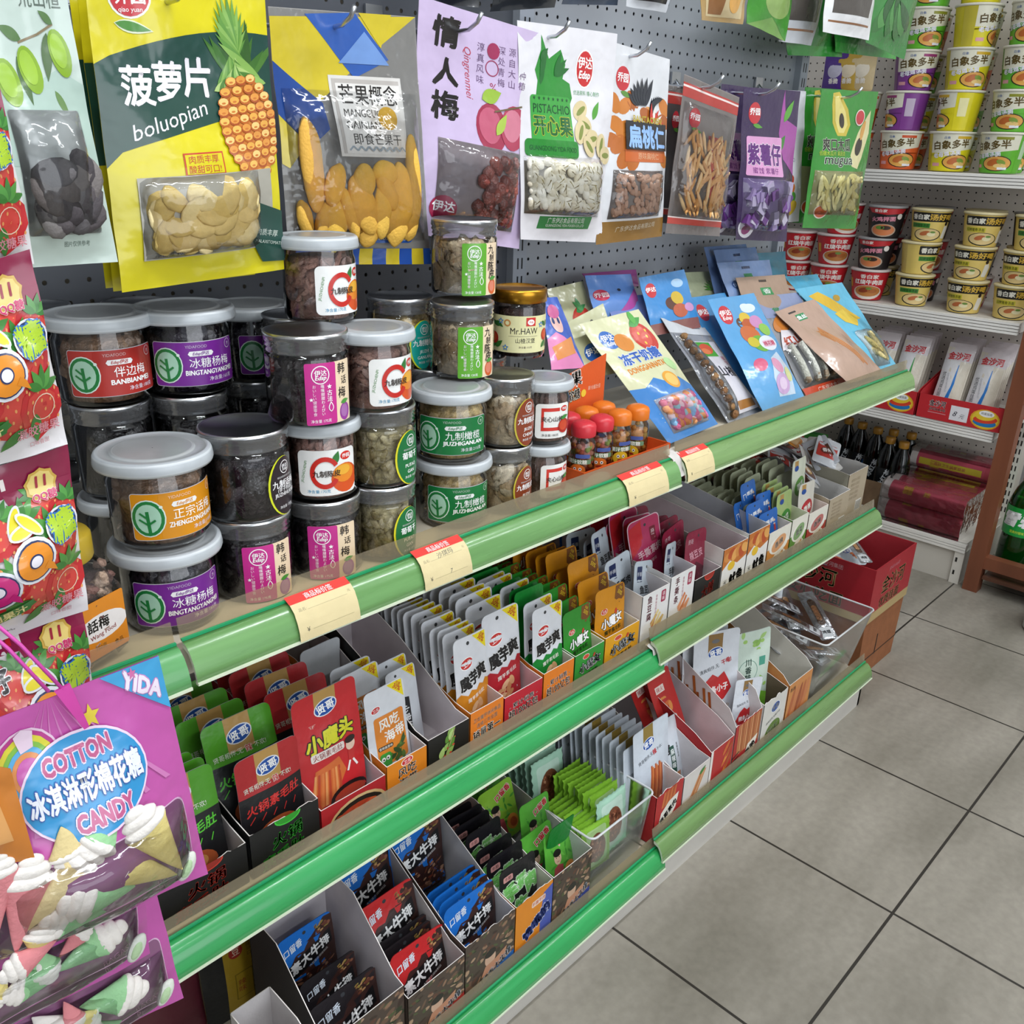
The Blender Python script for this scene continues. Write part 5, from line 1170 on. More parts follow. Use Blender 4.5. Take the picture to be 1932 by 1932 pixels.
PM = {}
for k_, (a_, T_, kw) in dict(hg=(P_head('4f9c22', '5fd03c'), .011, {}), hr=(P_head('b0262a', 'c8302c'), .011, {}), xmt=(P_xmt(), .014, {}), fc=(P_fc(), .009, {}), p50=(P_50(), .009, {}),
                             myo=(P_my('cf8420'), .010, {}), myr=(P_my('b0222e'), .010, {}), myg=(P_my('14802f'), .010, {}), gback=(Art(7.6, 16.8, '15812f', 'packet', .9), .010, dict(back='15812f')),
                             xng=(P_xn('2c8c2a'), .010, dict(back='2c7c2a')), xny=(P_xn('d08a14'), .010, dict(back='c48414')), wh=(P_wh(), .013, {}), wh2=(P_wh(t='手撕肉', food='d58a4c'), .013, {}),
                             pink=(P_pink(), .013, dict(back='8a2038')), dk=(P_dark(), .012, dict(back='5c1a28')), bl=(P_bl(), .008, dict(back='2a62b0')), gw=(P_gw(), .008, {}), gw2=(P_gw('a9c07a', '3c8a34', '青菜'), .008, {}), rw=(P_gw('dcd8cc', 'b8242c', '香辣'), .008, {}),
                             cre=(Art(7, 12.5, 'b9bfa2', 'packet', 1.0), .008, dict(back='a9b094')), crb=(Art(7, 12.5, '5c2430', 'packet', 1.0), .010, dict(back='4c1c28')),
                             stb=(P_steak('1c6cc4'), .011, dict(back='1b5fae')), str=(P_steak('c42a2c'), .011, dict(back='a42428')), stk=(P_steak('231f22'), .013, dict(back='1c1a1c')), beef=(P_beef(), .011, dict(back='2c2226')),
                             farm=(P_farm(), .009, dict(back='3c8c30')), farm2=(P_farm('86b838'), .009, dict(back='6a9c34')), serr=(P_serr(), .012, dict(back='86bc38', header=.95)), serr2=(P_serr('a9d3bc'), .012, dict(back='9cc4ae', header=.95)),
                             xgw=(P_xgw(), .012, {}), mian=(P_mian(), .010, {}), redl=(P_redl(), .010, dict(back='9c2422')), lip=(P_lip(), .013, {}), leafw=(P_leafw(), .010, {}), yel=(P_yell(), .012, dict(back='8a7420')),
                             vac=(P_vac(), .016, dict(back='a9acb2', header=.97)), vac2=(P_vac('8a5a34'), .016, dict(back='a9acb2', header=.97))).items():
    PM[k_] = packet_mesh('pouch', a_, T_, seed=hash(k_[0])*0+len(k_)*3.1+ord(k_[-1])*.37, **kw)
# ---- carton fronts (cm, 10 wide)
def F_blk(c, t1='火锅', t2='素毛肚'):
    A = Art(10, 7, '141416', 'print'); A.ell(5.4, 6.9, 1.9, 1.1, c); A.ell(5.4, 6.9, 1.7, .9, mix(c, '000000', .5)); A.text(t1, 5.2, 4.1, 2.2, c, 8, .03, shear=.2, wmax=5.4); A.text(t2, 4.4, 1.5, 2.0, c, 8, .03, shear=.2, wmax=8); return A
def F_bowl():
    A = Art(10, 5, 'a81e26', 'print'); A.ell(5.6, .8, 4.6, 3.4, 'c8a878'); A.ell(5.6, .6, 4.3, 3.1, '1c1412'); A.ell(5.6, .2, 4.0, 2.7, 'a83c22'); A.inc = .1; rr = random.Random(3)
    for k in range(40): A.ell(5.6+rr.uniform(-3, 3), rr.uniform(.2, 2.2), .8, .25, rr.choice(['c85a30', 'd87a44', '8c2c1c', 'b8402a']), rr.uniform(-40, 40), 8)
    A.inc = 1; return A
def F_fc():
    A = Art(8, 6, 'd9801c', 'print'); A.ell(4, 5.2, 1.2, .7, 'f4ece4', 8); A.ell(4, 5.2, 1.05, .58, 'c42a2c', 8); A.text('卫龙', 4, 5.2, .7, 'ffffff', 8); A.text('风吃', 4.0, 3.6, 1.8, 'f4f0ea', 4, .04); A.text('海带', 4.2, 1.6, 1.8, 'f4f0ea', 4, .04); return A
def F_leafb():
    A = Art(8, 6, '151515', 'print')
    for k, (x, y) in enumerate(((4.6, 5.4), (4.2, 4.2), (5.0, 4.4), (3.8, 3.0), (4.8, 3.2), (3.2, 1.9), (4.2, 2.1))): A.leaf(x-.9, y-.3, 2.0, 1.1, 35+18*(k % 3), ['8fb25c', '5c8a34', 'a9c878'][k % 3]); A.ell(x, y-.1, .25, .18, 'c84a34')
    A.line([(3.0, .9), (5.0, 5.8)], .12, 'b8a27a'); return A
def F_txt(bg, l1, l2, l3=None):
    A = Art(8, 6.5, bg, 'print')
    if l3: A.text(l1, 4, 5.0, .8, 'f4ece0', 3, .02, wmax=6.6); A.text(l2, 4, 3.9, .8, 'f4ece0', 3, .02, wmax=6); A.text(l3, 4, 2.2, 1.9, 'f8f2ea', 3, .06, wmax=6.6)
    else: A.text('- '+l1+' -', 4, 4.2, 1.1, 'f6ece6', 3, .04, wmax=6.4); A.text(l2, 4, 2.6, 1.7, 'f8f0ea', 3, .06, wmax=6.2); A.text('卫龙魔芋爽', 4, 1.3, .5, 'e8c0b0', 3)
    return A
def F_xn(bg):
    A = Art(8, 6.5, bg, 'print'); A.ell(3.0, 5.4, .9, .5, 'f0e6dc'); A.ell(3.0, 5.4, .8, .42, 'c84a34'); A.text('小魔女', 4.2, 3.6, 2.0, 'f2f2f2', 8, .05, out='1c1a1c', ow=.07, wmax=5.6); A.text('魔芋素毛肚', 4.2, 1.6, .9, '1f3a1c', 8, .03, wmax=5); A.ell(5.2, 5.0, .4, .25, 'b8342c', 60); return A
def F_white(t, food, k3=3):
    A = Art(8, 10, 'dbd9d8', 'print'); A.text(t, 2.2, 7.2, 1.4, 'a82c4c', bold=.03, vert=True, gap=1.15); A.rect(5.6, 7.2, 7.0, 9.4, '9c2c4c', .3); A.text('调味', 6.3, 8.3, .8, 'f0e4e4', vert=True); A.text('香辣味豆制品', 4.2, 7.4, .55, 'a85a6c', vert=True)
    A.inc = .3; rr = random.Random(len(t))
    for k in range(9):
        x, y = 3.2+rr.uniform(0, 3), 1.2+rr.uniform(0, 3); a = rr.uniform(30, 70); ca, sa = math.cos(math.radians(a)), math.sin(math.radians(a))
        A.poly([(x, y), (x+2.2*ca, y+2.2*sa), (x+2.2*ca-.6*sa, y+2.2*sa+.6*ca), (x-.6*sa, y+.6*ca)], food[k % len(food)])
    A.inc = 1; return A
def F_squid():
    A = Art(8, 10.5, 'dcd9d4', 'print'); A.poly([(0, 10.5), (8, 10.5), (8, 7.4), (5, 6.6), (2.4, 7.8), (0, 6.4)], 'b86a2c'); A.inc = .3
    for k in range(6): A.ell(1.6+1.1*k, 8.6+.5*(k % 2), 1.3, .9, ['c98442', 'b04c24', 'd89c54'][k % 3], 30*k)
    A.inc = 1; A.ell(3.0, 6.6, 1.2, .85, 'd9b02c'); A.text('鱿鱼', 5.0, 3.8, 2.4, '16130f', 8, .07, wmax=4.4, shear=.1); A.text('米米', 1.5, 3.0, 1.2, '2a2520', vert=True); A.line([(1.2, 1.2), (6.8, 1.8)], .1, '3a352e'); return A
def F_cup(col, t):
    A = Art(8, 9, col, 'print'); A.rect(0, 5.4, 8, 9, 'd8d4c8'); A.ell(4, 5.6, 3.4, 1.9, 'e4e0d6'); A.ell(4, 5.9, 2.6, 1.5, mix(col, 'ffffff', .1), 20); A.text(t, 4, 6.0, 1.4, 'eeeae0', 15, .03); A.ell(4.6, 2.4, 2.6, 1.8, 'd9cfc0', 10); A.inc = .3
    for k in range(8): A.ell(4.6+1.4*math.cos(k), 2.4+.9*math.sin(k*1.7), .8, .35, ['c49a5c', 'a8743c', 'd8b47c'][k % 3], 40*k)
    A.inc = 1; return A
def F_plain():
    A = Art(8, 8, 'a89a84', 'print')
    for k in range(5): A.text('配料表大豆蛋白', 3.2, 6.8-.7*k, .5, '8c7c64', wmax=4.6)
    A.rect(4.8, 1.2, 7.2, 3.2, 'd8d4cc')
    for k in range(11): A.rect(5.0+.2*k, 1.6, 5.0+.2*k+(.06 if k % 3 else .12), 3.0, '3c3a36')
    return A
def F_meat(c1='2a66b4'):
    A = Art(10, 11, '4a3c34', 'print'); A.inc = .1; rr = random.Random(9)
    for k in range(90): A.ell(rr.uniform(.2, 9.8), rr.uniform(2, 10.8), rr.uniform(.3, .9), rr.uniform(.15, .4), rr.choice(['6a5040', '8a6a54', '3a2a24', '4c5434', 'a88a70', '5c3c30', '2c3420']), rr.uniform(-40, 60), 8)
    A.inc = 1; A.poly([(0, 0), (10, 0), (10, 3.2), (6, 2.4), (3, 1.2), (0, 1.0)], c1); A.ell(5.0, 5.2, 1.1, 1.4, 'c9a48c'); A.ell(5.0, 6.2, 1.15, .7, '2a2220'); A.poly([(3.2, 2.6), (4, 4.2), (6, 4.4), (8.4, 5.2), (8.0, 3.4), (5, 2.2)], 'b88468')
    A.text('口留香大牛排', 5.8, 2.6, 1.4, 'dfe6f0', 22, .05, wmax=7.6, shear=.2); return A
def F_beefb():
    A = Art(8, 10, 'd98420', 'print'); A.poly([(0, 0), (8, 0), (8, 9.4), (6, 8.8), (5.2, 3), (0, 2.0)], '4a58a8'); A.rect(0, 2.0, 5.4, 10, 'd98420'); A.text('馋嘴的', 4.6, 4.6, 2.0, '3c4a9c', 30, .08, out='e8e8f0', ow=.05, wmax=6.4); A.rect(3.4, 7.6, 6.4, 8.6, 'e8d0c0', .3); A.text('手撕牛肉', 4.9, 8.1, .7, 'b8442c'); return A
def F_xg():
    A = Art(9, 11, 'b0242a', 'print'); A.inc = .3
    for k in range(7): A.poly([(2+.6*k, 7.4), (2.6+.6*k, 10.8), (3.1+.6*k, 10.8), (2.6+.6*k, 7.4)], ['c8703c', 'b0542c'][k % 2])
    A.inc = 1; A.poly([(1.2, 3.2), (2.0, 6.4), (4.4, 8.0), (7.6, 8.6), (7.0, 5.4), (4.8, 3.2)], 'e2ddd4'); A.text('贤哥素肉', 4.4, 5.6, 1.5, '1c1816', 30, .05, wmax=5.6); return A
def F_mian():
    A = Art(7, 10, 'd2ccc8', 'print')
    for k in range(4): A.line([(1.4+.5*k, 2.2), (4.6+.4*k, 8.6)], .4, ['c98a5c', 'b8703c', 'd8a47c'][k % 3])
    A.leaf(4.2, 8, 2.0, .8, 40, '3c7c34'); return A
def F_redg():
    A = Art(8, 10, 'b0262a', 'print'); A.inc = .3
    for k in range(10): A.ell(5.4+.6*(k % 3), 1.4+.8*k, 1.6, .5, ['c8642c', 'd8843c', 'a84a24'][k % 3], 50)
    A.inc = 1; A.rect(0, 0, .8, 10, 'e6e0dc'); return A
def F_stick():
    A = Art(7, 11, 'a82428', 'print'); A.inc = .3
    for k in range(12): A.line([(1.2+.5*k, 4.6), (1.0+.52*k, 10.8)], .34, ['b8824c', 'c99a64', 'a06c38'][k % 3])
    for k in range(5): A.line([(0, .8+.9*k), (1.8, 1.4+.9*k)], .3, '2a1a18')
    A.inc = 1; A.poly([(3.0, 2.0), (4.0, 5.2), (6.6, 6.0), (6.0, 2.8)], 'e8e0d4'); A.text('香脆', 4.8, 4.0, 1.3, '1c1612', 30, .05); return A
def F_bean():
    A = Art(8, 10, 'd3d0ca', 'print'); oval(A, 4.2, 8.0, .95); A.text('清爽相伴,无辣不欢', 3.8, 6.0, .55, '3a3a3a', 12, wmax=5.6); A.ell(4.2, 3.4, 2.6, 1.8, '5f7a34', 14); A.text('豆干', 4.2, 3.4, 1.7, 'e8ecd8', 12, .04); return A
def F_saus():
    A = Art(8, 11, 'c9864c', 'print'); A.inc = .3
    for k in range(5): A.ell(1.6+1.2*k, 6, .55, 3.6, ['b0603c', 'c67a50', '9c4e30'][k % 3], -12)
    A.inc = 1; A.text('香肠', 1.4, 9.6, .9, '2a1a14'); return A
# ================================================================== MIDDLE SHELF
YM = .772
def mrow(key, x0, x1, n, pitch, H, tilt=.12, **kw):
    me = PM[key]; W0 = {'hg': .092, 'hr': .092, 'xmt': .096, 'fc': .08, 'p50': .074}.get(key)
    return me
MB_ = dict(z=ZM)
def mc(label, x0, x1, hf, hb, out, inn, art, depth=.27, **kw):
    return carton('display_box', label, x0, x1-.001, YM, ZM, depth, hf, hb, out, inn, art, **kw)
mc('black carton with red lettering, leftmost on the middle shelf, half behind the cotton candy bag', .285, .392, .058, .10, '141416', 'd8cfd0', F_blk('c8382a'), ragged=.003)
mc('black carton with bright green lettering holding green and red headed pouches', .396, .491, .064, .105, '141416', 'cfc6c8', F_blk('3fc83a'), ragged=.004)
mc('red carton with a printed bowl of food, middle shelf', .493, .594, .042, .115, 'a81e26', 'd8ccd2', F_bowl())
mc('orange carton lettered in white, holding white and orange seaweed pouches', .596, .665, .052, .125, 'd9801c', 'cfc8cc', F_fc())
mc('black carton with a printed leaf skewer, nearly empty and white inside', .667, .744, .057, .150, '151515', 'd9d0d4', F_leafb(), prof=[(0, .057), (.1, .060), (.55, .125), (.8, .150), (1, .150)], flap=(.035, .3))
mc('orange carton with white slogan lettering, next to the leaf skewer carton', .746, .813, .062, .120, 'd9761c', 'd8c8c8', F_txt('dd7a22', '卫龙魔芋休闲食品', '连续三年全国', '销量第一'))
mc('red carton with white slogan lettering between two orange ones', .815, .898, .056, .115, 'b81e30', 'dcb8bc', F_txt('b81e30', '累计销售', '超100亿包'))
mc('orange carton holding green and white pouches', .900, .972, .060, .115, 'dd7a22', 'd8c8c0', F_txt('dd7a22', '累计销售', '超100亿包'))
mc('green carton with comic lettering, middle shelf', .974, 1.048, .060, .105, '2c8c34', 'd8d4b8', F_xn('2c8c34'))
mc('yellow carton with comic lettering, right of the green one', 1.050, 1.143, .062, .105, 'd89a1c', 'e0dcc8', F_xn('d89a1c'))
mc('white carton with printed tofu sticks, right of the yellow one', 1.147, 1.226, .104, .115, 'dbd9d8', 'd0cacc', F_white('鱼豆腐', ['d9c48a', 'c9a86a', 'b8683c']))
mc('white carton with printed orange sliced strips', 1.229, 1.306, .112, .120, 'dbd9d8', 'd0c8cc', F_white('手撕条', ['c9784c', 'd8926a', 'e0a884']))
mc('black carton with red lettering between two white cartons', 1.309, 1.398, .080, .105, '161416', 'c8c0c2', F_blk('c8382a', '大辣', '毛肚'))
mc('white squid-print carton with pink-white inside, left of two', 1.401, 1.488, .112, .135, 'dcd9d4', 'd8c8cc', F_squid())
mc('white squid-print carton, right of two, folded open and empty', 1.491, 1.571, .118, .150, 'dcd9d4', 'c9c9d0', F_squid(), flap=(.05, .9))
mc('orange and cream carton with an oval cup print, holding cream and blue pouches', 1.574, 1.666, .094, .120, 'c8843c', 'd8d0c0', F_cup('c8843c', '香辣'))
mc('green and cream carton with an oval cup print', 1.669, 1.741, .096, .120, '5f8a3c', 'd8d8c0', F_cup('5f8a3c', '蔬菜'))
mc('red and cream carton with an oval cup print', 1.744, 1.834, .090, .120, 'a83c30', 'd8c8c0', F_cup('a83c30', '香辣'))
mc('plain brown-grey carton with a printed barcode, white inside', 1.838, 1.94, .098, .112, 'a89a84', 'dcdad8', F_plain(), depth=.16)
carton('display_box', 'taller plain carton with barcode at the right end of the middle shelf, heaped with sachets', 1.945, 2.045, YM+.01, ZM, .24, .128, .132, '9c9888', 'dcdad8', F_plain())
z0 = ZM+.0018
row(PM['hg'], 'snack_pouch', 'snack pouch', .338, .80, z0, 3, .016, .16, 'green-headed pouch beside the cotton candy bag, in the leftmost black carton', 'green-headed pouch tucked behind another in the leftmost black carton', 'green-headed pouches, leftmost carton', scale=.97)
row(PM['hr'], 'snack_pouch', 'snack pouch', .443, .793, z0-.012+.012, 1, .02, .10, 'red-headed pouch with blue oval logo at the front of the green-lettered black carton', '', 'x', scale=.93)
row(PM['hg'], 'snack_pouch', 'snack pouch', .440, .828, z0+.012, 1, .02, .24, 'bright green-headed pouch directly behind the red-headed one', '', 'x')
row(PM['hg'], 'snack_pouch', 'snack pouch', .430, .866, z0+.004, 3, .036, .30, 'green-headed pouch third from the front, in the green-lettered black carton', 'green-headed pouch at the back of the green-lettered black carton', 'green-headed pouches at the back', xstep=-.004)
row(PM['xmt'], 'snack_pouch', 'snack pouch', .536, .800, z0+.004, 1, .02, .10, 'large red pouch with yellow comic lettering in the bowl-print carton', '', 'x')
row(PM['hr'], 'snack_pouch', 'snack pouch', .535, .845, z0+.006, 4, .038, .28, 'red-headed pouch just behind the large red pouch', 'red-headed pouch towards the back of the bowl-print carton', 'red-headed pouches in the bowl carton', xstep=-.001)
row(PM['fc'], 'snack_pouch', 'snack pouch', .629, .800, z0, 1, .02, .12, 'white pouch with orange panel and 30% corner, foremost in the seaweed carton', '', 'x', scale=.84)
row(PM['fc'], 'snack_pouch', 'snack pouch', .629, .856, z0, 2, .022, .12, 'white pouch with 30% corner, second from the front in the seaweed carton', 'grey-white pouch back in the seaweed carton', 'seaweed pouches', scale=.84)
put(PM['gback'] if False else PM['fc'], 'snack_pouch', 'grey-white pouch showing its barcode at the back of the seaweed carton', 'snack pouch', (.628, .965, z0+.004), -.05, PI, None, .84)
row(PM['p50'], 'snack_pouch', 'snack pouch', .690, .835, z0, 2, .022, .16, 'front white pouch with a 50% corner in the leaf skewer carton', 'second white pouch with a 50% corner, behind the front one', 'white pouches with 50% corner', scale=.72, rise=.006)
row(PM['myo'], 'snack_pouch', 'snack pouch', .782, .800, z0, 1, .02, .10, 'front white and orange pouch with black brush lettering', '', 'x', scale=(.85, 1, .93))
row(PM['myo'], 'snack_pouch', 'snack pouch', .781, .818, z0, 14, .0145, .10, 'white and orange pouch second from the front', 'white and orange pouch in the long row behind the front one', 'white and orange pouches', scale=(.83, .9, .93), dz=.008, yawj=.015, jit=.0006)
row(PM['myr'], 'snack_pouch', 'snack pouch', .850, .806, z0, 1, .02, .08, 'front white and red pouch with black brush lettering', '', 'x')
row(PM['myr'], 'snack_pouch', 'snack pouch', .853, .842, z0, 9, .019, .10, 'white and red pouch second from the front', 'white and red pouch in the row behind the front one', 'white and red pouches', dz=.008, yawj=.02)
row(PM['myg'], 'snack_pouch', 'snack pouch', .937, .794, z0-.006+.006, 1, .02, .08, 'front white and green pouch with black brush lettering', '', 'x', scale=(.86, 1, .9))
row(PM['myg'], 'snack_pouch', 'snack pouch', .936, .812, z0, 12, .0165, .09, 'white and green pouch second from the front', 'pouch in the white and green row behind the front one', 'white and green pouches', scale=(.86, .9, .92), yawj=.015, jit=.0006, dz=.012, alt=[PM['myg'], PM['gback'], PM['gback'], PM['myg'], PM['gback'], PM['myg']])
row(PM['xng'], 'snack_pouch', 'snack pouch', 1.011, .793, z0, 1, .02, .10, 'front green pouch with comic lettering and brown corner', '', 'x', scale=.88)
row(PM['xng'], 'snack_pouch', 'snack pouch', 1.010, .815, z0, 10, .022, .14, 'green pouch with brown corner, second from the front', 'green pouch with brown corner further back in its carton', 'green pouches with brown corners', scale=.9, dz=.03)
row(PM['xny'], 'snack_pouch', 'snack pouch', 1.096, .795, z0, 1, .02, .10, 'front yellow pouch with comic lettering and brown corner', '', 'x', scale=.94)
row(PM['xny'], 'snack_pouch', 'snack pouch', 1.092, .817, z0, 6, .024, .18, 'yellow pouch second from the front', 'yellow pouch further back in the yellow carton', 'yellow pouches', dz=.03)
put(PM['xny'], 'snack_pouch', 'tall yellow pouch standing above the green row, with 50% corner', 'snack pouch', (1.085, .972, z0+.055), -.12, .05)
put(PM['xny'], 'snack_pouch', 'yellow pouch highest at the back behind the tall yellow one', 'snack pouch', (1.078, 1.005, z0+.062), -.15, .02)
def jumble(keys, name, cat, x0, x1, y0, y1, zz, n, lab, grp, seed, scale=1, tl=(.0, .5), rl=.35, dz=.03):
    rr = random.Random(seed)
    for k in range(n):
        y = y0+(y1-y0)*(k+.5)/n
        put(PM[keys[k % len(keys)]], name, lab, cat, (rr.uniform(x0, x1), y, zz+rr.uniform(0, dz)), -rr.uniform(*tl), rr.uniform(-.3, .3), grp, scale, rr.uniform(-rl, rl))
put(PM['wh'], 'snack_pouch', 'pale blue-white pouch curling out of the tofu stick carton, foremost', 'snack pouch', (1.190, .802, z0+.010), -.18, .1, None, .86, .28)
put(PM['wh2'], 'snack_pouch', 'pale blue-white pouch leaning behind the foremost one in the tofu stick carton', 'snack pouch', (1.188, .838, z0+.014), -.12, 0, None, .9, -.1)
jumble(['wh', 'wh2'], 'snack_pouch', 'snack pouch', 1.180, 1.195, .862, .95, z0+.02, 3, 'pale blue-white pouch at the back of the tofu stick carton', 'white pouches in the tofu carton', 5, .9, (.05, .3), .2)
put(PM['wh2'], 'snack_pouch', 'white pouch standing crooked at the front of the sliced strip carton', 'snack pouch', (1.268, .800, z0+.02), -.1, .3, None, .88, .25)
jumble(['pink'], 'snack_pouch', 'snack pouch', 1.255, 1.280, .83, .99, z0+.012, 8, 'crimson pink pouch in the sliced strip carton', 'pink pouches', 6, .98, (.0, .3), .12, .028)
put(PM['stb'], 'snack_pouch', 'dark blue pouch behind the crimson pink pouches', 'snack pouch', (1.262, 1.02, z0+.05), -.1, .1, None, .8)
put(PM['dk'], 'snack_pouch', 'dark red pouch drooping over the front of the black carton', 'snack pouch', (1.352, .800, z0), -.10, .1, None, 1, .12)
jumble(['dk'], 'snack_pouch', 'snack pouch', 1.338, 1.368, .822, .95, z0, 7, 'dark red pouch fanned in the black carton with red lettering', 'dark red pouches', 8, 1.0, (.05, .4), .14, .012)
put(PM['redl'], 'snack_pouch', 'bright red flat pouch standing at the back of the black carton', 'snack pouch', (1.360, .985, z0), -.15, 0, None, .75)
# the maroon carton pushed in behind the tofu stick carton, with its own pouches
carton('display_box', 'carton of maroon pouches with a white back wall, pushed behind the tofu stick carton', 1.150, 1.226, YM+.274, ZM, .045, .10, .20, '6a1a2c', 'c9c4c6', None)
put(PM['pink'], 'snack_pouch', 'maroon pouch standing at the back behind the tall yellow pouch', 'snack pouch', (1.185, 1.055, z0+.055), -.05, 0, None, .85)
row(PM['cre'], 'snack_pouch', 'snack pouch', 1.618, .815, z0, 12, .015, .12, 'cream pouch with orange stripe at the front of the oval cup carton', 'cream-green pouch in the fanned row of the oval cup carton', 'cream pouches', dz=.012, yawj=.02)
for k, (x, y, zz, ro) in enumerate(((1.622, .795, .006, -.1), (1.585, .806, .03, -.05), (1.628, .812, .035, .05), (1.605, .83, .06, .0), (1.560, .815, .03, .1))):
    put(PM['bl'], 'snack_pouch', ['foremost blue pouch drooping from the orange cup carton', 'blue pouch left of the foremost one', 'blue pouch right behind the foremost one', 'tallest blue pouch, with a small figure printed on it', 'blue pouch leftmost of the blue group'][k], 'snack pouch', (x+.012, y, z0+zz), -.1-.05*k, .05*k-.1, None, .92, ro)
row(PM['gw2'], 'snack_pouch', 'snack pouch', 1.704, .800, z0+.012, 4, .014, .12, 'green pouch foremost in the green cup carton', 'green pouch behind the foremost one in the green cup carton', 'green cup pouches', rise=.004)
row(PM['cre'], 'snack_pouch', 'snack pouch', 1.704, .865, z0+.015, 8, .018, .12, 'cream pouch behind the green ones', 'cream pouch at the back of the green cup carton', 'cream pouches in the green carton', dz=.015)
put(PM['rw'], 'snack_pouch', 'cream pouch with red oval, foremost in the red cup carton', 'snack pouch', (1.786, .797, z0+.018), -.08, 0, None, 1)
put(PM['gw'], 'snack_pouch', 'tall cream pouch with blue oval above the red cup carton', 'snack pouch', (1.800, .826, z0+.055), -.1, .1, None, 1.05)
row(PM['cre'], 'snack_pouch', 'snack pouch', 1.790, .850, z0+.02, 7, .018, .14, 'cream pouch directly behind the tall one', 'cream pouch fanned behind the tall one in the red cup carton', 'cream pouches in the red carton', dz=.02)
jumble(['crb', 'dk'], 'snack_pouch', 'snack pouch', 1.69, 1.80, .93, 1.06, z0+.03, 9, 'maroon wrapper heaped at the back above the cup cartons', 'maroon wrappers', 15, .9, (.2, .7), .6, .04)
# heap of mixed sachets in the two plain cartons
def sachet_mesh(c1, c2, c3):
    A = Art(6.5, 9, c1, 'packet', .6); A.rect(.6, 2.2, 5.9, 7.2, c2, .5); A.ell(3.2, 4.6, 1.8, 1.2, c3, 20); A.text('香辣', 3.2, 4.7, 1.3, 'f0ece8', 15, .04); return packet_mesh('sachet', A, .012, seed=ord(c1[0]))
SM = [sachet_mesh('c9ccd2', 'b8342c', '6a2c24'), sachet_mesh('d6d3cf', '8a4a2c', 'c8342c'), sachet_mesh('b9bcc4', '5c3a2c', 'c9a05c'), sachet_mesh('dfdcd8', 'c9c4bc', 'b8242c')]
rr = random.Random(21)
for k in range(22):
    x = rr.uniform(1.865, 2.02); y = rr.uniform(.83, .97); zz = ZM+.085+.055*math.sin((x-1.85)/.2*PI)*rr.uniform(.3, 1)
    o = put(SM[k % 4], 'sachet', 'small glossy sachet in the heap over the two plain cartons', 'sachet', (x, y, zz), -rr.uniform(.7, 1.5), rr.uniform(-1.5, 1.5), 'heaped sachets', .9, rr.uniform(-.5, .5))
A = Art(9, 6, 'd88a24', 'packet', 1.5); A.rect(.8, .8, 8.2, 5.2, 'd8b07c', 1.2); o = put(packet_mesh('sachet', A, .016), 'sachet', 'orange-topped sachet lying on top of the heap', 'sachet', (1.985, .93, ZM+.155), -1.0, .3, None, .9)
# things standing behind the cartons in the half dark
for x0, x1, c1, lab, y, h in ((.47, .56, 'c3bcbc', 'grey-white carton end seen behind the red-headed pouches', 1.05, .19), (.565, .63, '7c1c20', 'dark red carton at the back under the price tag', 1.052, .20), (.66, .73, '8f96a4', 'grey carton at the back left of the leaf skewer carton flap', 1.056, .17),
                              (.86, 1.02, '4c1a3c', 'dark purple carton lying at the back above the white pouches', 1.05, .19), (1.32, 1.40, 'c4c0be', 'white carton wall at the back above the dark red pouches', 1.05, .18), (1.45, 1.60, 'bdb9b2', 'white carton with red lettering at the back, below the right price rail', 1.05, .20), (1.62, 1.80, 'b8b4ac', 'grey-white carton at the back of the cup cartons', 1.07, .20), (1.84, 1.92, '8c2c22', 'red tub at the back, right end of the middle shelf', 1.04, .19)):
    b = MB(); b.box(0, 0, 0, x1-x0, .028, h, c1, 'card')
    A = Art(8, 8, None, 'print'); A.text('法' if x0 == 1.45 else '香辣', 4, 6, 1.6, 'b8342c' if x0 != .86 else '6a3a5c', bold=.03); s_ = (x1-x0)/.08
    A.emit(b, lambda u, v, d: (u*s_, -d-.0003, v*h/.08), None)
    o = b.build('carton'); o.location = (x0, y, ZM+.0006); tag(o, lab, 'carton')

# ================================================================== BOTTOM SHELF
YB = .712
_old = [.300, .392, .488, .606, .716, .800, .905, .965, 1.100, 1.206, 1.290, 1.392, 1.492, 1.585, 1.665, 1.705, 2.035]
_new = [.330, .445, .573, .682, .789, .877, .976, .980, 1.158, 1.249, 1.342, 1.428, 1.535, 1.645, 1.760, 1.785, 2.040]
def bx(x): return float(np.interp(x, _old, _new))
def bc(label, x0, x1, hf, hb, out, inn, art, depth=.30, **kw):
    return carton('display_box', label, x0, x1, YB, ZB, depth, hf, hb, out, inn, art, **kw)
zb = ZB+.0018
bc('torn white carton corner at the bottom edge, left of the black steak carton', .352, .408, .205, .210, 'd6d2d2', 'cfcaca', None, ragged=.006, depth=.07)
carton('display_box', 'black carton with open grey flap holding black steak pouches, leftmost on the bottom shelf', bx(.392), bx(.487), YB+.005, ZB, .18, .13, .225, '2c2a2c', 'c9c2c6', F_meat('8a2422'), flap=(.035, -.5), prof=[(0, .13), (.1, .135), (.6, .22), (1, .225)])
carton('display_box', 'meat-print carton with red foot holding red and blue steak pouches', bx(.490), bx(.606), YB, ZB, .26, .105, .235, '4a3c34', 'c9c4c4', F_meat('a8302c'), prof=[(0, .105), (.12, .11), (.7, .20), (1, .235)], flap=(.06, .5))
carton('display_box', 'meat-print carton with blue foot holding blue steak pouches', bx(.608), bx(.716), YB, ZB, .26, .115, .215, '4a3c34', 'c9c8cc', F_meat('2a66b4'), prof=[(0, .115), (.12, .12), (.7, .20), (1, .215)], ragged=.003)
carton('display_box', 'orange and blue carton holding black beef pouches with green lettering', bx(.718), bx(.800), YB, ZB, .24, .115, .165, 'd98420', 'cfc8c0', F_beefb(), ragged=.003)
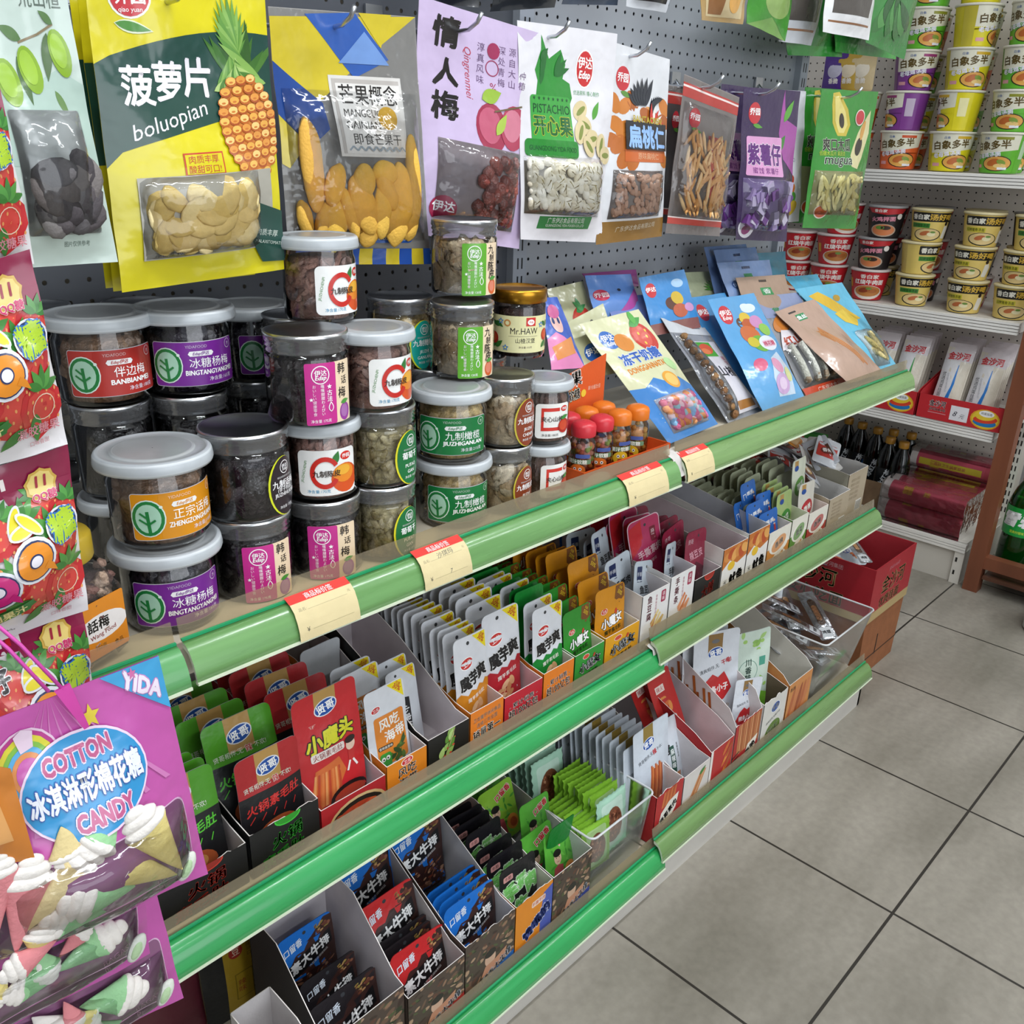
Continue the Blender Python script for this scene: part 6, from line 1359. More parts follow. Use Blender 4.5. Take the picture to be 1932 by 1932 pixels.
carton('display_box', 'meat-print carton holding green pouches, with its white back wall raised', bx(.802), bx(.905), YB, ZB, .34, .115, .20, '4a3c34', 'cfcfcf', F_meat('3a4a9c'), prof=[(0, .115), (.1, .12), (.7, .15), (1, .20)], flap=(.05, .2))
carton('display_box', 'red and white carton holding a long fan of white pouches', bx(1.105), bx(1.206), YB, ZB, .34, .110, .15, 'b0242a', 'd8d4d4', F_xg(), ragged=.005)
carton('display_box', 'white carton with printed gluten sticks', bx(1.209), bx(1.290), YB, ZB, .30, .105, .20, 'd2ccc8', 'd6d0d2', F_mian(), prof=[(0, .105), (.1, .11), (.8, .20), (1, .20)])
carton('display_box', 'red carton with tall pale pink-white inside, holding a long red pouch', bx(1.292), bx(1.392), YB, ZB, .34, .115, .24, 'b0262a', 'dcc8cc', F_redg(), prof=[(0, .115), (.12, .14), (.85, .24), (1, .24)])
sideart = None
carton('display_box', 'carton with printed bread sticks, tall side wall showing sticks, holding lip-print pouches', bx(1.396), bx(1.492), YB, ZB, .34, .130, .30, 'a82428', 'd8d0d0', F_stick(), side='dcd5d6', prof=[(0, .130), (.06, .165), (.8, .30), (1, .30)], ragged=.004)
carton('display_box', 'white bean-print carton torn open, brown inside', bx(1.50), bx(1.585), YB, ZB, .12, .130, .155, 'd3d0ca', '6a5a48', F_bean(), ragged=.005)
carton('display_box', 'sausage-print carton with a tall curved white side wall', bx(1.590), bx(1.665), YB, ZB, .32, .130, .26, 'c9864c', 'd6d2c8', F_saus(), prof=[(0, .130), (.06, .15), (.5, .22), (.75, .26), (1, .255)])
# printed sticks on the outer left side of the bread stick carton
b = MB(); A = Art(33, 30, None, 'print'); A.inc = .12; rr = random.Random(4)
eh = lambda u: 16.5+13.5*min(1, max(0, ((32.5-u)/34-.06)/.74))
for k in range(34):
    u = 5+k*.66; t_ = eh(u)-.8-(rr.uniform(0, 4.5) if k % 2 else rr.uniform(3, 6)); A.line([(u+1.6, max(1.2, t_-8.5)), (u, t_)], .62, ['c27a3c', 'b0622a', 'd0904c', 'a85424'][k % 4])
A.emit(b, lambda u, v, d: (bx(1.396)-.0008-d, YB+.325-u, ZB+.002+v), None, .00008)
tag(b.build('stick_print'), 'printed orange bread sticks on the side of the bread stick carton', 'printed panel')
# pouches of the bottom shelf
put(PM['stk'], 'steak_pouch', 'large black steak pouch foremost on the bottom shelf', 'snack pouch', (bx(.437), .745, zb+.0), -.16, 0, None, 1.0)
put(PM['stk'], 'steak_pouch', 'black steak pouch directly behind the large black one', 'snack pouch', (bx(.437), .785, zb+.035), -.14, 0, None, .82)
put(PM['stb'], 'steak_pouch', 'blue steak pouch peeking out under the grey flap of the black carton', 'snack pouch', (bx(.438), .840, zb+.065), -.14, 0, None, .82)
put(PM['str'], 'steak_pouch', 'red steak pouch low at the front of the red-footed carton', 'snack pouch', (bx(.548), .738, zb), -.20, 0, None, .93, .06)
put(PM['str'], 'steak_pouch', 'red steak pouch standing higher, second in the red-footed carton', 'snack pouch', (bx(.543), .795, zb+.045), -.22, 0, None, .97)
row(PM['stk'], 'steak_pouch', 'snack pouch', bx(.547), .757, zb, 2, .016, .2, 'dark pouch wedged between the two red steak pouches', 'dark pouch wedged behind another between the red steak pouches', 'dark pouches', scale=.9)
row(PM['stb'], 'steak_pouch', 'snack pouch', bx(.545), .862, zb+.062, 3, .030, .18, 'blue steak pouch behind the red ones', 'blue steak pouch at the back of the red-footed carton', 'blue steak pouches behind the red', scale=.97)
row(PM['stb'], 'steak_pouch', 'snack pouch', bx(.660), .742, zb+.018, 4, .013, .15, 'blue steak pouch at the front of the blue-footed carton', 'blue steak pouch close behind the front one in the blue-footed carton', 'blue steak pouches at the front', scale=.92)
row(PM['stb'], 'steak_pouch', 'snack pouch', bx(.655), .865, zb+.072, 3, .026, .14, 'blue steak pouch raised at the back of the blue-footed carton', 'blue steak pouch against the back wall of the blue-footed carton', 'blue steak pouches at the back', scale=.95)
put(PM['beef'], 'beef_pouch', 'front black beef pouch with green lettering', 'snack pouch', (bx(.757), .736, zb+.03), -.12, 0, None, .86)
row(PM['beef'], 'beef_pouch', 'snack pouch', bx(.757), .762, zb+.03, 6, .024, .16, 'black beef pouch second from the front', 'black beef pouch in the row behind the front one', 'black beef pouches', scale=.86, dz=.02)
b = MB(); A = Art(7, 13, 'b5606a', 'packet', 2.0); A.rect(0, 0, 7, 6.5, '4c1c24'); hole(A, 2.6, 10.6, .35); A.rect(1.2, 7.4, 2.6, 8.8, 'c8a09c'); A.text('香辣牛肉干', 4.6, 8.6, .6, 'e0c0bc', 80); A.ell(5.9, 8.9, .5, .5, 'c8a45c')
put(packet_mesh('pouch', A, .012, back='8a4450'), 'beef_pouch', 'dusty pink rounded pouch rising behind the black beef pouches', 'snack pouch', (bx(.748), .925, zb+.075), -.2, 0, None, 1.0)
for k, (x, y, zz, key) in enumerate(((.866, .742, .03, 'farm'), (.852, .768, .028, 'farm'), (.868, .800, .055, 'farm'), (.850, .862, .065, 'farm2'), (.850, .905, .06, 'farm'), (.842, .95, .05, 'farm2'))):
    put(PM[key], 'green_pouch', ['foremost green pouch with a printed portrait', 'green pouch half behind the foremost portrait pouch', 'green portrait pouch standing highest in the middle of its carton', 'lime green portrait pouch in the middle of its carton', 'green portrait pouch second from the back', 'green pouch at the back below the white carton wall'][k], 'snack pouch', (bx(x), y, zb+zz), -.22, .05*(-1)**k, None, .86, .1*(-1)**k)
put(PM['gback'], 'green_pouch', 'plain dark green pouch back between the portrait pouches', 'snack pouch', (bx(.872), .775, zb+.03), -.16, PI, None, .8)
# clear bin of serrated green packets
def binbox(name, label, x0, x1, y0, y1, z, h, taper, cat='plastic bin'):
    t = thing(name, label, cat, (x0, y0, z+.0008)); W, D = x1-x0, y1-y0
    b = MB(); q = []
    for (zz, e) in ((0, taper), (h, 0)):
        r_ = .012; ring = []
        for cx, cy, a in ((W-e-r_, e+r_, -90), (W-e-r_, D-e-r_, 0), (e+r_, D-e-r_, 90), (e+r_, e+r_, 180)):
            for k in range(5): tt = math.radians(a+k*22.5); ring.append((cx+r_*math.cos(tt), cy+r_*math.sin(tt), zz))
        q.append(ring)
    n = len(q[0]); b.add(q[0]+q[1], [(i, (i+1) % n, n+(i+1) % n, n+i) for i in range(n)], 'ffffff', 'bin', True); b.add(q[0], [tuple(range(n))], 'ffffff', 'bin'); b.build('bin_wall', t)
    b = MB(); pts = [Vector(p) for p in q[1]]; pts.append(pts[0]); b.tube(pts, .0022, 'd8dadc', 'plastic', 6); b.build('rim', t); return t
binbox('plastic_bin', 'clear plastic bin of green serrated packets on the bottom shelf', bx(.965), bx(1.100), .715, 1.04, ZB, .125, .01)
row(PM['serr2'], 'serrated_packet', 'snack packet', bx(1.048), .75, zb+.012, 1, .02, .12, 'pale mint serrated packet with a printed oval of nuts, foremost in the clear bin', '', 'x', scale=.95)
row(PM['serr'], 'serrated_packet', 'snack packet', bx(1.010), .745, zb+.004, 9, .012, .10, 'bright green serrated packet at the left front of the clear bin', 'bright green serrated packet in the left row of the clear bin', 'green serrated packets, left row', scale=.78, yawj=.12, jit=.004)
row(PM['serr'], 'serrated_packet', 'snack packet', bx(1.055), .775, zb+.018, 8, .012, .12, 'bright green serrated packet behind the mint one', 'bright green serrated packet in the right row of the clear bin', 'green serrated packets, right row', scale=.86, yawj=.12, jit=.004)
row(PM['serr2'], 'serrated_packet', 'snack packet', bx(1.035), .885, zb+.03, 9, .016, .14, 'mint serrated packet in the middle of the clear bin', 'mint serrated packet towards the back of the clear bin', 'mint serrated packets', scale=.95, yawj=.1, jit=.006)
row(PM['xgw'], 'white_pouch', 'snack pouch', bx(1.168), .752, zb+.020, 1, .02, .14, 'large white pouch with blue oval logo, foremost in the red and white carton', '', 'x', scale=(1.0, 1, 1.0), yawj=.0)
row(PM['xgw'], 'white_pouch', 'snack pouch', bx(1.148), .762, zb+.004, 15, .0155, .14, 'white pouch second from the front in the fan', 'white pouch in the long fan behind the large one', 'fan of white pouches', scale=.92, dz=.008, xstep=-.0012)
put(PM['mian'], 'white_pouch', 'narrow white pouch with black vertical lettering in the gluten stick carton', 'snack pouch', (bx(1.250), .752, zb), -.30, .05, None, .95, .12)
put(PM['redl'], 'red_pouch', 'long red pouch leaning back in the pale pink carton', 'snack pouch', (bx(1.322), .775, zb+.02), -.42, 0, None, 1.05, -.05)
put(PM['redl'], 'red_pouch', 'second long red pouch behind the leaning one', 'snack pouch', (bx(1.310), .81, zb+.02), -.42, .1, None, 1.0, -.1)
put(PM['lip'], 'white_pouch', 'small white lip-print pouch, right of two', 'snack pouch', (bx(1.474), .742, zb+.035), -.10, -.3, None, .80, .12)
put(PM['lip'], 'white_pouch', 'large white lip-print pouch with brown tab, left of two', 'snack pouch', (bx(1.440), .790, zb+.070), -.12, -.42, None, 1.18)
put(PM['lip'], 'white_pouch', 'white pouch close behind the large lip-print pouch', 'snack pouch', (bx(1.436), .815, zb+.075), -.12, -.40, None, 1.16)
row(PM['xgw'], 'white_pouch', 'snack pouch', bx(1.425), .86, zb+.06, 3, .03, .2, 'grey-white pouch with brown tab standing behind the lip-print pouches', 'grey-white pouch at the back of the bread stick carton', 'grey pouches behind', scale=.9)
put(PM['leafw'], 'green_white_pouch', 'pale green leaf-print pouch standing in the bean carton', 'snack pouch', (bx(1.540), .775, zb+.060), -.08, -.35, None, 1.15)
row(PM['leafw'], 'green_white_pouch', 'snack pouch', bx(1.525), .850, zb+.105, 3, .024, .12, 'leaf-print pouch raised behind the bean carton', 'leaf-print pouch at the back behind the bean carton', 'leaf-print pouches', rise=.004, scale=1.2)
put(PM['serr'], 'green_white_pouch', 'bright green pouch edge inside the bean carton', 'snack pouch', (bx(1.565), .80, zb+.01), -.05, .6, None, 1.0, .1)
put(PM['yel'], 'yellow_pouch', 'large yellow and black pouch standing left of the black steak carton', 'snack pouch', (.447, .935, zb), -.06, -.05, None, .98)
put(PM['stk'], 'yellow_pouch', 'dark maroon pouch behind the yellow pouch', 'snack pouch', (bx(.545), 1.03, zb+.06), -.06, 0, None, 1.1)
put(PM['crb'], 'yellow_pouch', 'dark bag in the shade left of the yellow pouch', 'snack pouch', (.335, .945, zb), -.08, 0, None, 1.6)
# big clear bin with vacuum packs at the right end
binbox('plastic_bin', 'large clear plastic bin of silver vacuum packs at the right end of the bottom shelf', bx(1.705), bx(2.035), .700, .94, ZB, .180, .03)
rr = random.Random(31)
for k in range(13):
    x = 1.76+.24*rr.random(); y = .74+.13*rr.random(); zz = ZB+.02+.010*k
    put(PM['vac' if k % 2 else 'vac2'], 'vacuum_pack', 'silver vacuum pack of braised meat in the large clear bin' if k != 12 else 'topmost silver vacuum pack, with a white lettered foot', 'vacuum pack', (bx(x if k < 12 else 1.90), y if k < 12 else .775, min(zz, ZB+.12)), -1.25+rr.uniform(-.1, .1), rr.uniform(-1.2, 1.2) if k < 12 else .5, 'vacuum packs' if k < 12 else None, .72, rr.uniform(-.15, .15))
# shaded packs standing at the back of the bottom shelf
for x, y, key, s_, lab in ((.70, 1.06, 'gback', 1.2, 'dark green pack at the back of the bottom shelf, behind the blue steak pouches'), (.61, 1.07, 'lip', 1.0, 'white pack in the shade behind the raised blue steak pouches'), (.79, 1.07, 'gback', 1.3, 'dark green pack at the back behind the pink rounded pouch'), (1.20, 1.07, 'crb', 1.3, 'maroon pack in the shade behind the fan of white pouches')):
    put(PM[key], 'snack_pack', lab, 'snack pack', (bx(x), y, zb), -.03, 0, None, s_)
# ================================================================== CUP NOODLES AND OTHER STOCK ON THE FAR SHELVING
def cup_art(col, kind):
    A = Art(21, 11, col, 'print')
    if kind == 'duo':
        A.rect(0, 5.2, 21, 11, 'dfdcc8'); A.poly([(0, 4.2), (21, 7.4), (21, 5), (0, 5)], col); A.rect(0, 0, 3.4, 11, mix(col, '6a5a5a', .35)); A.rect(16.8, 0, 21, 11, col)
        A.text('白象多半', 9.4, 7.9, 2.6, '5c4a1c', 6, .04, wmax=10); A.text('白象', 8.0, 9.9, .8, '4a6aa8')
        A.rect(10.6, 9.6, 14.8, 10.4, mix(col, 'b83a2c', .4)); A.text('老母鸡汤面', 8.4, 4.9, 1.5, 'e8e6f0', 9, .05, wmax=8)
        A.ell(11.6, 2.6, 4.2, 2.3, '231c18'); A.ell(11.6, 2.6, 3.9, 2.05, 'd9a04c'); A.ell(10.6, 2.9, 1.8, 1.0, 'b8642c', 20); A.ell(12.8, 3.0, 1.3, .7, '7c9a3c', -20); A.ell(12.6, 1.9, 1.8, .7, 'e2c078'); A.rect(12.0, .8, 14.6, 1.5, 'e6e6ee')
        A.rect(17.6, 4, 20, 9.4, mix(col, 'ffffff', .4)); A.rect(4.2, 1.2, 6.6, 2.2, 'd89aa0')
    elif kind == 'soup':
        A.rect(3.6, 7.2, 17, 10.6, '1a1815', .4); A.text('香白家', 6.6, 8.9, 2.0, 'e6e2d4', 0, .05, wmax=5); A.text('汤好喝', 12.8, 8.9, 2.3, 'd0a83c', 0, .05, wmax=7.2); A.line([(9.5, 7.8), (9.5, 10.2)], .12, 'd0a83c')
        A.rect(3.8, 4.9, 9.6, 6.6, 'cfc43c' if col == 'dcc06a' else '3c8a34'); A.text('招牌猪骨汤面', 6.7, 5.75, 1.2, '2a2418', wmax=5.2)
        A.ell(9.2, 2.4, 4.4, 2.4, '2a2c22'); A.ell(9.2, 2.5, 4.0, 2.1, 'dcc288'); A.ell(8.4, 2.9, 1.6, .8, 'b8683c', 20); A.ell(10.4, 2.6, 1.3, .8, 'e6dcb0'); A.ell(10.8, 3.4, .8, .4, '6a8a3c')
        A.ell(14.8, 6.6, .6, .7, '2a2420'); A.poly([(13.8, 1.2), (14.2, 5.6), (15.6, 6.0), (16.4, 4.6), (15.6, 1.0)], 'e2ded2'); A.rect(17.6, 1, 20.4, 9, mix(col, '7a6a3c', .3))
    elif kind == 'red':
        A.text('香白家', 10.5, 9.2, 1.7, 'efe4dc', 0, .03); A.text('红烧牛肉面', 10.5, 7.0, 2.0, 'efe6e0', 0, .05, wmax=9); A.ell(10.5, 2.8, 5.0, 2.9, 'e0d4c8'); A.ell(10.5, 3.3, 4.4, 2.2, 'b8763c'); A.ell(9.4, 3.7, 2.0, 1.0, '8a3c24', 15); A.ell(12.0, 3.5, 1.6, .9, 'a8602c'); A.ell(10.8, 4.4, 1.0, .5, '6a8a3c'); A.rect(3.0, 4.5, 4.6, 8.0, 'd8a83c')
    elif kind == 'black':
        A.poly([(4, 11), (5.6, 9.2), (10.5, 8.6), (15.4, 9.2), (17, 11)], 'b8262c'); A.text('香白家', 8.6, 10, 1.2, 'efe4dc', bold=.03); A.text('火鸡拌面', 9.6, 6.9, 1.8, 'd88a9c', 4, .05, wmax=7.6); A.ell(10, 2.6, 4.2, 2.5, 'b8a08c'); A.ell(10, 2.7, 3.7, 2.1, 'd07c4c'); A.ell(9, 3.6, 1.4, .7, '5c8a3c'); A.ell(10.8, 3.6, 1.6, .8, '3a2a20'); A.ell(14.6, 8.0, .9, 1.1, 'e6e0d8')
    return A
def cup(col, kind, rim, rt, rb, h):
    t = bpy.data.objects.new('noodle_cup', None); b = MB()
    b.lathe([(rb*.96, 0), (rb, .002), (rt, h-.006)], C(col), 'print', 30)
    A = cup_art(col, kind); W = .21; H = .11
    def fn(u, v, d):
        q = v/H; r = rb+(rt-rb)*q; a = (u-W/2)/((rb+rt)/2); return ((r+.0004+d)*math.cos(a), (r+.0004+d)*math.sin(a), .003+q*(h-.010))
    A.emit(b, fn, (.012, 0), .00015); body = b
    b2 = MB(); b2.lathe([(rt*.99, h-.007), (rt*1.05, h-.006), (rt*1.06, h-.003), (rt*1.04, h), (rt*.9, h+.0005), (.0005, h+.0005)], C(rim), 'paper', 30)
    return body, b2
class CupKind:
    def __init__(s, *a): s.b, s.l = cup(*a); s.mb = mesh_of('cup_wall', s.b); s.ml = mesh_of('lid', s.l)
    def place(s, x, y, z, turn, label, group=None):
        t = thing('noodle_cup', label, 'noodle cup', (x, y, z+.0006), math.atan2(-y, -x)+math.radians(turn), group)
        for n_, m_ in (('cup_wall', s.mb), ('lid', s.ml)):
            o = bpy.data.objects.new(n_, m_); COL.objects.link(o); o.parent = t
CK = {k: CupKind(c_, kd, rim, rt, rb, h) for k, c_, kd, rim, rt, rb, h in (('O', 'd8602c', 'duo', 'dedacb', .062, .050, .110), ('Y', 'd9cc1c', 'duo', 'dedacb', .062, .050, .110), ('G', '5fae2c', 'duo', 'dedacb', .062, .050, .110), ('P', '7c3a8a', 'duo', 'dedacb', .062, .050, .110),
      ('SY', 'dcc06a', 'soup', 'd8cba0', .057, .045, .097), ('SG', 'd9bf68', 'soup', 'd8cba0', .057, .045, .097), ('R', 'c0222c', 'red', 'd0c4c0', .060, .045, .097), ('K', '1d191b', 'black', '9c9a9a', .057, .046, .097))}
NAME = {'O': 'orange and cream', 'Y': 'bright yellow and cream', 'G': 'green and cream', 'P': 'purple and cream', 'SY': 'pale yellow soup', 'SG': 'pale yellow soup with green band', 'R': 'red beef', 'K': 'black spicy'}
rc = random.Random(14)
ycol = {0: 1.405, 1: 1.250, 2: 1.098, 3: .945, 4: .800}
lv = ['bottom row', 'second row', 'third row', 'fourth row', 'fifth row']; cn = ['behind the papaya bags', 'beside the papaya bags', 'second stack from the bags', 'at the right picture edge', 'beyond the right edge']
layout = [['O', 'O', 'Y', 'G'], ['O', 'P', 'Y', 'G'], ['O', 'P', 'Y', 'G'], ['G', 'G', 'Y', 'G'], ['G', 'G', 'Y', 'G']]
for k, r_ in enumerate(layout):
    for j, c_ in enumerate(r_):
        if j == 0 and k > 1: continue
        tn = rc.choice([-20, 0, 15, 30]) if not (k, j) in ((1, 1), (1, 2), (3, 2)) else [70, -75, -65][k % 3]
        CK[c_].place(3.035+.004*(k % 2), ycol[j]+rc.uniform(-.006, .006)-.003*k, 1.2535+.1112*k, tn, '%s cup, %s, top far shelf, %s' % (NAME[c_], lv[k], cn[j]))
for k in range(4):
    for j in (1, 2, 3):
        CK[['G', 'O', 'Y'][(k+j) % 3]].place(3.175, ycol[j]+.03, 1.2535+.1112*k, 20, 'noodle cup in the shaded second rank of the top far shelf', 'rear noodle cups, top')
y2 = [1.535, 1.405, 1.262, 1.120, .962, .820]
lay2 = [['R', 'R', 'R', 'SG', 'SY', 'SY'], ['R', 'R', 'K', 'SG', 'SY', 'SY'], [None, 'R', 'K', 'SG', 'SY', 'SG']]
cn2 = ['far left beside the purple bags', 'left, below the papaya bag', 'stack left of the yellow ones', 'leftmost yellow stack', 'middle yellow stack', 'rightmost yellow stack']
for k, r_ in enumerate(lay2):
    for j, c_ in enumerate(r_):
        if c_: CK[c_].place(3.022, y2[j]+rc.uniform(-.006, .006)-(.012 if k == 2 else 0), .8515+.0985*k, {(1, 3): 75, (0, 3): 30}.get((k, j), rc.choice([0, 12, -10, 20])), '%s cup, %s, middle far shelf, %s' % (NAME[c_], lv[k], cn2[j]))
for k in range(3):
    for j in (2, 3, 4, 5): CK[['R', 'K', 'SY', 'K'][(k+j) % 4]].place(3.158, y2[j]+.03, .8515+.0985*k, 20, 'noodle cup in the shaded second rank of the middle far shelf', 'rear noodle cups, middle')
# small packets on top of the orange cups
for k, (y, c1, lab) in enumerate(((1.50, '4a2c7c', 'small purple packet above the papaya bags, beside the gold one'), (1.455, 'b8963c', 'small gold packet standing above the papaya bags'), (1.41, 'c9b48a', 'small beige packet above the papaya bags, nearest the stacked cups'))):
    A = Art(8, 11, c1, 'packet', .6); A.ell(4, 6, 2.4, 2.2, mix(c1, 'ffffff', .4)); A.text('香脆', 4, 3, 1.6, 'efe8e0', bold=.03)
    put(packet_mesh('packet', A, .02, back=c1), 'small_packet', lab, 'snack packet', (3.02, y-.01, 1.4775), 0, -PI/2, None, 1.0)
for k in range(2): CK['O'].place(3.06, 1.54, 1.2535+.1112*k, 0, 'orange noodle cup at the far left, hidden by the purple bags', 'hidden orange cups')
# --- noodle packs in red trays
def noodle_pack(green):
    A = Art(8.4, 23, 'dcd4c4', 'packet', .6); A.rect(0, 17.2, 8.4, 23, 'd8cfd2'); A.text('金沙河', 4.3, 18.8, 2.4, 'c8303a', 2, .05, wmax=6.4)
    A.poly([(0, 0), (1.8, .2), (3.6, 3.0), (5.0, 8), (5.4, 14), (5.2, 17.2), (0, 17.2)], 'e3e2e4')
    A.poly([(1.8, .2), (3.4, .5), (5.0, 4.2), (5.6, 10), (5.3, 16), (5.1, 16), (4.8, 9), (3.6, 3.6)], '3c9a4a' if green else '2a7ac8'); A.text('优选鸡蛋挂面', 1.7, 9.4, 1.3, '3a3a40', vert=True, gap=1.02); A.text('GAOJIN NOODLES', 3.2, 10, .7, 'a8a8b0', -84)
    for k in range(9): A.rect(5.9+.27*k, .6, 5.95+.27*k, 16.6, 'c9bfa8')
    return A
PNg, PNb = packet_mesh('pack', noodle_pack(True), .035, back='d8cfc0', header=.93), packet_mesh('pack', noodle_pack(False), .035, back='d8cfc0', header=.93)
for y0_, y1_, lab in ((.752, 1.008, 'red tray of noodle packs with an 8 yuan price slip, right end'), (1.014, 1.27, 'red tray of noodle packs half hidden behind the green price rail')):
    t = thing('noodle_tray', lab, 'tray', (NX-.004, y0_, .5206)); D = y1_-y0_
    b = MB(); b.box(0, 0, 0, .0015, D, .075, 'c1242c', 'paper'); b.box(.0015, 0, 0, .32, D, .0015, 'a81e26', 'paper')
    for yy in (0, D-.0015): b.prism([(0, yy, 0), (.32, yy, 0), (.32, yy, .16), (.02, yy, .085), (0, yy, .075)], (0, .0015, 0), 'c1242c', 'paper')
    A = Art(25.6, 7.5, None, 'print')
    for r_, c_ in ((3.6, 'e0a82c'), (3.2, 'e8c83c')): A.ell(20.6, 3.2, r_*1.2, r_*.86, c_)
    A.ell(20.6, 2.2, 3.4, 1.3, '2a7ab8'); A.ell(20.7, 3.2, 3.5, 1.2, 'd8452c', 6); A.ell(20.6, 4.4, 3.0, 1.5, 'e8c83c', 6); A.ell(20.8, 5.0, 2.2, 1.0, 'f2f0ee'); A.text('鸡蛋挂面', 20.8, 5.0, .8, '3a3a3a')
    A.text('金沙河', 6.0, 5.2, 2.0, 'ead8d8', 0, .06, wmax=5); A.text('JINSHAHE', 6.2, 3.2, 1.2, 'ead8d8', 0, .04, wmax=5); A.line([(3.5, 2.2), (9, 2.2)], .2, 'd89aa0')
    if y0_ < .9: A.rect(10.2, 1.0, 15.6, 5.6, 'e9e6ea'); A.text('8', 11.7, 3.1, 2.2, '2a2a36', -4, shear=.3); A.text('元', 13.8, 2.6, 1.5, '2a2a36', -4, shear=.2)
    A.emit(b, lambda u, v, d: (-d-.0002, D-u*D/.256, v), None, .00012); b.build('tray_body', t)
def npack(y, k, g, lab, grp=None, z=.53, x=None):
    o = put(PNg if g else PNb, 'noodle_pack', lab, 'noodle pack', (x or (NX+.040+.046*k), y, z), 0, 0, grp); o.rotation_euler = Matrix.Rotation(-PI/2, 3, 'Z').to_euler(); o.rotation_euler = (Matrix.Rotation(-PI/2, 3, 'Z')@Matrix.Rotation(-.34, 3, 'X')).to_euler()
for y, g, lab in ((1.185, True, 'white noodle pack with green swoosh, left in the hidden tray'), (1.085, True, 'white noodle pack with green swoosh, beside the right tray wall'), (.945, False, 'white noodle pack with blue swoosh, left of two in the right tray'), (.845, False, 'white noodle pack with blue swoosh, right of two in the right tray')):
    npack(y, 0, g, lab)
    for k in (1, 2, 3): npack(y+.006*k, k, g, 'noodle pack behind the front ones in the red trays', 'rear noodle packs')
# --- base shelf: wrapped paper rolls, bottles, bags
t = thing('paper_roll_pack', 'clear-wrapped pack of red paper rolls with gold symbols on the base shelf', 'paper rolls', (2.96, .803, .1396))
AR = Art(26, 22, 'c25064', 'print'); AR.rect(0, 0, 2.2, 22, 'e0d8d4'); AR.rect(23.8, 0, 26, 22, 'b84a58')
for q in range(3): AR.text('囍', 8+q*.1, 3+7*q, 3.0, 'c89a3c', 90, .05); AR.text('喜', 14, 3+7*q, 2.0, 'c89a3c', 90, .03)
AR.rect(3, 9.4, 23, 11.8, 'd0bc3c'); AR.text('高级卫生纸家庭装', 13, 10.6, 1.2, 'a83a4a', wmax=14)
def roll(x, z, a0=0):
    b = MB(); r = .034
    for s in (0, .27): b.lathe([(r, 0), (r*.5, .0005 if s else -.0005), (.0005, 0)], 'ddd6d2', 'paper', 20, smooth=False)
    b2 = MB()
    AR.emit(b2, lambda u, v, d: ((r+d)*math.cos(a0-v/.22*2*PI), .27-u*(.27/.26), (r+d)*math.sin(a0-v/.22*2*PI)), (0, .012), .00012)
    b2.add([(r*math.cos(k*PI/10), y, r*math.sin(k*PI/10)) for y in (0, .27) for k in range(20)], [tuple(range(20)), tuple(range(20, 40))], 'ddd6d2', 'paper')
    o = b2.build('roll', t); o.location = (x, 0, z)
for x, zs in ((.035, 2), (.104, 2), (.173, 2), (.242, 3), (.300, 3)):
    for k in range(zs): roll(x, .036+.068*k, 2.2+.9*k+x*9)
b = MB(); cr = [(0, -.002, .001), (0, -.002, .138), (.21, -.002, .142), (.22, -.002, .208), (.336, -.002, .210), (.336, -.002, .001)]
b.add(cr+[(x, .274, z) for x, _, z in cr], [(i, (i+1) % 6, 6+(i+1) % 6, 6+i) for i in range(6)]+[(0, 1, 2, 3, 4, 5), (6, 7, 8, 9, 10, 11)], 'ffffff', 'filmclear'); b.build('wrap', t)
bm_ = MB(); bm_.lathe([(.028, 0), (.033, .004), (.033, .15), (.026, .19), (.014, .215), (.014, .222)], 'ffffff', 'darkbottle', 24)
bm_.lathe([(.001, .003), (.030, .005), (.030, .15), (.022, .185), (.001, .19)], '2a1712', 'plastic', 20); MBOT = mesh_of('bottle_body', bm_)
bm_ = MB(); bm_.lathe([(.016, .220), (.017, .222), (.017, .240), (.015, .243), (.0005, .243)], 'b8842c', 'plastic', 20); MCAP = mesh_of('cap', bm_)
A = Art(9, 9, '15181c', 'label'); A.text('冰红茶', 4.6, 5.4, 2.2, 'd8dce0', 70, .04); A.rect(6.4, 1, 8.0, 6.6, '2a6cb8'); bm_ = MB(); A.emit(bm_, lambda u, v, d: ((.0334+d)*math.cos((u-.045)/.0334), (.0334+d)*math.sin((u-.045)/.0334), .045+v), (.006, 0)); MLAB = mesh_of('label', bm_)
for k, (px_, py_, xx) in enumerate(((1601, 800, 3.24), (1627, 806, 3.22), (1657, 812, 3.20), (1686, 819, 3.22), (1719, 828, 3.23), (1681, 828, 3.12), (1707, 835, 3.10))):
    p = at(px_, py_, X=xx)
    t = thing('drink_bottle', 'dark bottle with yellow cap in the brown carton on the base shelf', 'bottle', (xx, p.y, .1402), math.atan2(-p.y, -xx), 'dark drink bottles')
    for n_, m_ in (('bottle_body', MBOT), ('cap', MCAP), ('label', MLAB)):
        o = bpy.data.objects.new(n_, m_); COL.objects.link(o); o.parent = t
    if k >= 5: t['label'] = ['dark bottle with yellow cap and blue label, left of the two foremost', 'dark bottle with yellow cap and blue label, right of the two foremost'][k-5]; del t['group']
b = MB()
for q in ((3.045, 1.075, .1397, 3.048, 1.39, .235), (3.048, 1.072, .1397, 3.27, 1.075, .235), (3.048, 1.39, .1397, 3.27, 1.393, .235), (3.27, 1.075, .1397, 3.273, 1.39, .235)): b.box(*q, '7c6248', 'card')
tag(b.build('bottle_carton'), 'open brown carton holding the yellow-capped bottles', 'carton')
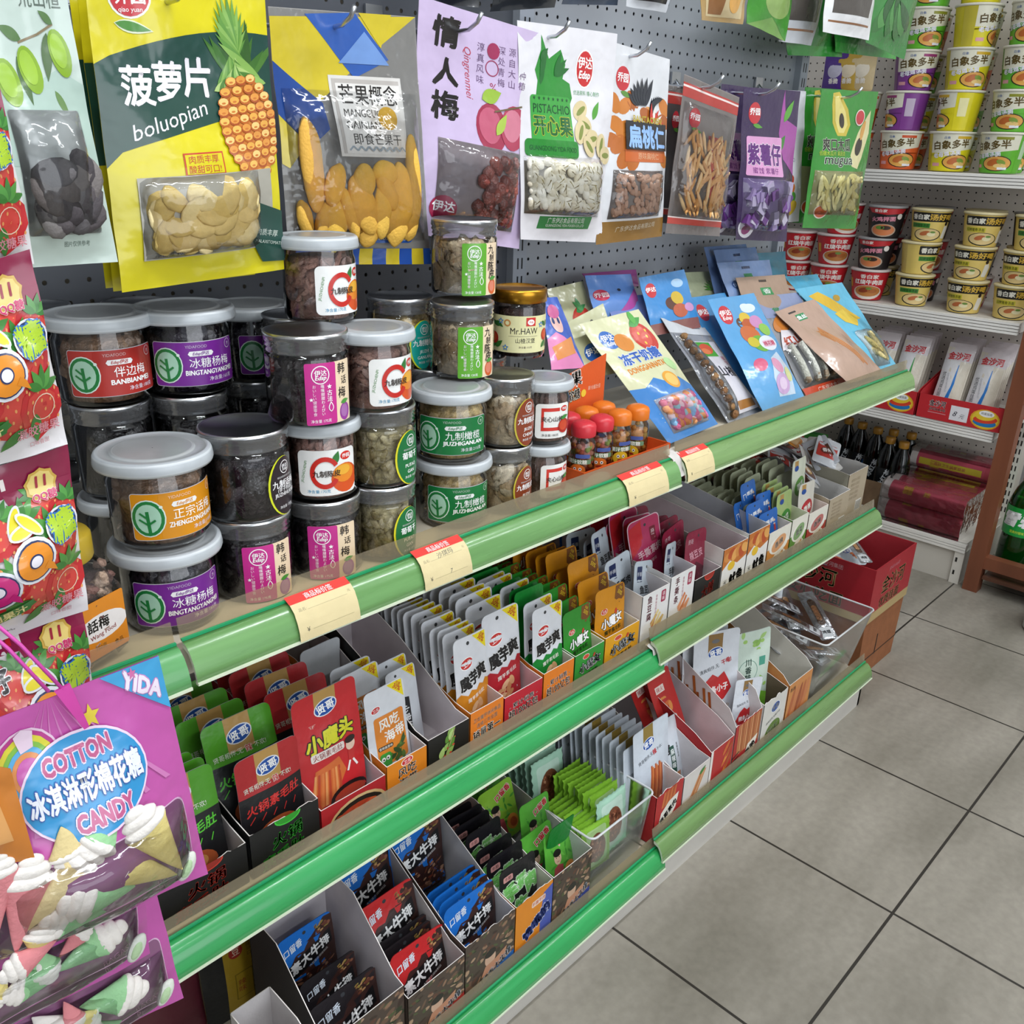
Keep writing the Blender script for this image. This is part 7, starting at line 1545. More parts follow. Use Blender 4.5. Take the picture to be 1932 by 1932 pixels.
def gbag(c1, c2, t_):
    A = Art(15, 19, c1, 'film', .8); A.rect(0, 11, 15, 19, c2); A.ell(4.2, 14.8, 3.4, 2.2, 'b8302c'); A.text('旺旺', 4.2, 14.8, 2.2, 'f0e4dc', bold=.04); A.ell(8, 6, 5, 4, 'd0a83c', 20); A.text(t_, 10, 9.4, 2.2, 'f0ece0', bold=.04); return packet_mesh('bag', A, .05, back=c1, wv=.004)
GB = [gbag('2f7c2c', 'c9c2c2', '薯片'), gbag('2a6c2e', '3c8a34', '脆片')]
for k, (px_, py_, X_, m_, lab) in enumerate(((1530, 880, 2.99, 0, 'green crisp bag with red oval at the left, foremost on the base shelf'), (1560, 868, 3.02, 1, 'green crisp bag behind the foremost one'), (1590, 880, 3.0, 0, 'green crisp bag beside the bottle carton'), (1548, 850, 3.08, 0, 'grey-topped crisp bag at the back of the base shelf'))):
    X_ = [2.995, 3.10, 2.99, 3.11][k]; o = put(GB[m_], 'crisp_bag', lab, 'crisp bag', (X_, [1.60, 1.45, 1.47, 1.62][k], .142), 0, 0); o.rotation_euler = (Matrix.Rotation(-PI/2+.1*k, 3, 'Z')@Matrix.Rotation(-.35, 3, 'X')).to_euler()
# --- green bottles on the brown rack
for k, (x, y) in enumerate(((3.06, .652), (3.06, .525), (3.20, .58))):
    t = thing('soda_bottle', ['large green soda bottle with white lettering on the low board of the brown rack', 'second green soda bottle at the right picture edge', 'green soda bottle behind the two front ones'][k], 'bottle', (x, y, .0626), math.atan2(-y, -x))
    b = MB(); b.lathe([(.035, .004), (.045, 0), (.054, .014), (.056, .04), (.0545, .12), (.056, .20), (.054, .235), (.042, .275), (.022, .315), (.014, .33), (.014, .345)], 'ffffff', 'greenbottle', 36)
    b.lathe([(.001, .006), (.044, .006), (.052, .02), (.053, .20), (.048, .24), (.001, .242)], '3f8a1c', 'greenbottle', 24); b.build('bottle_body', t)
    b = MB(); b.lathe([(.016, .342), (.017, .344), (.017, .36), (.0005, .362)], '2f9a3c', 'plastic', 20); b.build('cap', t)
    A = Art(20, 9.4, '17993f', 'label'); A.text('雪碧', 9.2, 5.6, 4.8, 'f2f4f4', 4, .06, shear=.25, sx=1.2); A.text('清爽柠檬味汽水', 9.6, 1.4, 1.0, 'd8e23c', wmax=6)
    b = MB(); A.emit(b, lambda u, v, d: ((.0568+d)*math.cos((u-.1)/.056), (.0568+d)*math.sin((u-.1)/.056), .13+v), (.008, 0), .00012); b.build('label', t)
# --- red carton on a brown box, standing on the floor past the shelf end
b = MB(); th = .003; X0, X1, Y0, Y1, Z0, Z1 = 0, .255, 0, .25, 0, .155
b.box(0, 0, 0, X1, Y1, th, '8a1c22', 'card')
RD = 'a0202a'
for q in ((0, 0, 0, th, Y1, Z1), (X1-th, 0, 0, X1, Y1, Z1), (th, 0, 0, X1-th, th, Z1), (th, Y1-th, 0, X1-th, Y1, Z1)): b.box(*q, RD, 'paper')
A = Art(25, 15.5, RD, 'print'); A.rect(0, 0, 25, 2.2, 'c0a878'); A.ell(6.2, 13.6, .9, .9, 'c9b8bc'); A.text('河北金沙河集团', 12.0, 13.4, 1.3, 'c9a0a4', wmax=9); A.text('沙河', 10.5, 9.6, 4.8, 'd0bc84', 0, .03, wmax=11); A.text('安心吃面', 10, 4.4, 3.8, 'cdb884', 0, .03, wmax=17)
A.emit(b, lambda u, v, d: (-d-.0004, Y1-u, v), None)
A = Art(25.5, 15.5, RD, 'print'); A.rect(0, 0, 25.5, 2.6, 'b09868'); A.text('金沙河', 13, 9.2, 5.0, 'c4b07c', 0, .03, wmax=14); A.text('优质挂面', 12, 4.4, 3.0, 'b8a070', 0, .04, wmax=14); A.text('JINSHAHE', 12, 13.2, 1.4, 'b8707a')
A.emit(b, lambda u, v, d: (u, -d-.0004, v), None)
o = b.build('floor_carton'); o.location = (2.12, .742, .1778); tag(o, 'open red carton lettered in gold, on a brown box past the shelf end', 'carton')
b = MB(); b.prism([(0, 0, 0), (.225, 0, 0), (.235, 0, .176), (-.012, 0, .176)], (0, .24, 0), '8c5632', 'card'); b.box(.09, -.0008, .05, .094, 0, .11, '1c140e', 'card'); b.box(-.005, -.001, .052, .23, 0, .0545, '3a2416', 'card')
o = b.build('brown_box'); o.location = (2.135, .745, .0008); tag(o, 'worn brown cardboard box on the floor under the red carton', 'carton')
rr = random.Random(9)
for k in range(9):
    A_ = PM[['wh', 'vac', 'wh2'][k % 3]]
    put(A_, 'snack_pouch', 'small pouch lying inside the open red floor carton' if k < 8 else 'white pouch with red print on top of the heap in the red floor carton', 'snack pouch', (2.17+rr.uniform(0, .15), .80+rr.uniform(0, .12), .232+.009*k), -1.25+rr.uniform(-.1, .15), rr.uniform(-1, 1), 'pouches in the red floor carton' if k < 8 else None, .85 if k % 3 != 1 else .6)
b = MB(); b.lathe([(.001, .001), (.05, .001), (.056, .008), (.06, .16), (.056, .165), (.001, .165)], 'd8dcd8', 'plastic', 28); o = b.build('white_tub'); o.location = (2.81, .475, .0005); tag(o, 'white plastic tub cut off by the right picture edge on the floor', 'tub')
# ================================================================== PACKETS AND BOTTLES, RIGHT HALF OF THE TOP SHELF
def lean(name, label, quad, art, dY, T=.012, base=None, zb_=.852, shift=0, **kw):
    """pouch leaning back: lower corners near the shelf board, upper corners dY further in"""
    if base is None:
        Bl, Br = at(*quad[3], Z=zb_), at(*quad[2], Z=zb_)
    else: Bl, Br = at(*quad[3], Y=base), at(*quad[2], Y=base)
    yb = (Bl.y+Br.y)/2+shift; Bl = at(*quad[3], Y=yb); Br = at(*quad[2], Y=yb)
    Tl, Tr = at(*quad[0], Y=yb+dY), at(*quad[1], Y=yb+dY)
    return bag4(name, label, (Tl, Tr, Br, Bl), art, T, **kw)
def bag4(name, label, P, art, T, **kw):
    global at
    keep = at; seq = list(P)
    at = lambda x, y, Y=None, **k: seq[int(x)]
    try: return bag(name, label, ((0, 0), (1, 0), (2, 0), (3, 0)), 0, art, T, **kw)
    finally: at = keep
def photo_candy(cols, n, w, asp=(1, .7, 1), size=.009): return pieces(cols, 'r', size, n, asp, .1, 'candy', region=w)
A = Art(12.5, 22, 'd3d3ac', 'film'); A.back = 'c8c8a8'
A.poly([(0, 0), (12.5, 0), (12.5, 7.8), (10, 9.6), (7.4, 8.8), (5.0, 10.6), (2.4, 9.4), (0, 10)], '3f80c4'); A.ell(3.0, 18.4, 1.6, 1.6, '3a6cb8', mt='film'); A.text('伊达', 3.0, 18.8, 1.2, 'ffffff', bold=.03); A.text('Edsp', 3.0, 17.7, .9, 'ffffff', bold=.03, shear=.2)
A.ell(5.4, 17.4, 1.8, 1.6, 'd88a3c'); A.fruit(9.8, 17.4, 2.1, 2.7, 'c23c34', 'd0584c', 14); A.leaf(8.4, 19.6, 3.2, 1.4, 20, '4c9a4c'); A.leaf(9.6, 19.8, 2.6, 1.2, 80, '5caa50')
for x, y in ((9.2, 18.2), (10.4, 17.4), (9.4, 16.4), (10.8, 18.4)): A.ell(x, y, .18, .28, 'e8c84c')
A.text('冻干奶糖', 6.4, 14.6, 2.0, '3a64b4', 0, .05, wmax=8.2, out='e6e8ee', ow=.05); A.text('DONGGANNAITANG', 6.6, 12.6, 1.3, 'd8842c', 0, .05, wmax=9); A.ell(8, 9.4, 1.6, 1.6, 'e0a03c'); A.ell(8, 9.4, 1.2, 1.2, 'ecc06a'); A.ell(10.8, 12, 1.0, 1.3, 'b4d89a', 30); A.rect(2.2, 1.2, 11, 7.2, 'b9c9dc')
lean('candy_pouch', 'cream and blue freeze-dried candy pouch with printed strawberry, right of the candy bottles', ((1092, 612), (1205, 583), (1355, 800), (1262, 838)), A, .13, .014,
     fill=photo_candy(['7cb4dc', 'e0849c', 'e89a5c', '9cd0d8', 'd86a9c', 'ecd0d8'], 70, (0, 0, 1, 1)), win=(2.2, 1.2, 11, 7.2), rng=random.Random(3), seed=101)
A = Art(9, 21, 'b8bcc4', 'bagclear'); A.back = 'a8aab0'; A.mt = 'film'; A.rect(0, 18.2, 9, 21, 'c9ccd2'); A.rect(3.4, 1.0, 8.6, 16.6, 'd3d0d8'); A.rect(3.8, 13.0, 7.2, 16.4, '4c9a3c'); A.ell(5.5, 14.8, 1.5, 1.2, 'c8583c', 20); A.ell(5.0, 14.2, 1.0, .7, 'd87a4c'); A.text('山楂', 5.9, 9.4, 2.4, '2a2a30', -6, .03, wmax=3.8); A.rect(4.0, 1.6, 8.2, 3.2, 'a8743c'); A.text('蜜饯', 7.8, 12, 1.0, 'b8485c', vert=True)
lean('hawthorn_pouch', 'clear pouch of hawthorn discs with silver header and a small photo panel', ((1246, 600), (1326, 612), (1438, 775), (1376, 800)), A, .14, .012, shift=.016,
     fill=lambda b, fn, w_, n, rt, up, rng, edge: [blob(b, Vector(fn(.019, .012+.0145*k, .004)), (.0085, .007, .0085), rng.choice(['8a6038', '9c7448', '7a5430']), 'food', rng, .12, 2) for k in range(12)], win=(.6, .6, 3.3, 18), rng=random.Random(3), seed=102)
A = Art(10, 22, '5c9fd2', 'film'); A.back = '3a80bc'; A.ell(2.0, 18.6, 1.3, 1.8, 'c5303a'); A.text('伊达', 2.0, 19, 1.1, 'ffffff', bold=.03); A.text('Edsp', 2.0, 17.9, .9, 'ffffff', bold=.03); A.ell(7.2, 19.2, 1.5, .9, 'd8e4ee'); A.ell(6.6, 19.6, .9, .7, 'd8e4ee')
A.inc = .3
for x, y, r_, c_ in ((4.4, 16.6, 1.0, '5a3a30'), (5.6, 17.4, 1.1, 'd8b83c'), (5.6, 16.0, 1.2, 'b8582c'), (7.4, 16.2, 1.3, 'c88ab8'), (4.6, 14.0, 1.8, 'c86a3c'), (5.4, 11.8, 1.6, '6aa83c'), (8.2, 14.4, 1.2, '8cc050'), (4.2, 12.4, 1.0, 'c8b83c')): A.ell(x, y, r_, r_*1.1, c_)
A.inc = 1; A.ell(7.0, 11.6, 2.0, 1.6, 'dfe6f0'); A.rect(5.6, 10.8, 8.6, 12.2, 'e8c8d8', .3); A.text('棉花糖', 7.1, 11.5, 1.0, 'c84a6c', 0, .03, wmax=2.8); A.ell(3.0, 8.0, 1.2, 1.2, 'd05a7c'); A.poly([(4.6, 1.6), (8.4, 1.2), (9.2, 5.6), (7.8, 9.6), (5.4, 8.6), (4.2, 5)], 'c3d4e6'); A.ell(6.2, 7.0, 1.1, 1.6, 'dc9ab8', 20); A.ell(6.0, 3.6, 1.7, 1.9, 'c8a4d0'); A.ell(8.2, 5.0, .9, 1.4, 'd8dc9c'); A.ell(6.0, 3.6, 1.0, 1.1, 'e0c8e2')
lean('candy_pouch', 'sky blue pouch of marshmallow candy with printed cartoon figures, front row', ((1335, 566), (1422, 553), (1517, 750), (1440, 779)), A, .15, .014, seed=103)
A2 = Art(10, 22, '4c94cc', 'film'); A2.back = '3a80bc'; A2.ell(2.0, 18.6, 1.3, 1.8, 'c5303a'); A2.text('伊达', 2.0, 18.7, 1.2, 'ffffff', bold=.03)
lean('candy_pouch', 'sky blue pouch tucked directly behind the front blue candy pouch', ((1296, 562), (1368, 552), (1462, 736), (1392, 764)), A2, .14, .008, base=.835, seed=104)
A = Art(10, 20, 'c3c8d4', 'bagclear'); A.back = 'a9a8ac'; A.mt = 'film'; A.rect(0, 15.6, 10, 20, '8894b8'); A.text('香', 3.2, 17.4, 1.6, '2c7c4c', bold=.05); A.ell(3.2, 14.6, 3.0, 1.5, 'c87a34', 30); A.ell(5.6, 12.8, 1.6, 2.0, 'c8a82c'); A.poly([(0, 9.2), (10, 10.2), (10, 14), (6, 12.2), (1.5, 13)], 'd8d2d8'); A.text('红山楂条', 4.6, 11.0, 2.0, 'a8402c', 8, .05, wmax=7, out='ece4e4', ow=.04); A.ell(7.4, 11.8, 1.0, 1.0, '3a5cb0'); A.rect(0, 0, 10, 1.8, 'c8482c'); A.text('广东伊达食品', 5.6, .95, .9, 'ecd8d0', wmax=5)
def sticks(b, fn, w_, n, rt, up, rng, edge):
    for k in range(5):
        u = .014+.018*k; p = [Vector(fn(u+.001*math.sin(j), .026+j*.018, .006)) for j in range(5)]
        b.tube(p, .0075, ['c4c4b8', 'd2d2c8', 'b4b4a8'][k % 3], 'food', 8); blob(b, Vector(fn(u, .03, .005)), (.008, .007, .011), '9c8a74', 'food', rng, .2)
lean('hawthorn_stick_pouch', 'clear pouch of pale hawthorn sticks with an orange foot band', ((1424, 560), (1506, 552), (1604, 726), (1522, 752)), A, .15, .010, shift=.030, fill=sticks, win=(.6, 1.8, 9.4, 10.4), rng=random.Random(3), seed=105)
A = Art(10, 21, 'b99a88', 'film'); A.back = 'a08070'; A.rect(3.0, 17.2, 5.0, 18.8, '2c8a54'); A.text('鱼丝', 4.0, 18.0, 1.0, 'ffffff', bold=.03); A.rect(2.2, 19.4, 3.8, 19.8, '3a3434'); A.inc = .2; A.poly([(3.6, 12.4), (5.2, 14.8), (7.8, 3.0), (7.4, 2.6)], 'c07c4c')
for k in range(9): A.line([(4.0+.18*k, 13.8-.2*k), (6.6+.12*k, 3.2+.1*k)], .2, ['c88450', 'b06c3c', 'd89c6c'][k % 3])
A.inc = 1
lean('brown_paper_pouch', 'pinkish brown pouch with a printed bundle of orange strips, green square logo', ((1462, 588), (1536, 564), (1667, 704), (1600, 724)), A, .15, .012, seed=106)
A = Art(10, 22, '62b8d8', 'film'); A.back = '3a98bc'; A.poly([(1.4, 20), (3.6, 20.6), (6.8, 16.6), (8.6, 13.0), (6.2, 12.6), (3.4, 15.8)], 'dcb42c'); A.poly([(3.2, 15.0), (6.0, 15.8), (7.0, 12.6), (5.2, 11), (3.6, 12.6)], 'e4c23c'); A.ell(6.6, 18.6, 1.0, .7, 'b8942c', 30); A.rect(3.0, 1.4, 8.0, 10.0, 'a8c0cc', 1.0)
lean('cyan_pouch', 'cyan pouch with a printed yellow cob, rightmost on the top shelf', ((1500, 545), (1588, 533), (1694, 695), (1648, 706)), A, .15, .013, shift=.032, fill=pieces(['c9b468', 'd3c07c'], 'r', .03, 5, (.3, .2, 1), .06, ang=(-.2, .2)), win=(3.0, 1.4, 8.0, 10), rng=random.Random(2), seed=107)
for k, (q, lab) in enumerate(((((1480, 521), (1540, 518), (1600, 600), (1556, 620)), 'cyan pouch top directly behind the rightmost cyan pouch'),)):
    A = Art(10, 14, '45aad0', 'film'); A.back = '3a98bc'; A.ell(5, 9, 2, 1, 'dcb42c'); lean('cyan_pouch', lab, q, A, .10, .006, base=.90, seed=110+k)
back = [('teal_pouch', 'teal blank pouch back below the purple bags', ((1424, 478), (1482, 474), (1486, 530), (1440, 540)), '1f7c98', 1.02, .03, None),
        ('grey_blue_pouch', 'grey-blue pouch with a hang slot, rearmost of three', ((1328, 466), (1408, 460), (1430, 560), (1352, 570)), '6a83b0', .99, .05, '7'),
        ('grey_blue_pouch', 'grey-blue pouch with a hang slot, middle of three', ((1346, 472), (1426, 466), (1446, 560), (1370, 570)), '7088b4', .975, .05, '7'),
        ('grey_blue_pouch', 'grey-blue pouch with a small round logo, front of three', ((1352, 496), (1452, 490), (1470, 580), (1386, 590)), '7890ba', .95, .05, 'r'),
        ('brown_pouch', 'brown pouch header with green logo behind the stick pouch', ((1388, 524), (1480, 518), (1506, 600), (1412, 606)), 'a58a76', .925, .05, 'g'),
        ('blue_figure_pouch', 'sky blue pouch standing upright with a printed figure and red oval', ((1205, 524), (1291, 508), (1322, 618), (1232, 634)), '3f88c8', .93, .05, 'f'),
        ('cream_green_pouch', 'pale green pouch with a spiky leaf print at the back', ((1290, 514), (1350, 512), (1358, 570), (1310, 580)), 'b8bf9c', 1.0, .04, 'l'),
        ('blue_pink_pouch', 'blue to pink pouch header with a red round logo', ((1103, 520), (1190, 517), (1212, 596), (1124, 604)), '5c86c8', .97, .04, 'o'),
        ('blue_pink_pouch', 'blue and lilac pouch header just right of the red-logo one', ((1140, 560), (1230, 555), (1250, 625), (1165, 630)), '7a8cc8', .95, .04, None),
        ('pink_pouch', 'deep pink pouch edge at the back under the peg holes', ((1098, 516), (1200, 508), (1205, 540), (1120, 545)), '9a4a8c', 1.04, .02, None),
        ('cream_strawberry_pouch', 'cream pouch header with a printed strawberry, back row', ((1031, 546), (1101, 530), (1128, 640), (1066, 660)), 'c0bf98', .97, .05, 's'),
        ('cream_blue_logo_pouch', 'cream pouch with blue round logo right behind the freeze-dried candy pouch', ((1064, 612), (1138, 572), (1180, 700), (1106, 716)), 'c0c09a', .89, .06, 'b'),
        ('princess_pouch', 'blue and pink pouch with a printed girl, between the gold-lid jar and the cream pouch', ((1022, 562), (1052, 560), (1104, 694), (1040, 698)), '3c5cb4', .87, .06, 'p')]
for i, (n_, lab, q, c_, by, dy, kk) in enumerate(back):
    A = Art(10, 12, c_, 'film'); A.back = c_
    if kk in ('7', 'r'): A.rect(4.2, 10.2, 5.8, 10.8, '2a3a5c'); A.rect(4.2, 7.6, 5.8, 9.0, '2c7c4c')
    if kk == 'r': A.ell(2.4, 6.4, 1.2, 1.2, '3a5484'); A.text('伊达', 2.4, 6.4, 1.0, '9cb0d0')
    if kk == 'g': A.rect(4.2, 10.4, 5.8, 11, '3a2c24'); A.rect(4.0, 6.6, 6.2, 8.8, '2c8a4c'); A.text('香', 5.1, 7.7, 1.5, 'ffffff')
    if kk == 'f': A.ell(1.8, 9.0, 1.1, 1.5, 'c5303a'); A.text('伊达', 1.8, 9.2, 1.0, 'ffffff', bold=.03); A.ell(7.6, 9.6, 1.3, .9, 'a8c8e4'); A.ell(5.0, 5.6, 1.3, 1.4, '5c3a30'); A.ell(6.4, 6.6, 1.3, 1.4, 'd0b03c'); A.ell(6.2, 4.0, 1.6, 1.4, 'b85a3c'); A.ell(8.4, 4.4, 1.2, .9, 'c890c0'); A.rect(0, 0, 10, 2.2, '8a5a54')
    if kk == 'l':
        for k in range(7): A.leaf(8, 5, 4, .9, 60+20*k, '4c8a34')
    if kk == 'o': A.poly([(4, 0), (10, 0), (10, 8)], 'b0509c'); A.ell(2.2, 6.4, 1.6, 1.6, 'b8304c'); A.text('乔园', 2.2, 6.4, 1.4, 'ecd8dc', bold=.03); A.ell(6.2, 7.6, .4, .4, '1c2438')
    if kk == 's': A.fruit(6.6, 3.6, 3.2, 3.6, 'b8382c', 'c84a38'); A.leaf(5.4, 6.2, 3.4, 1.4, 20, '3c8a4c'); A.leaf(6.6, 6.2, 3, 1.2, 90, '3c8a4c'); A.leaf(7.4, 6.2, 3, 1.2, 130, '4c9a54'); A.ell(2, 8.4, .4, .5, '3a3a30')
    if kk == 'b': A.ell(3.4, 4.6, 1.8, 1.8, '2f60b0'); A.text('伊达', 3.4, 4.8, 1.5, 'ffffff', bold=.03); A.ell(6.0, 10, .4, .4, '3a3a30')
    if kk == 'p': A.poly([(0, 0), (10, 0), (8, 4), (3, 6), (0, 5)], 'd880b0'); A.ell(4.6, 7.8, 2.2, 2.0, 'e2b8b0'); A.ell(5.6, 8.0, .5, .6, '2a3a6c'); A.ell(3.4, 8.0, .5, .6, '2a3a6c'); A.ell(4.6, 9.6, 2.6, 1.2, 'c05a8c'); A.poly([(1, 3.6), (8.6, 5.2), (8.2, 2.4), (2, 1.4)], 'd88a4c')
    lean(n_, lab, q, A, dy, .006, base=by, seed=130+i, wr=.0012)
# --- orange counter tray with small candy bottles
t = thing('candy_tray', 'orange card tray with a header, holding little candy bottles', 'tray', (.962, .768, ZT+.0006))
b = MB(); OR = 'd9591c'; L = .215
b.prism([(0, 0, 0), (L, 0, 0), (L, 0, .022), (0, 0, .022)], (0, .0015, 0), OR, 'paper'); b.box(0, 0, 0, L, .10, .0012, 'b84a1c', 'paper'); b.box(0, .0015, 0, .0015, .10, .022, OR, 'paper'); b.box(L-.0015, .0015, 0, L, .10, .022, OR, 'paper')
A = Art(21.5, 2.2, OR, 'print'); A.text('果汁软糖 橡皮糖果', 17, 1.1, 1.1, 'f0d8c8', wmax=6); A.ell(3.0, .2, 3.2, 1.4, 'ead8d0'); A.emit(b, lambda u, v, d: (u, -d-.0003, v), None); b.build('tray_body', t)
b = MB(); b.prism([(.045, .1015, 0), (L-.05, .1015, 0), (L-.05, .1015, .155), (.045, .1015, .128)], (0, .0015, 0), OR, 'paper')
A = Art(12, 15, None, 'print'); A.text('维C果', 2.6, 12.2, 2.6, 'f2e6dc', 10, .08); A.text('果汁软糖', 3.2, 9.9, 1.7, 'f2f0e0', 8, .06, out='3c7c34', ow=.05, wmax=5.4); A.ell(6.8, 10, .6, .6, 'e8c83c'); A.text('果汁含量百分百', 9.4, 10.6, .7, 'f0d0b8', wmax=3); A.emit(b, lambda u, v, d: (.045+u, .101-d, v), None); b.build('header_card', t)
def candy_bottle(capc, inn, lab_c):
    b1 = MB(); r = .0195; b1.lathe([(r*.8, 0), (r, .004), (r, .05), (r*.93, .058), (r*.72, .064), (r*.72, .067)], 'ffffff', 'jarwall', 24)
    b2 = MB(); b2.lathe([(r*.92, .065), (r*.95, .067), (r*.95, .079), (r*.86, .083), (r*.5, .0865), (.0005, .0875)], capc, 'plastic', 24)
    b3 = MB(); rr = random.Random(ord(capc[0])); b3.lathe([(.001, .003), (r*.6, .003), (r*.6, .048), (.001, .05)], mix(inn[0], 'ffffff', .1), 'candy', 12)
    for k in range(46): a = rr.uniform(0, 6.28); blob(b3, (r*.70*math.cos(a), r*.70*math.sin(a), rr.uniform(.007, .054)), (.0045, .0045, .0045), rr.choice(inn), 'candy', rr, .1, 1)
    b4 = MB(); A = Art(6, 3.6, None, 'label'); A.rect(.3, 1.9, 4.6, 2.6, '6a8a6c', .2); A.text('果汁软糖', 2.5, 2.25, .7, 'f4f0e8', bold=.03); A.rect(2.2, 2.8, 4.4, 3.4, '4a5ca0', .2)
    A.ell(2.6, .9, 1.2, 1.0, lab_c); A.ell(2.2, 1.15, .22, .25, 'ffffff'); A.ell(3.0, 1.15, .22, .25, 'ffffff'); A.ell(2.2, 1.15, .1, .12, '1c1c1c'); A.ell(3.0, 1.15, .1, .12, '1c1c1c'); A.ell(2.6, .55, .5, .2, '9c2c1c')
    A.emit(b4, lambda u, v, d: ((r+.0004+d)*math.cos((u-.026)/r), (r+.0004+d)*math.sin((u-.026)/r), .007+v), (.004, 0), .00012)
    return [('bottle_body', mesh_of('bottle_body', b1)), ('cap', mesh_of('cap', b2)), ('candies', mesh_of('candies', b3)), ('label', mesh_of('label', b4))]
BT = {'r': candy_bottle('d0303c', ['c8604c', 'd8a08c', '9cb04c', 'd88a3c'], 'd8742c'), 'o': candy_bottle('e0761c', ['d8903c', 'e0a84c', 'd0b45c'], 'dcb42c')}
for k, (c_, x, y, lab) in enumerate((('r', .990, .796, 'candy bottle with red cap at the left front of the orange tray'), ('r', 1.034, .798, 'candy bottle with red cap, second in the front of the tray'), ('o', 1.078, .798, 'candy bottle with orange cap, third in the front of the tray'), ('o', 1.122, .797, 'candy bottle with orange cap and yellow face, right front of the tray'),
                                     ('r', 1.005, .838, 'candy bottle with red cap in the back row of the tray'), ('o', 1.050, .840, 'candy bottle with orange cap, left in the back row'), ('o', 1.094, .842, 'candy bottle with orange cap, middle of the back row'))):
    t = thing('candy_bottle', lab, 'candy bottle', (x, y, ZT+.0025), math.atan2(-y, -x)+.3*(k % 3-1))
    for n_, m_ in BT[c_]:
        o = bpy.data.objects.new(n_, m_); COL.objects.link(o); o.parent = t
# ================================================================== FOREGROUND: HANGING CANDY PACKETS AT THE LEFT
def strawberry(A, x, y, r, c='c1272d', a=0):
    ca, sa = math.cos(math.radians(a)), math.sin(math.radians(a))
    P = [(0, -1.25), (.62, -.75), (.98, 0), (.92, .62), (.45, .95), (-.45, .95), (-.92, .62), (-.98, 0), (-.62, -.75)]
    A.poly([(x+(p*ca-q*sa)*r, y+(p*sa+q*ca)*r) for p, q in P], c); A.poly([(x+(p*ca-q*sa)*r*.7, y+(p*sa+q*ca+.1)*r*.7) for p, q in P], mix(c, 'e8604c', .35))
    i0 = A.inc; A.inc = .1
    for j in range(5):
        for i in range(4): p, q = (i-1.5)*.42+(j % 2)*.2, (j-2)*.36; A.ell(x+(p*ca-q*sa)*r, y+(p*sa+q*ca)*r, r*.05, r*.08, 'e09a5c', a, 6)
    A.inc = i0
    for k in range(5): A.leaf(x-.8*r*sa, y+.8*r*ca, r*.9, r*.34, a+18+36*k, ['3c7c34', '4f9440'][k % 2])
def qq(seed):
    A = Art(15, 18, 'e2dee0', 'film'); A.back = 'cfc9cc'
    A.rect(0, 14.6, 15, 18, '8c1c44'); A.poly([(9, 12.4), (15, 12.0), (15, 15), (8, 15)], '8c1c44')
    for k in range(10): A.poly([(k*.9-.1, 15.4), (k*.9+.35, 15.4), (k*.9+.2, 16.6), (k*.9-.25, 16.6)], ['c8242c', 'efe6e4'][k % 2])
    A.inc = .5
    for x, y, r, a in ((11.6, 12.6, 2.0, 20), (13.6, 11.2, 2.0, -20), (9.4, 10.4, 2.4, 0), (12.2, 8.6, 2.6, 10), (6.4, 11.8, 2.0, -30), (9.2, 5.2, 2.7, 15), (12.6, 4.4, 2.5, -10), (6.4, 6.6, 2.2, -20), (4.0, 9.0, 2.2, 25)): strawberry(A, x, y, r, ['c1272d', 'b8242a', 'cc3030'][int(x) % 3], a)
    for k in range(6): A.leaf(5+k*1.4, 3.2+(k % 2), 3.0, 1.2, 20+50*k, '3f7c34')
    A.inc = 1
    def splat(x, y, r):
        A.ell(x, y, r, r*1.08, 'dcdce2'); A.ell(x, y, r*.9, r*.97, '1c2c50')
    for x, y, c_ in ((5.4, 6.9, 'c62878'), (9.2, 8.9, 'e08a22')):
        A.ell(x, y, 2.3, 2.2, 'd9dbe2'); A.ell(x, y, 2.0, 1.9, '22305c'); A.ell(x, y, 1.85, 1.75, c_); A.ell(x, y+.1, .75, .7, '22305c'); A.ell(x, y+.1, .6, .55, 'e2dee6'); A.poly([(x+.8, y-1.0), (x+2.3, y-1.9), (x+1.9, y-.9), (x+1.3, y-.4)], c_)
    A.ell(12.9, 10.9, 1.9, 1.7, 'd9dbe2'); A.ell(12.9, 10.9, 1.7, 1.5, '22305c'); A.text('糖', 12.9, 10.9, 2.7, 'a8c82c', 10, .10, out='2a6cb8', ow=.04)
    for x, y, a in ((8.3, 12.3, 200), (8.8, 11.5, 150), (9.6, 11.9, 95)): A.ell(x, y+.2, 1.5, .6, 'd9dbe2', a-140); A.ell(x, y+.2, 1.25, .42, 'e0d020', a-140)
    A.text('旺仔', 4.6, 12.6, 2.0, '1a1a1c', 6, .05, out='e8e6ea', ow=.05); A.star(11.8, 15.0, 1.7, 'cfa94c', 9, .88); A.star(11.8, 15.0, 1.4, 'e4cc78', 9, .9); A.text('11', 11.8, 15.3, 1.6, 'a02c3c', 0, .04); A.text('QQ糖', 12.0, 13.8, .9, 'c8386c', 0, .05, out='efe0d0', ow=.04)
    A.poly([(3.2, 1.9), (8.6, 3.6), (8.8, 5.0), (3.2, 3.2)], '2f7c34'); A.text('添加果汁', 6.0, 3.45, 1.1, 'e0d890', 17, .04, wmax=4.8)
    A.text('凝胶糖果', 12.2, 2.5, 1.1, 'd08a94', 0, .02); A.text('口味香甜', 12.2, 1.2, .5, 'c07a84'); A.text('净含量 120g', 6.0, .8, .6, '4a4a50')
    A.ring(12.9, 4.6, 1.2, 1.3, 'e8d0b8', n=16); return A
QA = qq(1)
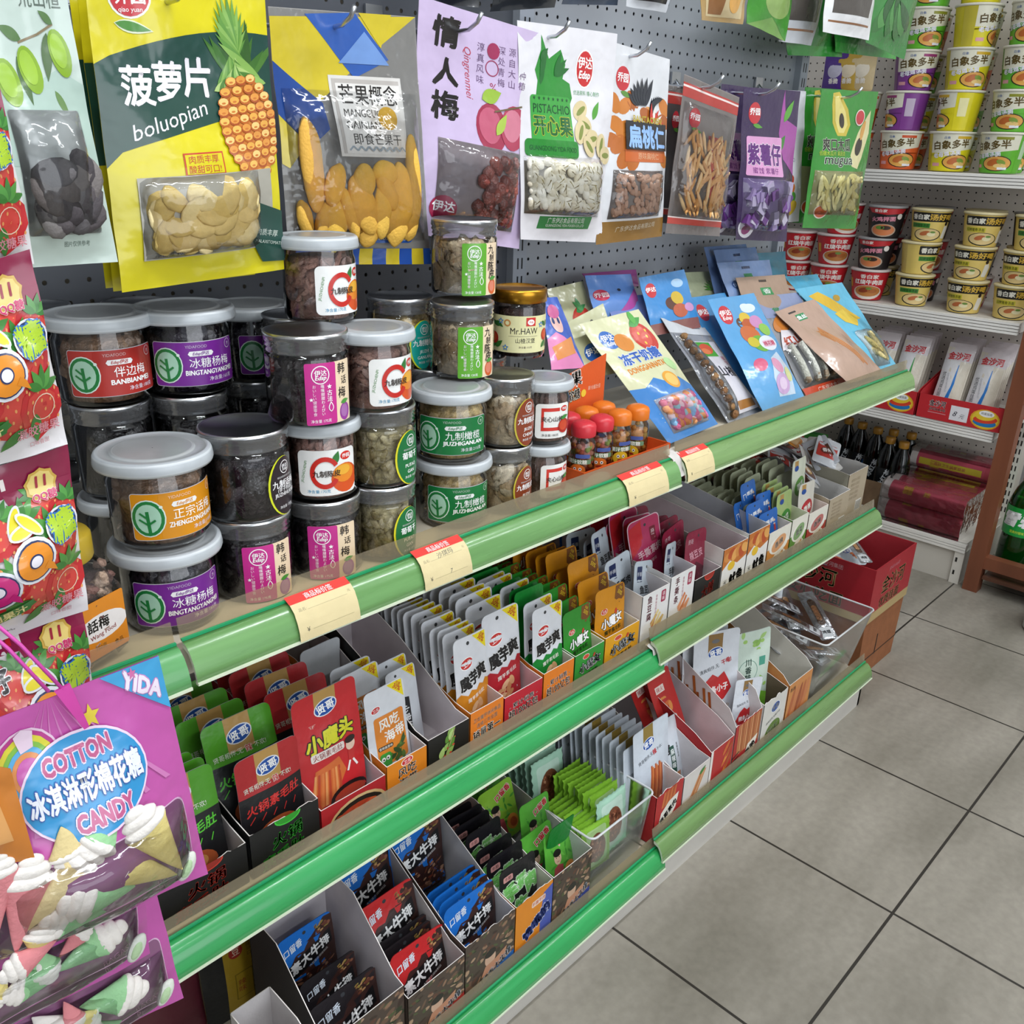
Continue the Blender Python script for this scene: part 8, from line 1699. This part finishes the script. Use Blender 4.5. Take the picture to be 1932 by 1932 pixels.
for k, (q, Y_, lab) in enumerate(((((-300, 170), (-10, 120), (66, 498), (-236, 560)), .655, 'strawberry candy packet cut by the left edge, topmost in the strip'), (((-244, 560), (56, 470), (128, 838), (-170, 930)), .645, 'strawberry candy packet with bubble lettering, second from the top'),
                                  (((-170, 935), (128, 838), (166, 1150), (-128, 1255)), .650, 'strawberry candy packet with bubble lettering, third from the top'), (((-140, 1230), (150, 1120), (196, 1420), (-90, 1520)), .656, 'strawberry candy packet behind the pink straps, lowest in the strip'))):
    bag('jelly_candy_packet', lab, q, Y_, QA, .022, cat='candy packet', seed=200+k, grid=.009, wr=.003, peak=.45, head=.86)
t = MB(); p0, p1 = at(-40, -60, Y=.662), at(40, 1250, Y=.662); t.tube([p0, p1], .0015, 'd8d8dc', 'plastic', 6); tag(t.build('hanging_strip'), 'thin white strip carrying the strawberry candy packets', 'hanging strip')
# --- cotton candy bags
def cotton():
    A = Art(21, 20.5, 'c257a8', 'film'); A.back = 'b04a98'
    for k in range(7): A.poly([(9+.2*k, 20.5), (3+2.6*k, 11), (3.6+2.6*k, 11)], 'd07cba')
    A.poly([(14.6, 20.5), (21, 20.5), (21, 16.2)], '3f9fd4'); A.text('YIDA', 18.6, 18.9, 1.7, 'ece0f0', -26, .07, out='c88ac4', ow=.05, wmax=4.2); A.star(17.8, 20.0, .5, 'd070a8')
    A.star(13.0, 18.0, 1.0, 'dcc63c')
    for r_, c_ in ((4.4, 'e8c8e0'), (4.15, 'b83a8c'), (3.7, 'd8d03c'), (3.1, '7fb848'), (2.6, '5aa8d8'), (2.1, 'd88a4c'), (1.6, 'c257a8')): A.ell(6.6, 15.6, r_*.76, r_*.76, c_)
    A.poly([(5.8, 18.6), (6.6, 19.0), (7.6, 18.6), (7.4, 17.4), (6.2, 17.2)], 'e6cfe2'); A.ell(3.6, 15.6, 1.5, 1.1, 'd6dece', 20)
    A.rect(.9, 1.1, 19.9, 8.9, 'e0b8d8', .8); A.rect(1.0, 1.2, 19.8, 8.8, '8c5a80', .8)
    A.ell(11.0, 13.6, 6.0, 3.9, 'ecd4ea', 3, 32); A.ell(11.0, 13.6, 5.8, 3.7, '2f92cc', 3, 32)
    A.text('COTTON', 10.8, 15.8, 1.7, 'c05a88', 3, .06, out='ecd8ec', ow=.08, wmax=6.4); A.text('冰淇淋形棉花糖', 11.0, 13.6, 2.1, 'e8ecf6', 3, .05, out='3a5cac', ow=.05, wmax=10.6); A.text('CANDY', 11.8, 11.3, 1.7, 'c05a88', 3, .06, out='ecd8ec', ow=.08, wmax=5.4)
    A.text('BAGASU', 17.6, 1.9, .9, 'd89ac8', 12); return A
def cones(corner_px, Y, lst):
    """ice-cream shaped marshmallows: (tip, rim, half width in px, cone colour, cap colour)"""
    O = (at(*corner_px[0], Y=Y)+at(*corner_px[1], Y=Y))/2
    def f(b, fn, w_, n, rt, up, rng, edge):
        for i, (tp, rm, wd, c1, c2) in enumerate(lst):
            P, Q = at(*tp, Y=Y-.019-.0016*(i % 3))-O, at(*rm, Y=Y-.021-.0016*(i % 3))-O; ax = (Q-P); l = ax.length; ax = ax.normalized()
            sd = ax.cross(n).normalized(); W = (at(rm[0]+wd, rm[1], Y=Y)-at(rm[0], rm[1], Y=Y)).length; m = 16; vs = []
            for r_, q in ((.03, 0), (.25, .2), (.55, .55), (.88, .92), (1, 1.0), (.96, 1.03)):
                for k in range(m): t_ = 2*PI*k/m; vs.append(P+ax*l*q+sd*math.cos(t_)*W*r_+n*math.sin(t_)*W*r_*.42)
            b.add(vs, [(j*m+k, j*m+(k+1) % m, (j+1)*m+(k+1) % m, (j+1)*m+k) for j in range(5) for k in range(m)], c1, 'candy', True)
            R = Matrix((sd, n, ax)).transposed()
            for q, rr_, h_ in ((.12, 1.0, .42), (.55, .82, .40), (.92, .5, .34)): blob(b, Q+ax*W*q, (rr_*W, rr_*.45*W, h_*W), c2, 'candy', rng, .05, 3, R)
    return f
CY, CW, CG, CP = 'e6d488', 'ece6e0', '9cd09a', 'e08a90'
L1 = [((200, 1720), (120, 1735), 34, CG, CW), ((115, 1560), (128, 1605), 32, 'dcc890', CW), ((222, 1545), (190, 1590), 38, CG, CW), ((30, 1800), (52, 1665), 44, CP, CW), ((-10, 1780), (-6, 1650), 36, CP, CW), ((344, 1640), (274, 1560), 38, CY, CW), ((334, 1650), (232, 1640), 36, CY, CW), ((46, 1760), (150, 1632), 46, 'ead6a0', CW), ((255, 1672), (168, 1694), 42, CG, CW), ((60, 1800), (75, 1770), 30, CY, CW), ((110, 1770), (40, 1820), 30, CP, CW)]
L2 = [((105, 1835), (190, 1775), 34, CG, CW), ((60, 1790), (85, 1828), 26, CG, CW), ((110, 1808), (150, 1766), 20, CP, CW), ((30, 1850), (70, 1830), 24, CG, CW), ((10, 1830), (-10, 1880), 26, CY, CW), ((100, 1850), (40, 1870), 26, CG, CW)]
L3 = [((150, 1900), (228, 1878), 34, CG, CW), ((130, 1915), (160, 1930), 24, CY, CW), ((120, 1890), (140, 1925), 18, CP, CW), ((60, 1920), (110, 1945), 30, CW, CG), ((230, 1925), (190, 1950), 24, CG, CW)]
CA = cotton()
for k, (q, Y_, L_, lab) in enumerate((((((-118, 1392), (300, 1238), (392, 1648), (-34, 1850)), .585, L1, 'front pink cotton candy bag with blue oval title and cone-shaped marshmallows')), ((((-180, 1600), (246, 1420), (284, 1800), (-120, 2010)), .604, L2, 'second pink cotton candy bag, hanging lower behind the front one')), ((((-120, 1690), (262, 1560), (346, 1882), (-50, 2090)), .622, L3, 'third pink cotton candy bag, lowest at the bottom left corner')))):
    t = bag('cotton_candy_bag', lab, q, Y_, CA, .026 if k == 0 else .014, cat='candy bag', fill=cones(q, Y_, L_), win=(1.0, 1.2, 19.8, 8.8) if k == 0 else (1.0, 1.2, 19.8, 7.2), rng=random.Random(3+k), seed=220+k, grid=.009, wr=.003, peak=.35, head=.93, winlift=.013)
    # white and green moulded marshmallow sticker at the window corner
    p = at(*[(352, 1634), (258, 1788), (312, 1872)][k], Y=Y_-.012)-t.location
    b = MB(); R = Matrix.Rotation(.5, 3, 'Y'); blob(b, p, (.007, .004, .013), 'd8dcd2', 'candy', random.Random(1), .03, 3, R); blob(b, p+Vector((-.001, -.0025, 0)), (.0042, .0022, .0085), 'b4cfa4', 'candy', random.Random(1), .03, 3, R); b.build('printed_marshmallow', t)
    if k == 0:
        b = MB(); a_ = at(118, 1298, Y=.575)-t.location; c_ = at(162, 1375, Y=.572)-t.location; d_ = Vector((.0052, 0, .001))
        b.prism([a_-d_, a_+d_, c_+d_*.5, c_-d_*.2], (0, .002, 0), 'c83c9c', 'film'); b.build('strap_tab', t)
        b = MB()
        for e0, e1 in (((-40, 1150), (118, 1300)), ((-60, 1160), (92, 1305))):
            P0, P1 = at(*e0, Y=.60)-t.location, at(*e1, Y=.576)-t.location; b.tube([P0, P0.lerp(P1, .5)+Vector((0, 0, .004)), P1], .0013, 'cf4aa8', 'plastic', 8)
        b.build('strap', t)
# --- corner of an amber snack bag at the left edge
A = Art(14, 10, 'c97a2c', 'film'); A.back = 'b86c24'; A.poly([(2, 2), (12, 2.6), (11, 8), (5, 9)], 'dba060'); A.ell(8, 5, 2.6, 1.4, 'e6bc8c', 20)
bag('amber_snack_bag', 'amber translucent bag corner at the left edge over the cotton candy bag', ((-200, 1420), (20, 1450), (66, 1622), (-180, 1660)), .562, A, .008, seed=240)
